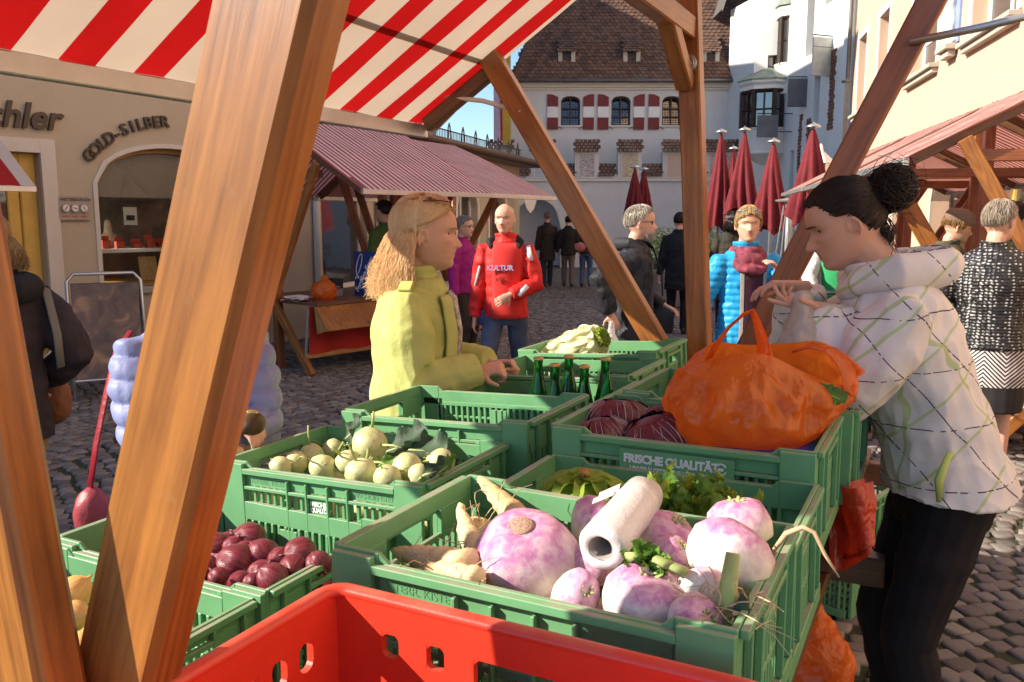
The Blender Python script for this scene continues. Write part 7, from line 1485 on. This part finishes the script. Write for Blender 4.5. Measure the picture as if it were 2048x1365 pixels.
for nm, sd_ in (('L', 1),):
    wr, el = ve['HR'][nm], ve['EL'][nm]; d = (wr - el).normalized(); rings = MB().tube([wr - d * .06, wr - d * .045, wr - d * .03, wr - d * .015, wr + d * .004], [.052, .056, .053, .056, .050], 26).mesh('k', True); displace(rings, .004, (60, 60, 20), 2); obj('cuff', rings, cloth('cream cuff', (.52, .47, .38)), ve['root'])
# ------------------------------------------------------------------ man in the red jacket
red = cloth('red shell jacket', (.60, .022, .018), .6, .3, 12); jeans = cloth('blue jeans', (.045, .065, .12), .85, .3, 30, col2=(.085, .11, .17))
rm_ = person('bald man in a red jacket and jeans walking over the cobbles', (-.05, 6.75), (-.12, -1), 1.715, red, jeans, None, head=(-.1, .02), vox=.0075, hem=.86, girth=.94, hands={'L': (-.06, .22, 1.04), 'R': (.25, .02, .82)}, elbow={'L': (-.9, -.5, -.3)}, palm={'L': ((.8, .3, -.5), (-.2, 1, .1), -1)}, feet={'R': (.17, .30, 0), 'L': (-.12, -.22, 0)}, sleeve=1.02, amp=.010, stubble=(.48, .40, .34), brow=(.35, .28, .22), shoe=(.08, .06, .05))
pn_ = panel(rm_, 'shirt', mat('bright red sweatshirt', (.62, .03, .025), .85, .06), -.85, .55, .86, 1.46, .010)
tm_ = Matrix.Translation(rm_['sp'](1.25) + Vector((.13, .150, 0))) @ Matrix.Rotation(math.pi, 4, 'Z') @ Matrix.Rotation(math.pi / 2, 4, 'X'); lil = mat('lilac print', (.45, .40, .62), .8)
text('lettering', 'KULTUR', .055, lil, rm_['root'], tm_, .002, bold=.002); text('lettering', '6/38', .04, MT['black'], rm_['root'], Matrix.Translation((.06, .150, 1.14)) @ Matrix.Rotation(math.pi, 4, 'Z') @ Matrix.Rotation(math.pi / 2, 4, 'X'), .002)
for (p, q_, w_) in ((rm_['sh']['L'] + Vector((-.015, .055, .035)), rm_['sh']['L'].lerp(rm_['EL']['L'], .3) + Vector((-.02, .075, 0)), .02), (rm_['EL']['L'].lerp(rm_['HR']['L'], .45) + Vector((-.03, .06, .03)), rm_['EL']['L'].lerp(rm_['HR']['L'], .75) + Vector((-.02, .055, -.02)), .018), (rm_['sh']['R'] + Vector((.01, .06, -.04)), rm_['EL']['R'] + Vector((.02, .06, .0)), .010)): obj('white_stripe', MB().tube([p, p.lerp(q_, .5) + Vector((0, .008, 0)), q_], [(w_, .006)] * 3, 8, up=(0, 1, 0)).mesh('w', True), MT['shutter_white'], rm_['root'])
q = MB(); sp = rm_['sp']; q.tube([sp(1.42) + Vector((.10, .09, 0)), sp(1.47) + Vector((.12, .04, 0)), sp(1.50) + Vector((.07, -.08, 0)), sp(1.50) + Vector((-.07, -.08, 0)), sp(1.47) + Vector((-.12, .04, 0)), sp(1.42) + Vector((-.10, .09, 0))], [(.02, .012), (.035, .03), (.04, .035), (.04, .035), (.035, .03), (.03, .014)], 10); obj('collar', voxel(q, .009, 2), cloth('black fleece', (.015, .014, .016)), rm_['root'])
# ------------------------------------------------------------------ man in the dark anorak
gm2 = person('white bearded man in a dark anorak and sunglasses, in profile', (.86, 5.95), (1, -.22), 1.685, cloth('charcoal anorak', (.022, .022, .026), .55, .4, 10), cloth('grey trousers', (.10, .095, .095)), ('short', (.62, .56, .46), 700, .003, {'col2': (.42, .36, .28)}), head=(.12, .02), vox=.0075, hem=.70, girth=1.02, hands={'R': (.24, -.14, .98), 'L': (-.2, .2, 1.0)}, sleeve=1.12, amp=.012, brow=(.5, .45, .38))
glasses(gm2, .50)
def beard(pr, col, seed=1):
    Mh = pr['W'] @ pr['Mh']; r_ = random.Random(seed); ps = []; cs = []
    for i in range(420):
        a = r_.uniform(-1.25, 1.25); z = r_.uniform(-.02, .26 - .05 * abs(a)); f = np.interp(z, FZ, FF_); w = np.interp(z, WZ, WB); p = Vector((w * math.sin(a), f * math.cos(a), z)) * 1.02
        if abs(p.x) < .08 and .17 < z < .235: continue
        ps.append([Mh @ (p + Vector((0, .02 * j, -.022 * j)) + Vector((r_.uniform(-1, 1), r_.uniform(-1, 1), 0)) * .006 * j) for j in range(4)]); k = r_.uniform(.7, 1.1); cs.append(tuple(c * k for c in col))
    obj('beard', strand_mesh(ps, .003, cs), MT['hair'], pr['root'], True)
beard(gm2, (.62, .56, .48))
q = MB(); sp = gm2['sp']; q.tube([sp(1.45) + Vector((.09, .06, 0)), sp(1.51) + Vector((.09, -.03, 0)), sp(1.50) + Vector((0, -.12, 0)), sp(1.51) + Vector((-.09, -.03, 0)), sp(1.45) + Vector((-.09, .06, 0))], [.03, .04, .05, .04, .03], 10); obj('hood', voxel(q, .009, 2), cloth('charcoal hood', (.025, .025, .03), .6), gm2['root'])
wpos = lambda pr, v: pr['W'] @ Vector(v)
sbg = thing('shoulder_bag', 'black shoulder bag on the hip of the bearded man', 'bag', wpos(gm2, (.12, .24, .92))); q = MB().ell((0, 0, 0), (.035, .08, .10)).mesh('b', True); obj('pouch', q, cloth('black nylon', (.012, .012, .014), .6), sbg, True, gm2['W'] @ Matrix.Translation((.12, .20, .93))); obj('strap', MB().tube([wpos(gm2, v) for v in ((.15, .2, 1.1), (.10, .19, 1.25), (-.0, .12, 1.42), (-.1, .0, 1.5))], [(.02, .004)] * 4, 6).mesh('s', True), MT['black'], sbg, True)
hw = gm2['HR']['R']; wbg = thing('carrier_bag', 'small knotted white bag in the hand of the bearded man', 'bag', wpos(gm2, hw + Vector((0, 0, -.3)))); crumple(wbg, 'film', [('e', wpos(gm2, hw + Vector((0, .0, -.22))), (.055, .05, .09)), ('c', wpos(gm2, hw + Vector((0, 0, -.14))), .025, wpos(gm2, hw + Vector((0, .01, -.06))), .015)], .008, MT['bag_white'], .006, 20, 1)
# ------------------------------------------------------------------ woman in the blue down jacket
def quilt(me, per, amp, ph=0):
    P = getv(me); N_ = normals(me); d = np.abs(np.sin((P[:, 2] + ph) * math.pi / per)) ** .5; setv(me, P + N_ * ((d - .6) * amp)[:, None])
bd_ = cloth('bright blue down', (.02, .30, .62), .4, .25, 20)
bw = person('short haired woman in a bright blue down jacket eating a snack', (1.535, 5.6), (.10, -1), 1.675, bd_, cloth('pale jeans', (.36, .42, .52)), ('bob', (.62, .44, .18), 1300, .0028, {'col2': (.42, .26, .10)}), head=(-.22, .0), vox=.0075, hem=.84, hands={'R': (.33, .06, .86), 'L': (-.12, .24, 1.30)}, elbow={'L': (-.8, -.3, -.8)}, sleeve=1.12, girth=.98, amp=.006, brow=(.35, .24, .12), collar=True)
quilt(bpy.data.objects[[c.name for c in bw['root'].children if c.name.startswith('jacket')][0]].data, .045, .009)
panel(bw, 'shirt', cloth('plum shirt', (.05, .018, .035)), -.36, .30, .80, 1.40, .012); panel(bw, 'cardigan_edge', cloth('grey cardigan', (.36, .32, .28)), .30, .44, .74, 1.36, .014); panel(bw, 'cardigan_edge', cloth('grey cardigan', (.36, .32, .28)), -.5, -.36, .74, 1.36, .014)
q = MB(); sp = bw['sp']
for k, zz in enumerate((1.415, 1.45, 1.48)): q.tube([sp(zz) + Vector(((.105 - .015 * k) * math.cos(a), (.105 - .015 * k) * math.sin(a) + .012 + .02 * (2 - k) * max(0, math.sin(a)), -.03 * max(0, math.sin(a)) * (2 - k))) for a in [6.283 * j / 16 for j in range(17)]], .034, 8)
me = voxel(q, .009, 3); displace(me, .012, (14, 14, 26), 2); obj('scarf', me, mat('plum and pink scarf', (.16, .02, .045), .85, .4, 25, .3, 20, col2=(.32, .07, .10)), bw['root'])
sg2 = glasses(bw, .86, 0, mat('pale blue frame', (.3, .42, .6), .3), True)
hw = bw['HR']['R']; rbg = thing('hand_bag', 'small red bag in the hand of the woman in blue', 'bag', wpos(bw, hw + Vector((0, 0, -.35)))); crumple(rbg, 'pouch', [('e', wpos(bw, hw + Vector((0, .02, -.26))), (.09, .05, .10))], .012, cloth('red cloth', (.5, .02, .03)), .006, 14, 2); obj('handle', MB().tube([wpos(bw, hw + Vector((.04, .02, -.17))), wpos(bw, hw + Vector((0, .02, -.08))), wpos(bw, hw + Vector((-.04, .02, -.17)))], .008, 6).mesh('h'), MT['red_cloth'], rbg, True)
# ------------------------------------------------------------------ woman in the black openwork jacket
m, t, b, o, N, L = nodes('openwork black knit'); tc = N('TexCoord'); mp = N('Mapping'); mp.inputs['Scale'].default_value = (38, 38, 55); L(tc.outputs['Object'], mp.inputs[0]); vo = N('TexVoronoi', Scale=1, Randomness=.35); L(mp.outputs[0], vo.inputs['Vector']); r1 = ramp(N, [(.18, (.42, .40, .38)), (.34, (.012, .011, .012))]); L(vo.outputs['Distance'], r1.inputs[0]); L(r1.outputs[0], b.inputs['Base Color']); b.inputs['Roughness'].default_value = .4; bp = N('Bump', Strength=.8, Distance=.01); L(vo.outputs['Distance'], bp.inputs['Height']); L(bp.outputs[0], b.inputs['Normal']); knit = m
m, t, b, o, N, L = nodes('zigzag skirt'); tc = N('TexCoord'); sx = N('SeparateXYZ'); L(tc.outputs['Object'], sx.inputs[0]); pg = N('Math', operation='PINGPONG'); pg.inputs[1].default_value = .11; L(sx.outputs['X'], pg.inputs[0]); ad = N('Math', operation='ADD'); L(pg.outputs[0], ad.inputs[0]); L(sx.outputs['Z'], ad.inputs[1]); mu = N('Math', operation='MULTIPLY'); mu.inputs[1].default_value = 42; L(ad.outputs[0], mu.inputs[0]); fr = N('Math', operation='FRACT'); L(mu.outputs[0], fr.inputs[0]); gt = N('Math', operation='GREATER_THAN'); gt.inputs[1].default_value = .5; L(fr.outputs[0], gt.inputs[0]); gz = N('Math', operation='GREATER_THAN'); gz.inputs[1].default_value = .66; L(sx.outputs['Z'], gz.inputs[0]); mm = N('Math', operation='MULTIPLY'); L(gt.outputs[0], mm.inputs[0]); L(gz.outputs[0], mm.inputs[1]); r1 = ramp(N, [(.4, (.015, .013, .015)), (.6, (.62, .57, .55))]); L(mm.outputs[0], r1.inputs[0]); L(r1.outputs[0], b.inputs['Base Color']); b.inputs['Roughness'].default_value = .8
kw = person('grey haired woman in a black openwork jacket and zigzag skirt, from behind', (2.80, 4.95), (.55, .83), 1.70, knit, m, ('short', (.56, .47, .36), 1500, .0026, {'col2': (.38, .31, .24)}), head=(-.5, .05), vox=.0075, hem=.90, girth=1.14, skirt=.52, sleeve=1.2, amp=.004, hands={'R': (.24, .28, 1.0), 'L': (-.26, .15, .95)})
# ------------------------------------------------------------------ more people around the square
def bag_on(lab, pr, at, size, col, nm='hand_bag'):
    p = wpos(pr, at); t_ = thing(nm, lab, 'bag', p - Vector((0, 0, size[2]))); crumple(t_, 'pouch', [('e', p, size)], max(.008, size[0] * .12), cloth(lab[:20], col, .6), .006, 12, 2); obj('strap', MB().tube([p + Vector((0, 0, size[2] * .8)), p + Vector((.02, .02, size[2] + .2)), p + Vector((-.02, .0, size[2] + .4))], [(.012, .004)] * 3, 6).mesh('s'), cloth('strap', sc3(col, .8)), t_, True); return t_
bp1 = person('woman in a knitted beanie behind the vendor, by the right stall', (3.30, 6.45), (.9, -.35), 1.66, cloth('olive print coat', (.06, .06, .035), .8, .3, 12, col2=(.12, .11, .07)), cloth('dark trousers', (.02, .02, .022)), ('bob', (.5, .28, .10), 500, .003), head=(.1, .25), vox=.009, hem=.7)
Mh = bp1['Mh']; q = MB().loft([[Mh @ Vector((r_ * 1.0 * math.cos(a), -.04 + r_ * 1.3 * math.sin(a), z)) for a in [6.283 * k / 22 for k in range(22)]] for r_, z in ((.36, .60), (.385, .64), (.38, .78), (.36, .92), (.27, 1.05), (.12, 1.10), (.02, 1.11))]).mesh('b', True, fix=True); displace(q, .006, (26, 26, 50), 2); obj('beanie', q, cloth('taupe knit', (.20, .145, .11), .9, .8, 60), bp1['root'])
st = person('person in a white cardigan and green shirt pushing a stroller', (2.88, 7.55), (-.35, -1), 1.66, cloth('white cardigan', (.62, .6, .56)), cloth('light blue jeans', (.22, .32, .46)), ('bob', (.2, .12, .06), 500, .003), vox=.009, hem=.95, hands={'R': (.2, .38, 1.02), 'L': (-.2, .38, 1.02)})
panel(st, 'shirt', cloth('green shirt', (.03, .30, .10)), -.75, .75, .90, 1.42, .012)
sto = thing('stroller', 'baby stroller with black grip and white curved tubes', 'stroller', wpos(st, (0, .75, 0)), math.atan2(.35, -1)); stm = st['W']
obj('grip', MB().tube([wpos(st, v) for v in ((-.25, .42, 1.0), (.25, .42, 1.0))], .018, 8).mesh('g', True), MT['black'], sto, True)
for sx in (-1, 1): obj('push_tube', MB().tube([wpos(st, v) for v in ((sx * .25, .42, 1.0), (sx * .26, .5, 1.02), (sx * .26, .58, .94), (sx * .25, .9, .3), (sx * .25, 1.1, .12))], .014, 8).mesh('p', True), MT['alu'], sto, True)
for sx in (-1, 1):
    for yy in (.7, 1.15): obj('wheel', MB().tube([wpos(st, (sx * .27, yy, .11)), wpos(st, (sx * .23, yy, .11))], .11, 18).mesh('w', True), MT['black'], sto, True)
q = MB(); q.tube([wpos(st, v) for v in ((0, .62, .72), (0, .78, .45), (0, 1.05, .42))], [(.2, .03)] * 3, 10); q.ell(wpos(st, (0, .68, .78)), (.22, .2, .16)); obj('seat', voxel(q, .015, 2), cloth('navy seat', (.03, .04, .09)), sto, True)
f1_ = person('man in a dark coat walking away toward the arch', (.85, 20.6), (-.1, 1), 1.75, cloth('dark brown coat', (.028, .02, .018)), cloth('navy jeans', (.022, .026, .045)), ('short', (.30, .24, .18), 250, .006), vox=.014, hem=.62, feet={'R': (.09, .15, 0), 'L': (-.09, -.15, 0)})
f2_ = person('person in black jacket and grey trousers with shoulder strap, walking away', (1.34, 20.4), (.05, 1), 1.66, cloth('black short jacket', (.014, .013, .015)), cloth('taupe trousers', (.13, .105, .085)), ('short', (.02, .015, .012), 250, .006), vox=.014, hem=.80, feet={'R': (.09, -.12, 0), 'L': (-.09, .12, 0)}); bag_on('pink shoulder bag of the person in the black jacket', f2_, (.26, .0, .95), (.16, .09, .12), (.36, .13, .13), 'shoulder_bag')
f3_ = person('person in a maroon jacket and jeans walking away beside the others', (1.78, 20.5), (.15, 1), 1.60, cloth('maroon jacket', (.06, .016, .018)), cloth('mid blue jeans', (.07, .11, .19)), ('long', (.10, .05, .03), 250, .006, {'length': .5}), vox=.014, hem=.86)
dk = person('dark haired woman in an olive coat seen from behind near the parasols', (2.82, 11.0), (.05, 1), 1.68, cloth('dark olive coat', (.035, .03, .02)), cloth('black trousers b', (.012, .012, .013)), ('long', (.035, .018, .010), 700, .004, {'length': .55, 'col2': (.015, .008, .005)}), vox=.011, hem=.6)
bk_ = person('person in black half hidden by the vertical timber post', (2.34, 12.0), (.3, 1), 1.68, cloth('black wool coat', (.012, .012, .014)), cloth('black trousers c', (.012, .011, .012)), ('short', (.03, .02, .015), 300, .005), vox=.012, hem=.66)
mg = person('woman in a magenta jacket and sunglasses behind the blonde woman', (-.545, 9.3), (.9, -.4), 1.625, cloth('magenta fleece', (.30, .012, .16)), cloth('brown trousers', (.035, .025, .02)), ('short', (.42, .40, .40), 500, .004), head=(.1, .05), vox=.010, hem=.88, shoe=(.03, .10, .16)); glasses(mg, .5); bag_on('blue shopping bag of the woman in magenta', mg, (.05, .32, .62), (.12, .07, .17), (.05, .06, .2), 'shopping_bag')
fv = person('fish seller in a green pullover standing behind the fish stall', (-1.46, 9.95), (-.6, .4), 1.80, cloth('olive green pullover', (.06, .11, .025)), cloth('grey apron trousers', (.05, .05, .05)), ('short', (.03, .02, .015), 500, .004), vox=.010, hem=.9, girth=1.08)
gy = person('person in grey trousers and laced boots behind the grey haired woman', (3.72, 6.25), (.7, -.6), 1.70, cloth('green jacket', (.03, .14, .06)), cloth('stone grey trousers', (.22, .18, .145)), ('short', (.1, .06, .04), 400, .004), vox=.011, shoe=(.25, .17, .12), feet={'R': (.12, -.05, 0), 'L': (-.12, .1, 0)}); bag_on('purple print bag beside the grey haired woman', kw, (.22, .34, .82), (.12, .06, .17), (.20, .03, .22), 'shopping_bag')
# ------------------------------------------------------------------ customers on our left
lf_ = person('long haired person in a dark patterned jacket with a grey strap', (-2.06, 3.38), (-.75, .5), 1.62, cloth('dark patterned softshell', (.022, .017, .024), .8, .3, 20, col2=(.05, .035, .045)), cloth('beige trousers', (.26, .21, .13)), ('long', (.62, .42, .20), 1500, .0024, {'length': .55, 'col2': (.26, .15, .06)}), head=(-.2, .1), vox=.0075, hem=.78, sleeve=1.3, hands={'R': (.22, .12, .92), 'L': (-.25, .1, .85)})
q = MB(); sp = lf_['sp']; q.tube([sp(1.47) + Vector((.12, .02, 0)), sp(1.46) + Vector((.07, -.12, 0)), sp(1.45) + Vector((0, -.15, 0)), sp(1.46) + Vector((-.07, -.12, 0)), sp(1.47) + Vector((-.12, .02, 0))], [.05, .06, .065, .06, .05], 12); obj('hood', voxel(q, .009, 2), cloth('dark hood', (.014, .012, .016)), lf_['root'])
obj('strap', MB().tube([lf_['sp'](1.46) + Vector((.1, .02, .03)), lf_['sp'](1.42) + Vector((.15, -.1, .02)), lf_['sp'](1.25) + Vector((.15, -.16, 0)), lf_['sp'](1.1) + Vector((.16, -.15, 0))], [(.022, .005)] * 4, 8).mesh('s', True), cloth('grey webbing', (.16, .15, .14)), lf_['root'])
bag_on('paisley shoulder bag of the long haired person', lf_, (.25, .10, .84), (.07, .06, .11), (.22, .08, .04), 'shoulder_bag')
bq = cloth('lavender blue down', (.22, .25, .46), .5, .25, 20)
q0 = Matrix.Translation((-.93, 2.42, 0)) @ Matrix.Rotation(math.atan2(-.62, -.78), 4, 'Z')
qp = person('customer in a lavender blue quilted jacket with hands on the kohlrabi crate', (-.93, 2.42), (.62, -.78), 1.57, bq, cloth('dark slacks', (.02, .02, .03)), ('short', (.42, .20, .17), 900, .0028), head=(0, .25), lean=.12, vox=.006, hem=.80, hands={'L': q0.inverted() @ (UW(-1.655, 1.545, 1.055)), 'R': q0.inverted() @ (UW(-1.665, 1.62, 1.085))}, elbow={'L': (-.7, -.3, -.7), 'R': (.7, -.3, -.8)}, sleeve=1.15, amp=.004, curl=((.5, .55, .6, .6), (.55, .6, .65, .6)), palm={'L': (q0.to_3x3().inverted() @ (UU - Vector((0, 0, .35))), (0, .35, 1), -1), 'R': (q0.to_3x3().inverted() @ (UU - Vector((0, 0, .1))), (0, .2, 1), 1)}) 
quilt(bpy.data.objects[[c.name for c in qp['root'].children if c.name.startswith('jacket')][0]].data, .06, .014)
pu = thing('purse', 'small brown leather purse held by the customer in lavender blue', 'purse', UW(-1.60, 1.63, 1.055)); q = MB().ell((0, 0, 0), (.035, .055, .032)).mesh('p', True); obj('pouch', q, cloth('dark brown leather', (.06, .035, .018), .45), pu, False, Matrix.Translation((0, 0, .03))); obj('clasp', MB().ell((0, 0, .062), (.02, .008, .008)).mesh('c', True), mat('brass clasp', (.6, .4, .15), .3, metal=.8), pu)
rb2 = thing('shoulder_bag', 'red bag on a long red strap behind the lavender blue jacket', 'bag', PD(186, 1100, 2.36))
obj('strap', MB().tube([PD(262, 662, 2.5), PD(232, 705, 2.46), PD(212, 790, 2.42), PD(192, 890, 2.38), PD(180, 975, 2.36)], [(.016, .004)] * 5, 8).mesh('s', True), cloth('red leather strap', (.24, .015, .025), .4), rb2, True); crumple(rb2, 'pouch', [('e', PD(186, 1035, 2.36), (.05, .045, .09))], .010, cloth('red leather', (.30, .05, .06), .4), .004, 10, 2)
